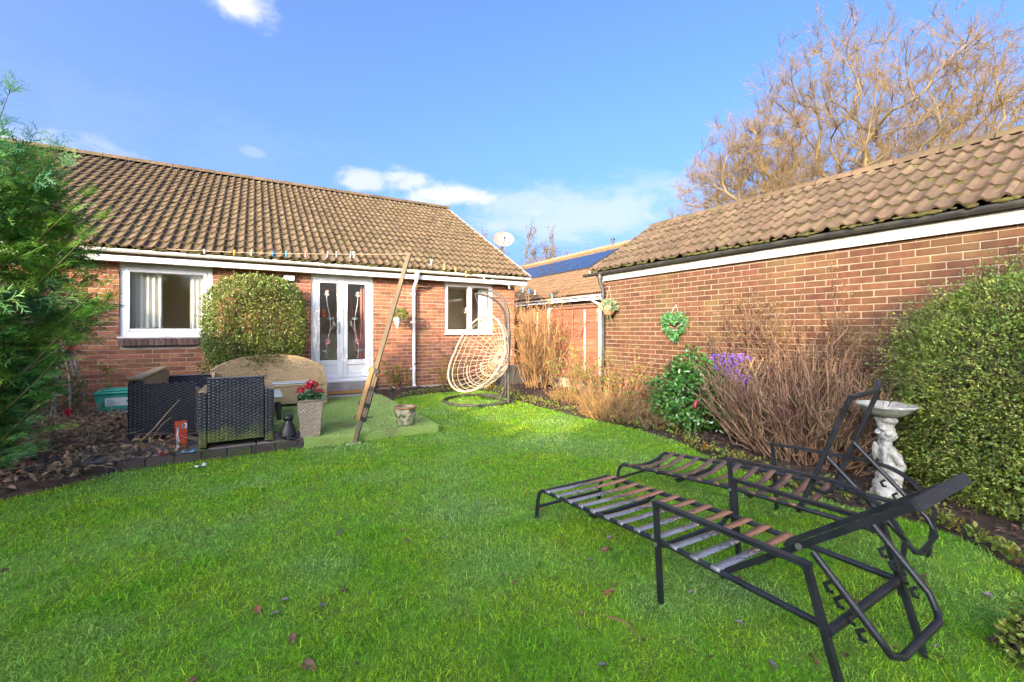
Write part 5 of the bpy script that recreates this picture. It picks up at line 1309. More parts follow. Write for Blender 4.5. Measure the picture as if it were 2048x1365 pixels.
for k, (u, colr) in enumerate(((409, 'grey'), (469, 'yellow'), (504, 'grey'), (547, 'blue'), (573, 'aqua'), (612, 'pink'), (656, 'grey'), (674, 'pink'), (702, 'mint'), (708, 'white'),
                 (863, 'grey'), (889, 'olive'), (911, 'olive'), (932, 'olive'), (968, 'grey'), (985, 'mint'), (1018, 'grey'), (1046, 'aqua'), (1058, 'blue'), (1070, 'white'), (1104, 'aqua'))):
    a, b, s = (ho, top, .03) if u < 815 else (top, ro, .10); p = on_line(u, a, b, s)
    wher = 'between the eaves and the leaning post' if u < 815 else 'between the leaning post and the fence'
    key = (colr, wher); ordinal.setdefault(key, []).append(k)
    pg = root('clothes_peg', p, None, 'clothes peg', 'pegs left on the clothes line')
    pg['_k'] = k; tl_ = random.uniform(-.3, .3); dr = (b - a).normalized(); nx = Vector((-dr.y, dr.x, 0)).normalized(); dn = (Vector((0, 0, -1)) + dr * tl_).normalized()
    for sg in (-1, 1): MB().bar([p - dn * .032 + nx * (sg * .010), p + nx * (sg * .004), p + dn * .045 + nx * (sg * .007)], .013, .007, nx).build('peg_jaw', 'peg_' + colr, pg)
    MB().tube([p - nx * .009 + dn * .002, p + nx * .009 + dn * .002], .005, 8).build('peg_spring', 'steel', pg, True)
    PEGS = globals().setdefault('PEGL', {}); PEGS[k] = (pg, colr, wher)
names = ['first', 'second', 'third', 'fourth', 'fifth']
for (colr, wher), ks in ordinal.items():
    for i, k in enumerate(ks):
        pg = PEGL[k][0]; del pg['_k']
        pg['label'] = (f'{colr} peg on the line {wher}' if len(ks) == 1 else f'{names[i]} {colr} peg from the left on the line {wher}')

# ---------------------------------------------------------------- hanging egg chair
M('cane', (0.40, 0.32, 0.22), (0.33, 0.26, 0.175), rough=.6, scale=30); M('grey_steel', (0.045, 0.042, 0.038), (0.06, 0.056, 0.05), rough=.5); M('chain', (0.45, 0.45, 0.44), rough=.3, metal=.8)
egd = 7.85
eg = root('hanging_egg_chair', ld(-.3, egd) + (0,), 'open woven cane egg chair hanging from a grey double hoop stand', 'hanging chair')
LT = lambda lat, dd, z: Vector(ld(lat, egd + dd) + (z,))
# stand: oval base ring, two uprights that hook over
MB().tube([LT(-.62 + .62 * math.cos(a), .05 + .62 * math.sin(a), .03) for a in np.linspace(.35, 2 * math.pi - .0, 40)], .022, 8).build('base_ring', 'grey_steel', eg, True)
MB().tube([LT(-.62, .62, .035), LT(-.05, -.18, .035)], .018, 8).build('base_bar', 'grey_steel', eg, True); MB().tube([LT(.02, -.35, .035), LT(-.10, .38, .035)], .02, 8).build('base_bar', 'grey_steel', eg, True)
hooks = []
for lt, dd, hlt, htop in ((-.12, .30, -.68, 1.96), (-.06, -.28, -.42, 1.99)):
    pts = [LT(lt, dd, .03), LT(lt, dd, .9), LT(lt + .02, dd, 1.2), LT(lt + .0, dd, 1.5)]
    for t in np.linspace(.1, 1, 10):
        a = t * math.pi / 2; pts.append(LT(lt + (hlt - lt) * (1 - math.cos(a)) , dd * (1 - .55 * t), 1.5 + (htop - 1.5) * math.sin(a)))
    MB().tube(pts, .022, 10).build('upright', 'grey_steel', eg, True); MB().tube([LT(lt, dd, .5), LT(lt - .17, dd - .05, .05)], .010, 6).build('brace', 'grey_steel', eg, True)
    hooks.append(pts[-1])
# basket: egg shape cut by a sloping opening that faces the lawn
ec = LT(-.50, -.02, .86); facing = (Vector(ld(-.62, -.78)) .to_3d() + Vector((0, 0, .18))).normalized()
rt = facing.cross(Vector((0, 0, 1))).normalized(); upb = rt.cross(facing).normalized(); bkv = -facing
RX, RZ, RB = .60, .70, .58
def egg(th, ph):
    """th round the opening, ph from rim (0) to the back pole (pi/2)"""
    c, s = math.cos(ph), math.sin(ph); z = math.sin(th); x = math.cos(th)
    wide = 1 + .12 * -z
    p = ec + rt * (RX * wide * x * c) + upb * (RZ * z * c) + bkv * (RB * (s - .25) + .10 * z * c - (.20 if z < 0 else 0) * (-z) * c)
    return p
rimp = [egg(t, 0) for t in np.linspace(0, 2 * math.pi, 49)]
MB().tube(rimp, .017, 8, False).build('rim', 'cane', eg, True)
MB().tube([egg(t, .16) for t in np.linspace(0, 2 * math.pi, 49)], .008, 6, False).build('inner_rim', 'cane', eg, True)
k = 0
for ph in np.linspace(.34, 1.40, 7): MB().tube([egg(t, ph) for t in np.linspace(0, 2 * math.pi, 41)], .0050, 5, False).build('weave_ring', 'cane', eg, True)
for i in range(28):
    th = 2 * math.pi * i / 28; MB().tube([egg(th + .0 * ph, ph) for ph in np.linspace(0, 1.5, 9)], .0050, 5, False).build('weave_rib', 'cane', eg, True)
for ph, r in ((.62, .009), (1.0, .009)): MB().tube([egg(t, ph) for t in np.linspace(-.5 * math.pi - 1.2, -.5 * math.pi + 1.2, 21)], r, 6).build('seat_hoop', 'cane', eg, True)
for hk in hooks:
    best = min(rimp, key=lambda p: (p - hk).length); n = max(4, int((hk - best).length / .035))
    for i in range(n):
        c = hk.lerp(best, (i + .5) / n); d = (best - hk).normalized(); s = rt if i % 2 else facing
        MB().tube([c + d * (.021 * math.cos(a)) + s * (.010 * math.sin(a)) for a in np.linspace(0, 2 * math.pi, 9)], .003, 4, False).build('chain_link', 'chain', eg, True)
# low dark slatted planter behind the chair
q = onX(1035, 770, 5.55); lw = root('slatted_planter', (5.05, 8.75, .05), 'low weathered dark slatted planter between the egg chair and the fence', 'planter')
M('dark_timber', (0.055, 0.05, 0.045), (0.09, 0.08, 0.07), rough=.8, scale=12, stretch=(1, 1, .2), var=.25)
for i in range(9): MB().cbox((4.62 + i * .105, 8.55, .03), (4.715 + i * .105, 8.575, .50 + random.uniform(-.01, .01)), .004).build('slat', 'dark_timber', lw)
for z in (.12, .42): MB().cbox((4.62, 8.577, z), (5.56, 8.60, z + .06), .004).build('rail', 'dark_timber', lw)
for i in range(3): MB().cbox((5.535, 8.60 + i * .12, .03), (5.56, 8.71 + i * .12, .50), .004).build('slat', 'dark_timber', lw)

# ---------------------------------------------------------------- bird bath carried by a stone cherub
M('cast_stone', (0.37, 0.36, 0.32), (0.27, 0.26, 0.23), rough=.9, scale=14, bump=.5, bscale=140, c3=(.17, .17, .13), scale3=9, contrast3=(.55, .72), coord='World')
bc = Vector(ld((1772 - CX) / F * 3.22, 3.22) + (.0,))
bb = root('bird_bath', bc, 'pale stone bird bath carried by a cherub figure beside the big clipped bush', 'bird bath')
ch = [(0, 0, .015, .11, .11, .03), (.02, -.02, .05, .09, .085, .05), (-.03, .02, .09, .07, .07, .07), (.02, .01, .14, .07, .065, .06), (.03, -.01, .20, .062, .06, .06),
      (-.05, -.05, .06, .04, .04, .05), (.06, .04, .06, .04, .04, .05), (-.06, -.02, .10, .025, .025, .04)]
ch += limb((.0, -.03, .20), (-.02, -.055, .30), .045, .055) + limb((.035, .0, .10), (.03, -.01, .24), .035, .05) + limb((-.02, -.05, .07), (-.025, -.045, .22), .028, .045)
ch += [(0, -.01, .30, .062, .055, .06), (0, -.005, .36, .058, .05, .06), (-.005, -.005, .41, .065, .05, .045)]
ch += limb((-.055, -.01, .42), (-.075, -.05, .34), .027, .024) + limb((-.075, -.05, .34), (-.01, -.07, .385), .023, .02) + limb((.06, -.005, .42), (.085, -.02, .33), .026, .022) + limb((.085, -.02, .33), (.04, -.05, .27), .02, .018)
ch += [(0, -.005, .465, .035, .032, .04), (-.005, -.01, .525, .052, .052, .055), (-.03, -.05, .515, .014, .014, .012), (0, -.062, .512, .010, .012, .010)]
rc = np.random.default_rng(9)
for _ in range(22):
    a, b = rc.uniform(0, 6.28), rc.uniform(0, 1.2); ch.append((-.005 + .05 * math.cos(a) * math.cos(b), .004 + .048 * math.sin(a) * math.cos(b), .535 + .052 * math.sin(b), .018, .018, .016))
ch += [(.005, .0, .60, .058, .055, .035), (-.02, -.01, .635, .055, .05, .03), (.03, .01, .64, .05, .05, .032)]
ch += limb((.07, .0, .44), (.055, -.005, .62), .024, .022) + [(-.06, .04, .38, .03, .018, .07), (.04, .05, .39, .03, .018, .07)]
body_mesh('cherub', ch, 'cast_stone', bb, .0065, 1, .75, bc, (.012, .022))
V = []; Fs = []; sg = 48; prof = [(.035, .655), (.075, .665), (.13, .695), (.158, .728), (.175, .738), (.178, .752), (.162, .750), (.13, .725), (.06, .705), (.001, .70)]
for r_, z in prof:
    for k in range(sg):
        t = 2 * math.pi * k / sg; fl = 1 + (.045 * abs(math.sin(t * 6)) if .05 < r_ < .19 and z < .74 else .0); V.append((bc.x + r_ * fl * math.cos(t), bc.y + r_ * fl * math.sin(t), z))
for i in range(len(prof) - 1):
    for k in range(sg): k2 = (k + 1) % sg; Fs.append((i * sg + k, i * sg + k2, (i + 1) * sg + k2, (i + 1) * sg + k))
MB().add(V, Fs).build('basin', 'cast_stone', bb, True, sharp=60)
# ---------------------------------------------------------------- grass
def blades(name, P, L, W, lean, mat, rng, parent=None, kind='stuff', label=None, cat=None):
    n = len(P); a = rng.uniform(0, 2 * math.pi, n); s = np.column_stack([np.cos(a), np.sin(a), np.zeros(n)])
    b = rng.uniform(0, 2 * math.pi, n); t = np.column_stack([np.cos(b), np.sin(b), np.zeros(n)]) * (lean * rng.random(n) ** .7)[:, None]
    up_ = np.array([0, 0, 1.0]); L = L[:, None]; W = W[:, None]
    mid_ = P + up_ * L * .55 + t * L * .30; tip = P + up_ * L * np.maximum(.12, 1 - .45 * np.linalg.norm(t, axis=1, keepdims=True)) + t * L * 1.0
    V = np.stack([P - s * W * .5, P + s * W * .5, mid_ + s * W * .42, mid_ - s * W * .42, tip], 1)
    base = (np.arange(n) * 5)[:, None]
    idx = np.concatenate([base + np.array([[0, 1, 2, 3]]), base + np.array([[3, 2, 4]])], 1)
    fn = np.tile([4, 3], n)
    o = np_mesh(name, V.reshape(-1, 3), fn, idx, mat, parent, True, origin=(1, 4, 0)); o['kind'] = kind
    if label: tag(o, label, cat)
    return o
M('grass', (0.205, 0.45, 0.026), (0.34, 0.51, 0.034), rough=.8, scale=2.6, detail=5, contrast=(.38, .62), var=.55, hue=.024, trans=.5, spec=.12, c3=(0.33, 0.50, 0.18), scale3=1.1, contrast3=(.48, .70), coord='World')
M('turf_blade', (0.27, 0.42, 0.10), (0.34, 0.40, 0.15), rough=.7, c3=(.24, .24, .12), scale3=2.5, contrast3=(.55, .75), scale=12, var=.3, hue=.02, trans=.2, coord='World')
rg = np.random.default_rng(21)
pts = []
for d0, d1, dens in ((.75, 1.3, 15000), (1.3, 2.0, 15000), (2.0, 3.0, 10000), (3.0, 4.5, 5600), (4.5, 6.5, 3600), (6.5, 10.5, 2200)):
    half = 1.08; area = half * (d1 * d1 - d0 * d0); n = int(area * dens)
    r = np.sqrt(rg.uniform(d0 * d0, d1 * d1, n)); a = rg.uniform(-half, half, n); lat, dd = r * np.sin(a), r * np.cos(a)
    P = np.column_stack([CS * lat + SN * dd, -SN * lat + CS * dd]); P = P[inside(P)]; pts.append(P)
P = np.concatenate(pts); thin_ = .5 + .5 * np.sin(P[:, 0] * 3.1 + 1.3 * np.sin(P[:, 1] * 2.3)) * np.sin(P[:, 1] * 2.7 + 1.9 * np.sin(P[:, 0] * 1.7)); P = P[rg.random(len(P)) > .38 * (thin_ < .22)]; ed = edge_dist(P)
n = len(P); d = np.linalg.norm(P, axis=1)
tuft = .5 + .5 * np.sin(P[:, 0] * 7.3 + 2 * np.sin(P[:, 1] * 5.1)) * np.sin(P[:, 1] * 6.7 + 1.7 * np.sin(P[:, 0] * 4.3))
jit = .5 + .5 * np.sin(P[:, 0] * 31 + 3 * np.sin(P[:, 1] * 23)) * np.sin(P[:, 1] * 29 + 2 * np.sin(P[:, 0] * 27))
L = (.015 + .012 * tuft + .012 * jit) * rg.uniform(.6, 1.35, n); L = np.where(ed < .08, L * 1.25, L)
blades('grass', np.column_stack([P, np.full(n, -.002)]), L, (.0026 + .0008 * np.clip(d - 1.5, 0, 6)) * rg.uniform(.7, 1.3, n), 2.0, 'grass', rg, label='short bright green grass covering the whole lawn', cat='grass')
# longer, lighter straggling blades
k = rg.choice(n, 6000, replace=False); blades('long_grass', np.column_stack([P[k], np.zeros(len(k))]), rg.uniform(.04, .07, len(k)), rg.uniform(.002, .0032, len(k)) + .0005 * d[k], 1.5, 'grass', rg, label='longer straggling grass blades standing out of the lawn', cat='grass')
lo, hi = TURF.min(0), TURF.max(0); Q = rg.uniform(lo, hi, (60000, 2)); Q = Q[inside(Q, TURF)]
blades('turf_pile', np.column_stack([Q, np.full(len(Q), PZ + .011)]), rg.uniform(.012, .022, len(Q)), rg.uniform(.004, .006, len(Q)), 1.0, 'turf_blade', rg, parent=tb)
n = 3000; Q = np.column_stack([rg.uniform(.46, PXR + .02, n), np.full(n, 5.262), rg.uniform(.0, PZ, n)]); blades('turf_fringe', Q, rg.uniform(.02, .04, n), rg.uniform(.004, .006, n), 1.8, 'turf_blade', rg, parent=tb)

# ---------------------------------------------------------------- fallen leaves
M('dead_leaf', (0.16, 0.075, 0.045), (0.09, 0.045, 0.03), rough=.6, scale=40, var=.35, hue=.015); M('grey_leaf', (0.20, 0.165, 0.175), (0.12, 0.085, 0.085), rough=.5, scale=40, var=.2); M('orange_leaf', (0.26, 0.10, 0.035), (0.17, 0.07, 0.03), rough=.6, scale=30, var=.2)
big = [(1210, 1100, .062, 'd'), (1228, 1170, .05, 'd'), (1213, 1188, .058, 'o'), (1222, 1182, .04, 'd'), (952, 1008, .05, 'g'), (1478, 1245, .05, 'g'), (1627, 1318, .06, 'o'), (1545, 1330, .05, 'g'), (1712, 1202, .05, 'd'), (1846, 1153, .04, 'd'), (1927, 1187, .045, 'g'), (1975, 1190, .05, 'g'), (1825, 1243, .05, 'd'), (1690, 1310, .05, 'd'), (1218, 1075, .045, 'g'), (568, 1200, .05, 'g'), (549, 1227, .045, 'g'), (585, 1275, .06, 'd'), (618, 1332, .08, 'd'), (515, 1218, .07, 'o'), (645, 1210, .05, 'g'), (690, 1180, .045, 'd'), (680, 1065, .05, 'g'), (995, 1001, .045, 'd'), (1052, 985, .04, 'o'), (1080, 1020, .05, 'o'), (1222, 1100, .04, 'd'), (1535, 1025, .05, 'd'), (1205, 1330, .045, 'g'), (385, 1362, .05, 'd'), (10, 1140, .045, 'd'), (374, 1078, .04, 'd'), (635, 955, .045, 'd'), (680, 1066, .05, 'g'), (815, 1080, .05, 'd'), (760, 965, .04, 'g'), (793, 966, .05, 'd'), (1185, 903, .04, 'd'), (1150, 925, .04, 'd'), (1180, 1120, .04, 'g'), (1245, 885, .04, 'd'), (1475, 1120, .05, 'o'), (740, 955, .04, 'g'), (1065, 955, .04, 'd')]
rl = np.random.default_rng(31)
while len(big) < 90:
    u, v = rl.uniform(620, 1900), rl.uniform(880, 1340); g_ = gnd(u, v)
    if inside(np.array([[g_.x, g_.y]]))[0]: big.append((u, v, rl.uniform(.018, .034), 'dddgo'[rl.integers(5)]))
LBL = {'d': ('dead_leaf', 'fallen dark brown leaf lying on the lawn', 'brown fallen leaves'), 'g': ('grey_leaf', 'fallen leaf lying pale grey side up on the lawn', 'grey fallen leaves'), 'o': ('orange_leaf', 'fallen orange brown leaf lying on the lawn', 'orange fallen leaves')}
for u, v, s, c in big:
    p = gnd(u, v, .016); a = rl.uniform(0, 6.28); dv = np.array([math.cos(a), math.sin(a), rl.uniform(-.25, .35)]); sd = np.array([-math.sin(a), math.cos(a), 0])
    nn_ = np.array([rl.normal() * .35, rl.normal() * .35, 1.0]); nn_ /= np.linalg.norm(nn_); sd = np.cross(nn_, dv); sd /= np.linalg.norm(sd)
    s *= .82; V = []; rows = 6; wv = s * rl.uniform(.55, .8)
    for i in range(rows + 1):
        t = i / rows; wd = wv * .5 * math.sin(math.pi * min(1, t * .92 + .06)) ** .8
        for j in (-1, -.5, 0, .5, 1): q = np.array(p) + dv * s * (t - .5) + sd * wd * j + nn_ * (abs(j) * wd * .45 - .25 * s * (t - .5) ** 2 + rl.normal() * s * .015); V.append(q)
    Q = [(i * 5 + j, i * 5 + j + 1, (i + 1) * 5 + j + 1, (i + 1) * 5 + j) for i in range(rows) for j in range(4)]
    mt, lb, gp_ = LBL[c]; o = np_mesh('fallen_leaf', np.array(V), [4] * len(Q), [i for q in Q for i in q], mt, None, True); tag(o, lb, 'leaf', gp_)
M('twig_brown', (0.22, 0.11, 0.06), (0.14, 0.08, 0.05), rough=.8, scale=30)
q0, q1, q2 = gnd(1209, 1231, .03), gnd(1256, 1248, .035), gnd(1276, 1275, .028); tag(MB().tube([q0, q0.lerp(q1, .6) + Vector((0, 0, .004)), q1, q2], [.003, .004, .0035, .002], 6).build('fallen_twig', 'twig_brown', None, True), 'thin bent brown twig lying on the lawn', 'twig')

# ---------------------------------------------------------------- stems
def stems(rng, n, base, spread, height, lean, segn=4, wig=.06, r0=.008, r1=.003, branch=2, blen=.35, out=None, up_bias=.35):
    """upright multi-stemmed twiggy growth; returns P0,P1,R0,R1 and tip points"""
    A, B, Ra, Rb, tips = [], [], [], [], []
    for i in range(n):
        a = rng.uniform(0, 6.283); rr = math.sqrt(rng.random()); p = np.array(base, float) + np.array([math.cos(a) * spread[0] * rr, math.sin(a) * spread[1] * rr, 0])
        ou = np.array([math.cos(a) * lean[0] * rr, math.sin(a) * lean[1] * rr, 0]) + rng.normal(size=3) * .08
        h = height * rng.uniform(.6, 1.05) * (1 - .18 * rr); dv = ou + np.array([0, 0, 1.0])
        for k in range(segn):
            t = k / segn; step = h / segn * (dv + rng.normal(size=3) * wig * 4) / np.linalg.norm(dv); q = p + step
            A.append(p); B.append(q); Ra.append(r0 + (r1 - r0) * t); Rb.append(r0 + (r1 - r0) * (k + 1) / segn)
            if k >= 1:
                for _ in range(rng.poisson(branch)):
                    ax = rng.normal(size=3); ax[2] = abs(ax[2]) * up_bias + .25; ax /= np.linalg.norm(ax); s = p + (q - p) * rng.random(); e = s + ax * blen * h * rng.uniform(.3, 1) * (1 - .4 * t)
                    m_ = (s + e) / 2 + rng.normal(size=3) * .015; A += [s, m_]; B += [m_, e]; Ra += [r1 * 1.0, r1 * .8]; Rb += [r1 * .8, r1 * .5]; tips.append(e)
            p = q
        tips.append(p)
    return np.array(A), np.array(B), np.array(Ra), np.array(Rb), np.array(tips)
def twiggy(name, label, cat, rng, mat, n, base, leafmat=None, leafn=0, leafsize=.03, group=None, leafw=.6, **kw):
    o = root(name, tuple(base), label, cat, group); A, B, Ra, Rb, tips = stems(rng, n, base, **kw)
    segs('stems', A, B, Ra, Rb, mat, o, 4)
    if leafn:
        k = rng.choice(len(A), leafn); t = rng.random((leafn, 1)); P = A[k] + (B[k] - A[k]) * t + rng.normal(size=(leafn, 3)) * .012
        leaves('leaves', P, rng.normal(size=(leafn, 3)) + np.array([0, 0, .5]), rng.normal(size=(leafn, 3)) + np.array([0, 0, 1]), leafsize * rng.uniform(.6, 1.3, leafn), leafsize * leafw * rng.uniform(.6, 1.2, leafn), leafmat, o, kind=6, fold=.15)
    return o, tips

# ---------------------------------------------------------------- clipped shrubs
M('shrub_leaf', (0.17, 0.215, 0.04), (0.10, 0.155, 0.03), rough=.38, scale=3, var=.45, hue=.022, trans=.3, spec=.5, c3=(0.19, 0.19, 0.05), scale3=7, contrast3=(.58, .75), coord='World'); M('shrub_twig', (0.10, 0.07, 0.04), (0.06, 0.045, 0.03), rough=.9, scale=20)
def clipped(name, label, centre, r, n, size, mat, rng, depth=.3, lump=.05, zmin=.05, twigs=160, stem=None, freq=5.0, wide=.62, cat='shrub', sq=2.0):
    o = root(name, (centre[0], centre[1], 0), label, cat)
    Pp, Nr = shell(n, centre, r, depth, lump, zmin, rng, freq, sq); n = len(Pp)
    D = Nr * .7 + rng.normal(size=(n, 3)) * .75 + np.array([0, 0, .25]); U = Nr + rng.normal(size=(n, 3)) * .6
    leaves('foliage', Pp, D, U, size * rng.uniform(.45, 1.5, n), size * wide * rng.uniform(.5, 1.3, n), mat, o, kind=6 if size > .03 else 4, fold=.18)
    b = np.array([centre[0], centre[1], 0.0]); k = rng.choice(n, twigs); A = np.repeat(b[None], twigs, 0) + rng.normal(size=(twigs, 3)) * np.array([.08, .08, 0]); e = b + (Pp[k] - b) * .93; m_ = b + (Pp[k] - b) * .5 + rng.normal(size=(twigs, 3)) * .05 - np.array([0, 0, .0])
    segs('branches', np.concatenate([A, m_]), np.concatenate([m_, e]), np.full(2 * twigs, .010), np.full(2 * twigs, .004), 'shrub_twig', o, 4)
    return o
r1_ = np.random.default_rng(41)
tc_ = onY(514, 640, 8.70)
# the round shrub: a broad dome over a slightly narrower skirt
o = clipped('round_shrub', 'large clipped dome shaped evergreen shrub between the window and french doors', (tc_.x, 8.70, 1.38), (.77, .55, .84), 20000, .036, 'shrub_leaf', r1_, depth=.22, lump=.035, sq=2.9, twigs=50)
Pp, Nr = shell(7000, (tc_.x - .03, 8.72, .62), (.76, .46, .62), .25, .05, .05, r1_); n = len(Pp); leaves('foliage', Pp, Nr * .7 + r1_.normal(size=(n, 3)) * .7, Nr + r1_.normal(size=(n, 3)) * .5, .038 * r1_.uniform(.6, 1.3, n), .024 * r1_.uniform(.6, 1.2, n), 'shrub_leaf', o, kind=6)
Pp, Nr = shell(300, (tc_.x, 8.70, 1.38), (.76, .55, .83), .03, .035, .5, r1_, sq=2.9); A, B, Lp, Ld = [], [], [], []
for p, nr in zip(Pp, Nr):
    dv = nr + r1_.normal(size=3) * .4 + np.array([0, 0, .5]); dv /= np.linalg.norm(dv); e = p + dv * r1_.uniform(.03, .12); A.append(p - dv * .05); B.append(e)
    for _ in range(5): Lp.append(p + (e - p) * r1_.random()); Ld.append(dv * .6 + r1_.normal(size=3) * .6)
segs('shoots', A, B, np.full(len(A), .003), np.full(len(A), .002), 'shrub_twig', o, 3); n = len(Lp); leaves('shoot_leaves', Lp, Ld, r1_.normal(size=(n, 3)) + np.array([0, 0, 1]), .036 * r1_.uniform(.6, 1.3, n), .022, 'shrub_leaf', o, kind=6)
M('honeysuckle_leaf', (0.22, 0.29, 0.04), (0.11, 0.19, 0.028), rough=.42, scale=5, var=.5, hue=.025, trans=.3, spec=.45, c3=(0.40, 0.41, 0.10), scale3=9, contrast3=(.52, .70), coord='World')
bcx, bcy = ld(3.76, 3.12)
o = clipped('mounded_bush', 'big mounded yellow green small leaved bush beside the bird bath', (bcx, bcy, .78), (.80, .80, .95), 72000, .0225, 'honeysuckle_leaf', r1_, depth=.14, lump=.05, zmin=.02, twigs=260, freq=7)
Pp, Nr = shell(17000, (bcx - .02, bcy - .06, .40), (.84, .84, .46), .18, .07, .0, r1_, 7); n = len(Pp); leaves('foliage', Pp, Nr * .7 + r1_.normal(size=(n, 3)) * .75, Nr + r1_.normal(size=(n, 3)) * .6, .0225 * r1_.uniform(.45, 1.5, n), .014 * r1_.uniform(.5, 1.3, n), 'honeysuckle_leaf', o)
# arching sprays that break its outline
A, B, Ra, Rb, Lp, Ld = [], [], [], [], [], []
Pp, Nr = shell(2600, (bcx, bcy, .78), (.79, .79, .94), .06, .05, .1, r1_, 7)
for p, nr in zip(Pp, Nr):
    dv = nr + r1_.normal(size=3) * .55 + np.array([0, 0, .35]); dv /= np.linalg.norm(dv); Ls = r1_.uniform(.08, .26); q = p - dv * .03
    for k in range(3):
        e = q + dv * Ls / 3; A.append(q); B.append(e); Ra.append(.0022); Rb.append(.0016)
        for _ in range(5): Lp.append(q + (e - q) * r1_.random()); Ld.append(dv * .5 + r1_.normal(size=3) * .7)
        q = e; dv = dv - np.array([0, 0, .16]); dv /= np.linalg.norm(dv)
segs('sprays', A, B, Ra, Rb, 'shrub_twig', o, 3); n = len(Lp); leaves('spray_leaves', Lp, Ld, r1_.normal(size=(n, 3)) + np.array([0, 0, 1]), .017 * r1_.uniform(.7, 1.4, n), .011 * r1_.uniform(.7, 1.3, n), 'honeysuckle_leaf', o)
# sprig of a shrub that pokes in at the lower right corner
q = gnd(2120, 1345, 0); o = clipped('corner_shrub', 'pale yellow green shrub tip poking in at the bottom corner', (q.x, q.y, .10), (.15, .15, .15), 1500, .022, 'honeysuckle_leaf', r1_, depth=.3, lump=.15, zmin=.0, twigs=60)

# ---------------------------------------------------------------- bare and leafy shrubs of the beds
M('dry_stem', (0.235, 0.145, 0.08), (0.14, 0.082, 0.05), rough=.85, scale=12, var=.35, hue=.012, c3=(0.11, 0.05, 0.035), scale3=3, contrast3=(.5, .7), coord='World'); M('gold_stem', (0.30, 0.175, 0.07), (0.21, 0.12, 0.05), rough=.85, scale=6, var=.35, coord='World'); M('rust_stem', (0.30, 0.15, 0.08), (0.20, 0.10, 0.06), rough=.85, scale=10, var=.3, coord='World')
r2 = np.random.default_rng(51)
hb = gnd(1590, 880, .05); hb = Vector((4.72, 2.18, .05))
twiggy('hydrangea_bush', 'large bare bush of tan cut stems in front of the garage wall', 'shrub', r2, 'dry_stem', 430, hb, spread=(.44, .62), height=1.16, lean=(.45, .95), segn=6, wig=.085, r0=.0085, r1=.0042, branch=1.0, blen=.24, up_bias=1.6)
ub = Vector((5.25, 2.75, .1)); M('dark_stem', (0.10, 0.06, 0.04), (0.15, 0.09, 0.055), rough=.9, scale=8, coord='World'); M('brown_seed', (0.10, 0.065, 0.03), (0.16, 0.10, 0.04), rough=.9, scale=20, var=.4)
o, tips = twiggy('seedhead_shrub', 'taller sparse twiggy shrub with brown seed heads against the garage wall', 'shrub', r2, 'dark_stem', 44, ub, spread=(.10, .45), height=1.70, lean=(.05, .42), segn=5, wig=.07, r0=.011, r1=.005, branch=3.4, blen=.26, up_bias=1.3)
tp = tips[tips[:, 2] > 1.15]; k = r2.choice(len(tp), 2400); P_ = tp[k] + r2.normal(size=(2400, 3)) * .035; leaves('seed_heads', P_, r2.normal(size=(2400, 3)) + np.array([0, 0, .6]), r2.normal(size=(2400, 3)), .028 * r2.uniform(.6, 1.3, 2400), .015, 'brown_seed', o)
fb = Vector((5.18, 7.75, .06)); M('gold_bud', (0.34, 0.19, 0.055), (0.25, 0.13, 0.04), rough=.8, var=.3)
o, tips = twiggy('golden_twig_shrub', 'tall golden brown leafless twiggy shrub in front of the fence', 'shrub', r2, 'gold_stem', 70, fb, spread=(.20, .28), height=2.1, lean=(.20, .34), segn=6, wig=.05, r0=.012, r1=.0045, branch=3.4, blen=.30, up_bias=1.1)
k = r2.choice(len(tips), 2600); P_ = tips[k] + r2.normal(size=(2600, 3)) * .05; leaves('buds', P_, r2.normal(size=(2600, 3)) + np.array([0, 0, .6]), r2.normal(size=(2600, 3)), .028, .012, 'gold_bud', o)
M('small_leaf', (0.12, 0.20, 0.03), (0.20, 0.20, 0.03), rough=.5, scale=6, var=.4, hue=.03, trans=.3, coord='World', c3=(.32, .12, .03), scale3=5, contrast3=(.58, .7)); M('berry', (0.5, 0.06, 0.02), rough=.3)
o, tips = twiggy('cotoneaster_shrub', 'tangled low shrub with sparse green leaves and orange berries by the black downpipe', 'shrub', r2, 'rust_stem', 95, (4.93, 5.15, .05), leafmat='small_leaf', leafn=1900, leafsize=.040, spread=(.38, .75), height=.95, lean=(.45, .6), segn=5, wig=.09, r0=.007, r1=.003, branch=2.6, blen=.30, up_bias=.8)
for t in tips[r2.choice(len(tips), 40, replace=False)]: MB().ball(t, .010, 8, 5).build('berry', 'berry', o, True)
twiggy('arching_shrub', 'sparse arching shrub with young green leaves against the red fence', 'shrub', r2, 'rust_stem', 26, (5.05, 6.35, .05), leafmat='small_leaf', leafn=800, leafsize=.045, spread=(.25, .35), height=1.05, lean=(.3, .45), segn=5, wig=.09, r0=.006, r1=.003, branch=2.0, blen=.32, up_bias=.8)
for (u, v, h, nst, nm) in ((1215, 850, .36, 240, 'brown dried heather mound at the lawn edge below the downpipe'), (1130, 815, .24, 170, 'low pale dried plants along the lawn edge near the fence'), (1290, 862, .32, 150, 'tawny dried clump at the lawn edge left of the glossy shrub'), (1375, 870, .36, 170, 'grey brown dried fern clump in front of the glossy green shrub')):
    q = gnd(u, v - 8, .02); q = q + Vector((.18, .12, 0)); twiggy('dried_clump', nm, 'dry plant', r2, 'gold_stem' if nst > 160 else 'dry_stem', nst, q, leafmat='small_leaf', leafn=420 if nst > 160 else 200, leafsize=.032, spread=(.30, .45), height=h, lean=(.7, .8), segn=4, wig=.13, r0=.0042, r1=.002, branch=2.2, blen=.5, up_bias=.8)
M('glossy_leaf', (0.045, 0.15, 0.022), (0.075, 0.19, 0.03), rough=.28, scale=4, var=.4, hue=.02, trans=.2, spec=.55, coord='World')
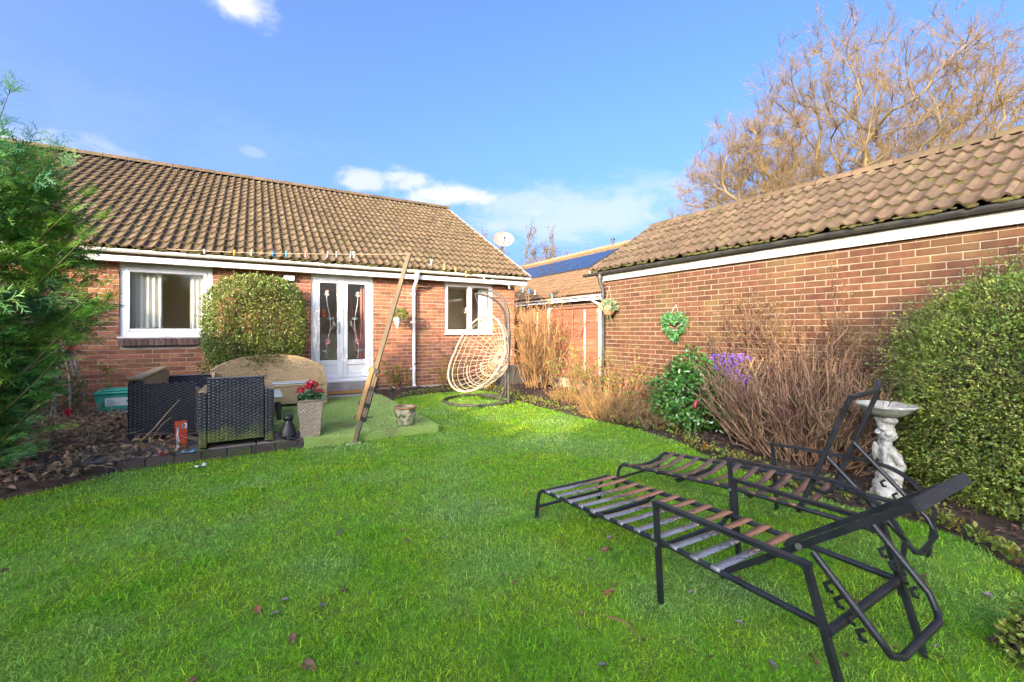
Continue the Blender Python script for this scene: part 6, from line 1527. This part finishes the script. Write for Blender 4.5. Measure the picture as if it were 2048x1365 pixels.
gs = Vector((4.74, 3.60, .05)); o, tips = twiggy('glossy_shrub', 'dark glossy green leaved shrub under the heart wreath', 'shrub', r2, 'shrub_twig', 26, gs, spread=(.22, .30), height=1.0, lean=(.30, .42), segn=5, wig=.05, r0=.008, r1=.004, branch=1.2, blen=.3)
Pp, Nr = shell(2700, (gs.x, gs.y, .42), (.40, .54, .46), .5, .12, .05, r2); P2, N2 = shell(850, (gs.x + .05, gs.y + .02, .72), (.22, .30, .34), .6, .12, .5, r2); Pp, Nr = np.concatenate([Pp, P2]), np.concatenate([Nr, N2]); n = len(Pp)
leaves('foliage', Pp, Nr * .5 + r2.normal(size=(n, 3)) * .6 + np.array([0, 0, -.25]), Nr * .8 + np.array([0, 0, .7]) + r2.normal(size=(n, 3)) * .4, .058 * r2.uniform(.55, 1.3, n), .036 * r2.uniform(.7, 1.2, n), 'glossy_leaf', o, kind=6, fold=.12, curl=.12)
M('purple_flower', (0.13, 0.04, 0.45), (0.24, 0.11, 0.60), rough=.7, scale=20, var=.35, hue=.02); pf = root('purple_trellis', (5.06, 3.2, .1), 'expanding trellis of artificial purple flowers between the glossy shrub and bare bush', 'trellis'); M('trellis_wood', (0.32, 0.22, 0.12), rough=.9)
for k in range(7):
    for sg in (-1, 1): y = 2.9 + k * .10; MB().bar([(5.06 + .012 * sg, y - sg * .15, .30), (5.06 + .012 * sg, y + sg * .15, .98)], .014, .008, (1, 0, 0)).build('lath', 'trellis_wood', pf)
n = 900; P_ = np.column_stack([5.02 + r2.normal(size=n) * .045, r2.uniform(2.98, 3.5, n), .40 + .60 * r2.random(n)]); kk = np.sin(P_[:, 1] * 11) * np.sin(P_[:, 2] * 13) > -.45; P_ = P_[kk]; n = len(P_); leaves('flowers', P_, r2.normal(size=(n, 3)), r2.normal(size=(n, 3)), .030 * r2.uniform(.6, 1.3, n), .022, 'purple_flower', pf, kind=6)
q = Vector((4.42, 3.28, .38)); rf = root('tulip_ornament', (q.x, q.y, .02), 'small dark red tulip ornament on a green stem in front of the purple flowers', 'ornament'); M('tulip_red', (0.22, 0.015, 0.03), rough=.35); MB().tube([(q.x, q.y, .02), (q.x + .01, q.y, .30), (q.x - .01, q.y + .01, .37)], .006, 6).build('stem', 'geranium_leaf', rf, True); MB().tube([q + Vector((-.01, .01, -.01)), q + Vector((-.015, .0, .03)), q + Vector((.0, -.01, .08)), q + Vector((.02, -.02, .115))], [.008, .03, .024, .004], 10).build('flower', 'tulip_red', rf, True)
# young shrubs along the house wall
for (u, v, h, n_, nm) in ((795, 782, .78, 16, 'leggy yellow green shrub between the leaning post and white downpipe'), (905, 778, .80, 14, 'yellow green shrub by the wall behind the egg chair'), (985, 778, .50, 14, 'small green and yellow shrub low behind the egg chair')):
    q = gnd(u, v, .03); q.y = min(q.y + .2, 8.95); twiggy('young_shrub', nm, 'shrub', r2, 'rust_stem', n_, q, leafmat='wall_leaf' if 'wall_leaf' in MATS else M('wall_leaf', (0.16, 0.19, 0.03), (0.26, 0.22, 0.03), rough=.5, scale=5, var=.4, hue=.025, trans=.35, coord='World').name, leafn=330, leafsize=.05, spread=(.16, .1), height=h, lean=(.35, .2), segn=4, wig=.08, r0=.006, r1=.003, branch=1.6, blen=.3)
# ground cover and bark chips of the beds
n = 2600; e = r2.integers(0, len(right_edge) - 1, n); t = r2.random(n); RE = np.array([[p.x, p.y] for p in right_edge]); P_ = RE[e] + (RE[e + 1] - RE[e]) * t[:, None]; P_ = P_ + np.abs(r2.normal(size=(n, 1))) * .22 * np.array([[.8, .5]]); k = ~inside(P_); P_ = P_[k]; n = len(P_)
o = leaves('ground_cover', np.column_stack([P_, .02 + r2.random(n) * .08]), r2.normal(size=(n, 3)) + np.array([0, 0, .7]), np.tile([0, 0, 1.0], (n, 1)) + r2.normal(size=(n, 3)) * .4, .034 * r2.uniform(.5, 1.3, n), .024, 'small_leaf', None, kind=6); tag(o, 'sparse low green and yellow weeds along the lawn edge', 'weeds', kind='stuff')
M('bark_chip', (0.10, 0.055, 0.035), (0.05, 0.03, 0.022), rough=.9, scale=30, var=.55, hue=.012); n = 15000; P_ = np.column_stack([r2.uniform(2.05, 5.6, n), r2.uniform(-.6, 9.1, n)]); P_ = P_[~inside(P_)]; n = len(P_); dd_ = edge_dist(P_)
o = leaves('bark_chips', np.column_stack([P_, .0 + .07 * np.clip(dd_ / .5, 0, 1) + r2.random(n) * .012]), r2.normal(size=(n, 3)) * np.array([1, 1, .25]), np.tile([0, 0, 1.0], (n, 1)) + r2.normal(size=(n, 3)) * .5, .045 * r2.uniform(.4, 1.4, n), .020 * r2.uniform(.6, 1.4, n), 'bark_chip', None, kind=4); tag(o, 'dark bark chips and leaf litter covering the flower bed', 'bark chips', kind='stuff')

# ---------------------------------------------------------------- heap of dead leaves and straw
M('litter', (0.32, 0.215, 0.13), (0.17, 0.11, 0.07), rough=.8, scale=20, var=.5, hue=.015, c3=(.20, .08, .05), scale3=3, contrast3=(.5, .65), coord='World'); M('straw', (0.46, 0.33, 0.17), (0.32, 0.22, 0.11), rough=.8, scale=8, var=.35)
n = 7500; P_ = np.column_stack([r2.uniform(-3.2, -.3, n), r2.uniform(4.4, 8.6, n)]); P_ = P_[(~inside(P_)) & ~((P_[:, 0] > -1.25) & (P_[:, 1] > 5.72)) & ~((P_[:, 0] > -.62) & (P_[:, 1] > 5.2))]; n = len(P_); heap = .10 + .16 * np.exp(-((P_[:, 0] + 1.35) ** 2 / .5 + (P_[:, 1] - 5.55) ** 2 / .25))
z = heap * r2.random(n) ** .6 + .02; o = leaves('dead_leaf_heap', np.column_stack([P_, z]), r2.normal(size=(n, 3)) * np.array([1, 1, .5]), r2.normal(size=(n, 3)) * .6 + np.array([0, 0, 1]), .062 * r2.uniform(.4, 1.3, n), .044 * r2.uniform(.5, 1.3, n), 'litter', None, kind=6, fold=.3, curl=.2); tag(o, 'heap of dry brown leaves beside the dark rattan sofa', 'dead leaves', kind='stuff')
n = 750; k = r2.choice(len(P_), n); S = np.column_stack([P_[k], z[k] + .02]); a = r2.uniform(0, 6.28, n); dv = np.column_stack([np.cos(a), np.sin(a), r2.normal(size=n) * .22]) * r2.uniform(.12, .38, n)[:, None]; S[:, 2] += .02; md = S + dv * .5 + np.column_stack([r2.normal(size=(n, 2)) * .02, np.abs(r2.normal(size=n)) * .03]); o = segs('straw_stalks', np.concatenate([S, md]), np.concatenate([md, S + dv]), np.full(2 * n, .0022), np.full(2 * n, .0016), 'straw', None, 3); tag(o, 'dry straw stalks tangled over the dead leaf heap', 'straw', kind='stuff')
q = gnd(262, 900, .12); tag(MB().tube([q, q + Vector((.16, .1, .17)), q + Vector((.25, .16, .30)), q + Vector((.36, .2, .44))], [.006, .006, .005, .003], 6).tube([q + Vector((.1, .08, .0)), q + Vector((.22, .12, .2)), q + Vector((.30, .12, .27))], [.005, .004, .003], 6).build('dry_stalk', 'straw', None, True), 'long pale forked stalk leaning against the dark rattan sofa', 'stalk')

# ---------------------------------------------------------------- conifer with flat sprays
def spray_template():
    A, B = [], []
    def sub(p, ang, ln, lev):
        d = np.array([math.cos(ang), math.sin(ang)]); q = p + d * ln; A.append(p); B.append(q)
        if lev == 0: return
        m_ = 5 if lev == 2 else 4
        for i in range(m_):
            t = (i + .7) / (m_ + .6); s = 1 if i % 2 else -1; sub(p + d * ln * t, ang + s * .72, ln * (.52 if lev == 2 else .46) * (1.1 - .55 * t), lev - 1)
    sub(np.zeros(2), 0.0, 1.0, 2); sub(np.array([.18, 0]), .5, .42, 1); sub(np.array([.30, 0]), -.5, .40, 1)
    return np.array(A), np.array(B)
SA, SB = spray_template()
def sprays(name, P, D, U, S, mat, parent, rng, wid=.020, droop=.22):
    n = len(P); D = D / np.linalg.norm(D, axis=1, keepdims=True); X = np.cross(U, D); X /= np.linalg.norm(X, axis=1, keepdims=True); Z = np.cross(D, X)
    k = len(SA); dirs = SB - SA; ln = np.linalg.norm(dirs, axis=1, keepdims=True); pr = np.column_stack([-dirs[:, 1], dirs[:, 0]]) / ln
    quad = np.stack([SA - pr * wid * .55, SB - pr * wid * .2 + 0, SB + dirs / ln * .02, SB + pr * wid * .2, SA + pr * wid * .55], 1)        # k,5,2
    zz = -droop * quad[..., 0] ** 2 + .10 * np.sin(quad[..., 1] * 8) * .3
    V = P[:, None, None] + S[:, None, None, None] * (quad[None, ..., 0:1] * D[:, None, None] + quad[None, ..., 1:2] * X[:, None, None] + zz[None, ..., None] * Z[:, None, None])
    m = n * k; idx = (np.arange(m) * 5)[:, None] + np.arange(5)[None, ::-1]
    return np_mesh(name, V.reshape(-1, 3), np.full(m, 5), idx, mat, parent)
M('conifer_leaf', (0.065, 0.215, 0.032), (0.18, 0.35, 0.04), rough=.5, scale=3.2, detail=3, contrast=(.40, .62), var=.3, hue=.02, trans=.28, coord='World', c3=(0.035, 0.13, 0.055), scale3=2.1, contrast3=(.5, .65)); M('conifer_bark', (0.09, 0.08, 0.035), rough=.9)
cx_, cy_ = ld((-66 - CX) / F * 3.6, 3.6); rc2 = np.random.default_rng(61)
con = root('conifer_tree', (cx_, cy_, 0), 'dark green feathery conifer filling the left edge in front of the bungalow', 'conifer')
MB().tube([(cx_, cy_, -.05), (cx_ + .02, cy_, 1.8), (cx_, cy_, 3.2)], [.09, .05, .010], 8).build('trunk', 'conifer_bark', con, True)
def conrad(z): return np.interp(z, [.05, .3, .72, 1.13, 1.55, 1.96, 2.38, 2.79, 2.95, 3.25, 3.9], [.12, .22, .42, .62, .78, .70, .63, .52, .36, .2, .03])
n = 2800; z = np.where(rc2.random(2800) < .006, rc2.uniform(2.95, 3.3, 2800), rc2.uniform(.05, 2.9, 2800)) ; z = np.where(rc2.random(n) < .55, rc2.uniform(.05, 2.5, n), z); a = rc2.uniform(0, 6.283, n); rr = conrad(z) * (1 - .55 * rc2.random(n) ** 1.8) * (1 + .13 * np.sin(a * 5 + z * 4) + .06 * np.sin(a * 11 - z * 7))
outv = np.column_stack([np.cos(a), np.sin(a), np.zeros(n)]); P_ = np.column_stack([cx_ + np.cos(a) * rr, cy_ + np.sin(a) * rr, z]) - outv * .16
D_ = outv + rc2.normal(size=(n, 3)) * .38 + np.array([0, 0, .28]); U_ = np.tile([0, 0, 1.0], (n, 1)) + rc2.normal(size=(n, 3)) * .55 + outv * .3
sprays('foliage', P_, D_, U_, rc2.uniform(.17, .33, n), 'conifer_leaf', con, rc2, wid=.030)
A, B, Ra, Rb, LP, LD, LS = [], [], [], [], [], [], []
for (u, v, dd) in ((205, 572, 3.44), (208, 622, 3.40), (150, 640, 3.32), (196, 440, 3.56), (165, 395, 3.56), (110, 300, 3.63), (170, 555, 3.40), (18, 185, 3.56), (215, 600, 3.52), (140, 690, 3.24), (95, 860, 3.08), (80, 800, 3.00), (45, 900, 2.92), (60, 285, 3.56), (130, 330, 3.63), (165, 480, 3.48)):
    e = atd(u, v, dd); s = Vector((cx_, cy_, max(.2, e.z - .75))); prev = s
    for i in range(1, 9):
        t = i / 8; p = s.lerp(e, t); p.z = s.z + (e.z - s.z) * t ** 1.3; A.append(prev); B.append(p); Ra.append(.009 * (1.05 - t) + .002); Rb.append(.009 * (.92 - t * .85) + .002); d = (p - prev).normalized()
        if t > .35:
            for sg in (-1, 1, 1 if i % 2 else -1):
                sd = d.cross(Vector((0, 0, 1))).normalized() * sg; LP.append(p); LD.append(d * .8 + sd * rc2.uniform(.2, .9) + Vector(rc2.normal(size=3)) * .15); LS.append(rc2.uniform(.13, .25) * (1.15 - .45 * t))
        prev = p
    LP.append(prev - d * .05); LD.append(d); LS.append(.2)
segs('branches', [tuple(x) for x in A], [tuple(x) for x in B], Ra, Rb, 'conifer_bark', con, 5)
n = len(LP); sprays('reaching_sprays', np.array([tuple(x) for x in LP]), np.array([tuple(x) for x in LD]), np.tile([0, 0, 1.0], (n, 1)) + rc2.normal(size=(n, 3)) * .3, np.array(LS), 'conifer_leaf', con, rc2, droop=.05)

# white obelisk with a climbing rose
tr_ = Vector((-2.26, 8.45, .05)); ob = root('white_obelisk', tr_, 'leaning white stick trellis with a climbing rose beside the conifer', 'trellis'); M('white_stick', (0.42, 0.40, 0.37), (0.22, 0.19, 0.16), rough=.8, scale=14, coord='World')
for k in range(5):
    a = k * 1.257; b0 = tr_ + Vector((.20 * math.cos(a), .16 * math.sin(a), 0)); t0 = tr_ + Vector((-.10 + .05 * math.cos(a), -.03 + .05 * math.sin(a), 1.25)); MB().tube([b0, b0.lerp(t0, .5) + Vector((rc2.normal() * .03, 0, 0)), t0], .014, 6).build('stick', 'white_stick', ob, True)
for z, r_ in ((.35, .17), (.75, .11)): MB().tube([tr_ + Vector((-.10 * z + r_ * math.cos(t), r_ * .85 * math.sin(t), z)) for t in np.linspace(0, 6.283, 17)], .008, 5, False).build('hoop', 'white_stick', ob, True)
M('rose_leaf', (0.07, 0.17, 0.04), (0.20, 0.24, 0.05), rough=.45, scale=8, var=.35, hue=.03, trans=.3, coord='World'); o, tips = twiggy('climbing_rose', 'thin climbing rose with a few red blooms on the white trellis', 'rose', rc2, 'rust_stem', 12, tr_ + Vector((.04, -.08, 0)), leafmat='rose_leaf', leafn=520, leafsize=.05, spread=(.16, .12), height=1.15, lean=(.12, .1), segn=5, wig=.10, r0=.006, r1=.003, branch=1.3, blen=.25)
for (u, v) in ((119, 681), (139, 697), (137, 825)):
    c = atd(u, v, 5.7); n = 26; N0 = rvec(n, rc2); leaves('bloom', np.array(c) + N0 * .018, N0, rvec(n, rc2), .035, .034, 'geranium_red', o, kind=6)

# ---------------------------------------------------------------- hanging basket, wall planter, heart wreath
hb_c = onY(800, 640, 8.86); hbk = root('hanging_basket', hb_c, 'white cone hanging basket of green plants on the wall by the downpipe', 'hanging basket')
M('basket_white', (0.62, 0.60, 0.56), (0.5, 0.48, 0.44), rough=.6, scale=20); MB().lathe([(.004, -.20), (.03, -.13), (.075, -.02), (.105, .05), (.11, .055), (.095, .05)], hb_c + Vector((-.05, 0, 0)), 18, False).build('cone', 'basket_white', hbk, True)
hang = Vector((hb_c.x - .06, 8.86, hb_c.z + .37))
for a in (0, 2.1, 4.2): MB().tube([hb_c + Vector((-.05 + .10 * math.cos(a), .10 * math.sin(a), .055)), hang], .003, 4).build('hanger', 'cord', hbk, True)
MB().tube([(hang.x, HYW, hang.z - .12), (hang.x, HYW - .01, hang.z + .03), (hang.x, 8.86, hang.z + .03), (hang.x, 8.855, hang.z)], .007, 6).tube([(hang.x, HYW - .01, hang.z - .1), (hang.x, 8.92, hang.z + .03)], .005, 6).build('bracket', 'black_plastic', hbk, True)
M('basket_leaf', (0.17, 0.21, 0.03), (0.09, 0.16, 0.025), rough=.5, scale=10, var=.35, trans=.3, coord='World'); Pp, Nr = shell(520, tuple(hb_c + Vector((-.03, 0, .11))), (.19, .15, .12), .5, .1, None, rc2); n = len(Pp); leaves('foliage', Pp, Nr + rc2.normal(size=(n, 3)) * .6, Nr + rc2.normal(size=(n, 3)) * .5, .035, .026, 'basket_leaf', hbk, kind=6)
wp = onX(1217, 618, 5.50); wpl = root('wall_planter', wp, 'terracotta hanging pot of pale artificial ferns and flowers at the garage corner', 'hanging pot')
M('terracotta', (0.34, 0.12, 0.055), (0.28, 0.10, 0.05), rough=.6, scale=15); MB().lathe([(.05, -.12), (.085, -.105), (.10, -.04), (.10, .03), (.092, .035), (.08, .02)], wp, 20, False).build('pot', 'terracotta', wpl, True)
M('fern', (0.20, 0.30, 0.17), (0.27, 0.30, 0.13), rough=.6, scale=10, var=.3, trans=.3); M('pale_bloom', (0.62, 0.50, 0.36), (0.5, 0.36, 0.25), rough=.7, scale=20, var=.2)
Pp, Nr = shell(420, tuple(wp + Vector((0, 0, .06))), (.10, .19, .10), .6, .1, None, rc2); n = len(Pp); leaves('foliage', Pp, Nr + rc2.normal(size=(n, 3)) * .5 + np.array([0, 0, -.2]), Nr + rc2.normal(size=(n, 3)) * .5, .05, .022, 'fern', wpl, kind=6)
for a, b in ((.14, -.28), (.17, -.22), (-.16, -.25), (-.19, -.30), (-.10, -.26)):
    s = wp + Vector((-.07, a * .7, .04)); e = wp + Vector((-.09, a * 1.1, b)); n = 22; t = np.linspace(0, 1, n)[:, None]; Pq = np.array(s) * (1 - t) + np.array(e) * t + np.array([-.05, 0, .06]) * (4 * t * (1 - t)); sd = np.tile([0, 1.0, 0], (n, 1)) * np.where(np.arange(n) % 2, 1, -1)[:, None]; leaves('frond', Pq, sd + np.array([-.2, 0, -.5]), np.tile([-1.0, 0, .3], (n, 1)), .055 * (1.05 - .8 * t[:, 0]), .016, 'fern', wpl)
for k in range(7):
    c = wp + Vector((-.09 + rc2.normal() * .02, rc2.uniform(-.16, .16), .05 + rc2.uniform(-.05, .07))); n = 24; N0 = rvec(n, rc2); leaves('bloom', np.array(c) + N0 * .012, N0, rvec(n, rc2), .026, .026, 'pale_bloom', wpl, kind=6)
hk_ = wp + Vector((.02, 0, .42))
for a in (-.09, .09): MB().tube([wp + Vector((0, a, .03)), hk_], .0035, 4).build('hanger', 'cord', wpl, True)
MB().tube([(GX - .01, wp.y, hk_.z), tuple(hk_), tuple(hk_ + Vector((0, 0, .06)))], .005, 6).build('hook', 'black_plastic', wpl, True)
hw_ = onX(1349, 652, GX - .05); wr = root('heart_wreath', hw_, 'green heart shaped leaf wreath hanging on the garage wall', 'wreath'); M('wreath_leaf', (0.03, 0.14, 0.02), (0.06, 0.18, 0.045), rough=.5, scale=15, var=.35, hue=.02, c3=(.15, .19, .20), scale3=22, contrast3=(.52, .66), coord='World')
n = 1700; t = rc2.uniform(0, 2 * math.pi, n); hx = 16 * np.sin(t) ** 3 / 17; hz = (13 * np.cos(t) - 5 * np.cos(2 * t) - 2 * np.cos(3 * t) - np.cos(4 * t)) / 17; s = .205; bw = rc2.normal(size=(n, 3)) * np.array([.020, .026, .026])
P_ = np.column_stack([np.full(n, hw_.x), hw_.y + hx * s * 1.0, hw_.z + .01 + hz * s]) + bw; D_ = rc2.normal(size=(n, 3)) + np.array([-.8, 0, 0]); leaves('leaves', P_, D_, rc2.normal(size=(n, 3)) + np.array([-1, 0, 0]), .038, .028, 'wreath_leaf', wr, kind=6)
MB().tube([(hw_.x, hw_.y + 16 * math.sin(a) ** 3 / 17 * s, hw_.z + .01 + (13 * math.cos(a) - 5 * math.cos(2 * a) - 2 * math.cos(3 * a) - math.cos(4 * a)) / 17 * s) for a in np.linspace(0, 6.283, 40)], .014, 6, False).build('ring', 'shrub_twig', wr, True); tp_ = Vector((GX - .012, hw_.y, hw_.z + .33))
for a in (-.07, .07): MB().tube([tp_, (hw_.x, hw_.y + a, hw_.z + .19)], .002, 4).build('string', 'lead', wr, True)

# ---------------------------------------------------------------- bare trees
M('tree_bark', (0.175, 0.130, 0.058), (0.115, 0.088, 0.042), rough=.9, scale=3, coord='World', c3=(.11, .098, .04), scale3=1.2, contrast3=(.5, .7)); M('twig_red', (0.165, 0.112, 0.046), (0.122, 0.085, 0.038), rough=.9, scale=2, coord='World')
def bare_tree(name, label, base, height, spread, seed, nl=8, lean=(0, 0), fork=.28, dens=1.0, minr=.0065, trunk_r=.2, group='bare trees beyond the roofs', cone=.75):
    rng = np.random.default_rng(seed); o = root(name, base, label, 'tree', group); thick = [[], [], [], []]; thin = [[], [], [], []]; base = np.array(base, float)
    def put(L, a, b, r0, r1): L[0].append(a); L[1].append(b); L[2].append(r0); L[3].append(r1)
    def grow(p, d, ln, r, lev):
        ns = (6, 5, 4, 2)[lev]; d = d / np.linalg.norm(d)
        for k in range(ns):
            w = (.12, .17, .26, .34)[lev]; d = d + rng.normal(size=3) * w + np.array([0, 0, (.06, .08, .07, .04)[lev]]); d /= np.linalg.norm(d); q = p + d * ln / ns; ra = max(minr, r * (1 - .75 * k / ns)); rb = max(minr * .8, r * (1 - .75 * (k + 1) / ns)); put(thick if lev < 2 else thin, p, q, ra, rb)
            if lev < 3 and (lev > 0 or k > 0):
                for _ in range(rng.poisson((2.0, 2.3, 1.7)[lev] * dens)):
                    sd = rng.normal(size=3); sd -= d * sd.dot(d); sd /= np.linalg.norm(sd); nd = d * 1.0 + sd * rng.uniform(.4, .8); grow(p + (q - p) * rng.random(), nd, ln * (.50, .48, .45)[lev] * rng.uniform(.6, 1.15) * (1.1 - .45 * k / ns), max(minr, rb * .55), lev + 1)
            p = q
    zf = height * fork; p = base.copy(); d = np.array([lean[0], lean[1], 1.0])
    for k in range(4):
        q = p + np.array([lean[0] * zf / 4 + rng.normal() * .06, lean[1] * zf / 4, zf / 4]); put(thick, p, q, trunk_r * (1.15 - .1 * k), trunk_r * (1.05 - .1 * k)); p = q
    for i in range(nl):
        a = i * 6.283 / nl + rng.uniform(-.3, .3); t = cone * math.sqrt(rng.uniform(.03, 1.0)); dv = np.array([math.cos(a) * math.sin(t) + lean[0], math.sin(a) * math.sin(t) + lean[1], math.cos(t)]); grow(p - np.array([0, 0, zf * .35 * rng.random()]), dv, (height - zf) * rng.uniform(.86, 1.05), trunk_r * rng.uniform(.30, .46), 0)
    segs('trunk', *thick, 'tree_bark', o, 6); segs('crown', *thin, 'twig_red', o, 3)
    return o
def tb_(u, d): x, y = ld((u - CX) / F * d, d); return (x, y, -.05)
def dome_tree(label, base, fork, centre, radii, n, seed, minr=.006, trunk_r=.2, twig=.55, group='bare trees beyond the roofs'):
    """branches grown towards points spread through a domed crown, thickened by how much they carry"""
    rng = np.random.default_rng(seed); o = root('bare_tree', base, label, 'tree', group); base, fork, centre, radii = (np.array(x, float) for x in (base, fork, centre, radii))
    P = [base, base * .6 + fork * .4, base * .25 + fork * .75, fork]; par = [-1, 0, 1, 2]; D = [np.array([0, 0, 1.0])] * 4
    v = rvec(n * 3, rng); v[:, 2] = np.abs(v[:, 2]) * 1.15 - .12; r = rng.random(n * 3) ** .42 * (1 + .10 * np.sin(v[:, 0] * 7 + seed) * np.sin(v[:, 1] * 6 + v[:, 2] * 5)); T = centre + v * r[:, None] * radii; T = T[T[:, 2] > fork[2] + .3][:n]
    T = T[np.argsort(np.linalg.norm(T - fork, axis=1) + rng.normal(size=len(T)) * .5)]
    tips = []
    for t in T:
        A = np.array(P[3:]); Dr = np.array(D[3:]); w = t - A; L = np.linalg.norm(w, axis=1) + 1e-6; c = (w * Dr).sum(1) / L; cost = L * (1.55 - .75 * c) + .25 * (L < .25); k = int(cost.argmin()) + 3
        p = P[k]; d0 = D[k]; ln = np.linalg.norm(t - p); ns = max(2, min(6, int(ln / .45))); last = k; prev = p; ctl = p + d0 * ln * .24 + (t - p) * .25 + np.array([0, 0, .05 * ln])
        for q in range(1, ns + 1):
            s_ = q / ns; x = (1 - s_) ** 2 * p + 2 * s_ * (1 - s_) * ctl + s_ * s_ * t + (rng.normal(size=3) * .035 * min(1, ln) if q < ns else 0); dv = x - prev; dv = dv / (np.linalg.norm(dv) + 1e-9); P.append(x); par.append(last); D.append(dv); last = len(P) - 1; prev = x
        tips.append(last)
    N = len(P); cnt = np.zeros(N)
    for k in tips: cnt[k] = 1
    for k in range(N - 1, 0, -1): cnt[par[k]] += cnt[k]
    P = np.array(P); par = np.array(par); rad = np.maximum(minr, trunk_r * (cnt / cnt[0]) ** .52)
    k = np.arange(1, N); thick = rad[k] > minr * 2.6; ks = k[thick]; segs('trunk', P[par[ks]], P[ks], np.minimum(rad[par[ks]], rad[ks] * 1.5), rad[ks], 'tree_bark', o, 6)
    kt = k[~thick]; A = [P[par[kt]]]; B = [P[kt]]; Ra = [rad[kt]]; Rb = [rad[kt] * .9]
    ends = P[np.array(tips)]; ed = np.array([D[x] for x in tips])
    for m_ in range(7):
        dv = ed * .8 + rng.normal(size=ed.shape) * .42 + np.array([0, 0, .55]); dv /= np.linalg.norm(dv, axis=1, keepdims=True); s0 = ends - ed * (rng.random((len(ends), 1)) * .3); mid_ = s0 + dv * twig * .5 * rng.uniform(.5, 1.1, (len(ends), 1)); e = mid_ + (dv + rng.normal(size=dv.shape) * .25) * twig * .45
        A += [s0, mid_]; B += [mid_, e]; Ra += [np.full(len(ends), minr), np.full(len(ends), minr * .85)]; Rb += [np.full(len(ends), minr * .85), np.full(len(ends), minr * .6)]
    segs('crown', np.concatenate(A), np.concatenate(B), np.concatenate(Ra), np.concatenate(Rb), 'twig_red', o, 3)
    return o
def lp(u, d, z): x, y = ld((u - CX) / F * d, d); return (x, y, z)
dome_tree('tall domed bare tree rising behind the middle of the garage ridge', lp(1680, 15.5, -.05), lp(1682, 15.5, 3.3), lp(1705, 15.5, 4.3), (6.1, 5.4, 7.4), 2700, 101, trunk_r=.30, twig=.6)
dome_tree('smaller rounded bare tree at the far end of the garage ridge', lp(1500, 15, -.05), lp(1500, 15, 3.2), lp(1492, 15, 3.9), (2.9, 2.8, 4.6), 1000, 102, trunk_r=.17, twig=.5)
dome_tree('bare tree with slanting limbs cut by the picture edge above the garage', lp(1905, 17, -.05), lp(1910, 17, 3.6), lp(1990, 17, 4.8), (5.5, 5.0, 7.9), 1800, 103, trunk_r=.26, twig=.6)
for k, (u, d, h, nm) in enumerate(((1035, 30, 8.2, 'far bare tree showing beside the satellite dish'), (1130, 44, 9.0, 'far pale bare tree above the left half of the solar panels'), (1200, 46, 9.4, 'far pale bare tree above the right half of the solar panels'), (985, 40, 9.0, 'far thin bare tree just above the gable slope'))):
    bare_tree('far_bare_tree', nm, tb_(u, d), h, 4, 120 + k, nl=6, minr=.011, trunk_r=.13, dens=.85, fork=.3, cone=.9)

# ---------------------------------------------------------------- what stands out of view and shades the lawn
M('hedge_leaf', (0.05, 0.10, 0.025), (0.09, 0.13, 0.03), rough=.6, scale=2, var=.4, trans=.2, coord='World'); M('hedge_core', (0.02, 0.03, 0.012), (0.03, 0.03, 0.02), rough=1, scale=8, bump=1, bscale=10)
hd = root('tall_hedge', (-6.9, 4, 0), 'tall clipped evergreen hedge along the conifer side of the garden', 'hedge'); HT = 3.42
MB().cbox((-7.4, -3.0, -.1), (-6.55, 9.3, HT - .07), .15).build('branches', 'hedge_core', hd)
n = 9000; P_ = np.column_stack([rc2.uniform(-7.45, -6.5, n), rc2.uniform(-3.05, 9.35, n), rc2.uniform(0, HT - .02, n)]); w_ = rc2.integers(0, 3, n); P_[w_ == 0, 0] = -6.52; P_[w_ == 1, 2] = HT - .08 - rc2.random((w_ == 1).sum()) * .04; P_[w_ == 2, 0] = -6.54; leaves('foliage', P_, rc2.normal(size=(n, 3)) + np.array([.4, 0, .5]), rc2.normal(size=(n, 3)), .12, .06, 'hedge_leaf', hd, kind=6)
def evergreen(c, r, label, n, mat='hedge_leaf', size=.16):
    o = root('evergreen_tree', (c[0], c[1], 0), label, 'tree'); MB().tube([(c[0], c[1], -.1), (c[0], c[1], c[2])], [.2, .12], 8).build('trunk', 'conifer_bark', o, True)
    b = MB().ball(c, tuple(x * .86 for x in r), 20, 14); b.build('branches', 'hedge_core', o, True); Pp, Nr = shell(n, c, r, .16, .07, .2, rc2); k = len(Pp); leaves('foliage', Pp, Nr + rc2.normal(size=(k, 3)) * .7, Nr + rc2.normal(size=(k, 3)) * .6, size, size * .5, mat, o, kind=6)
evergreen((-7.4, -4.9, 3.0), (1.4, 1.9, 2.4), 'broad dark evergreen tree standing past the end of the tall hedge', 5000); evergreen((-7.4, -7.7, 3.4), (1.5, 1.9, 3.2), 'tallest dark evergreen tree in the corner of the garden', 6000)
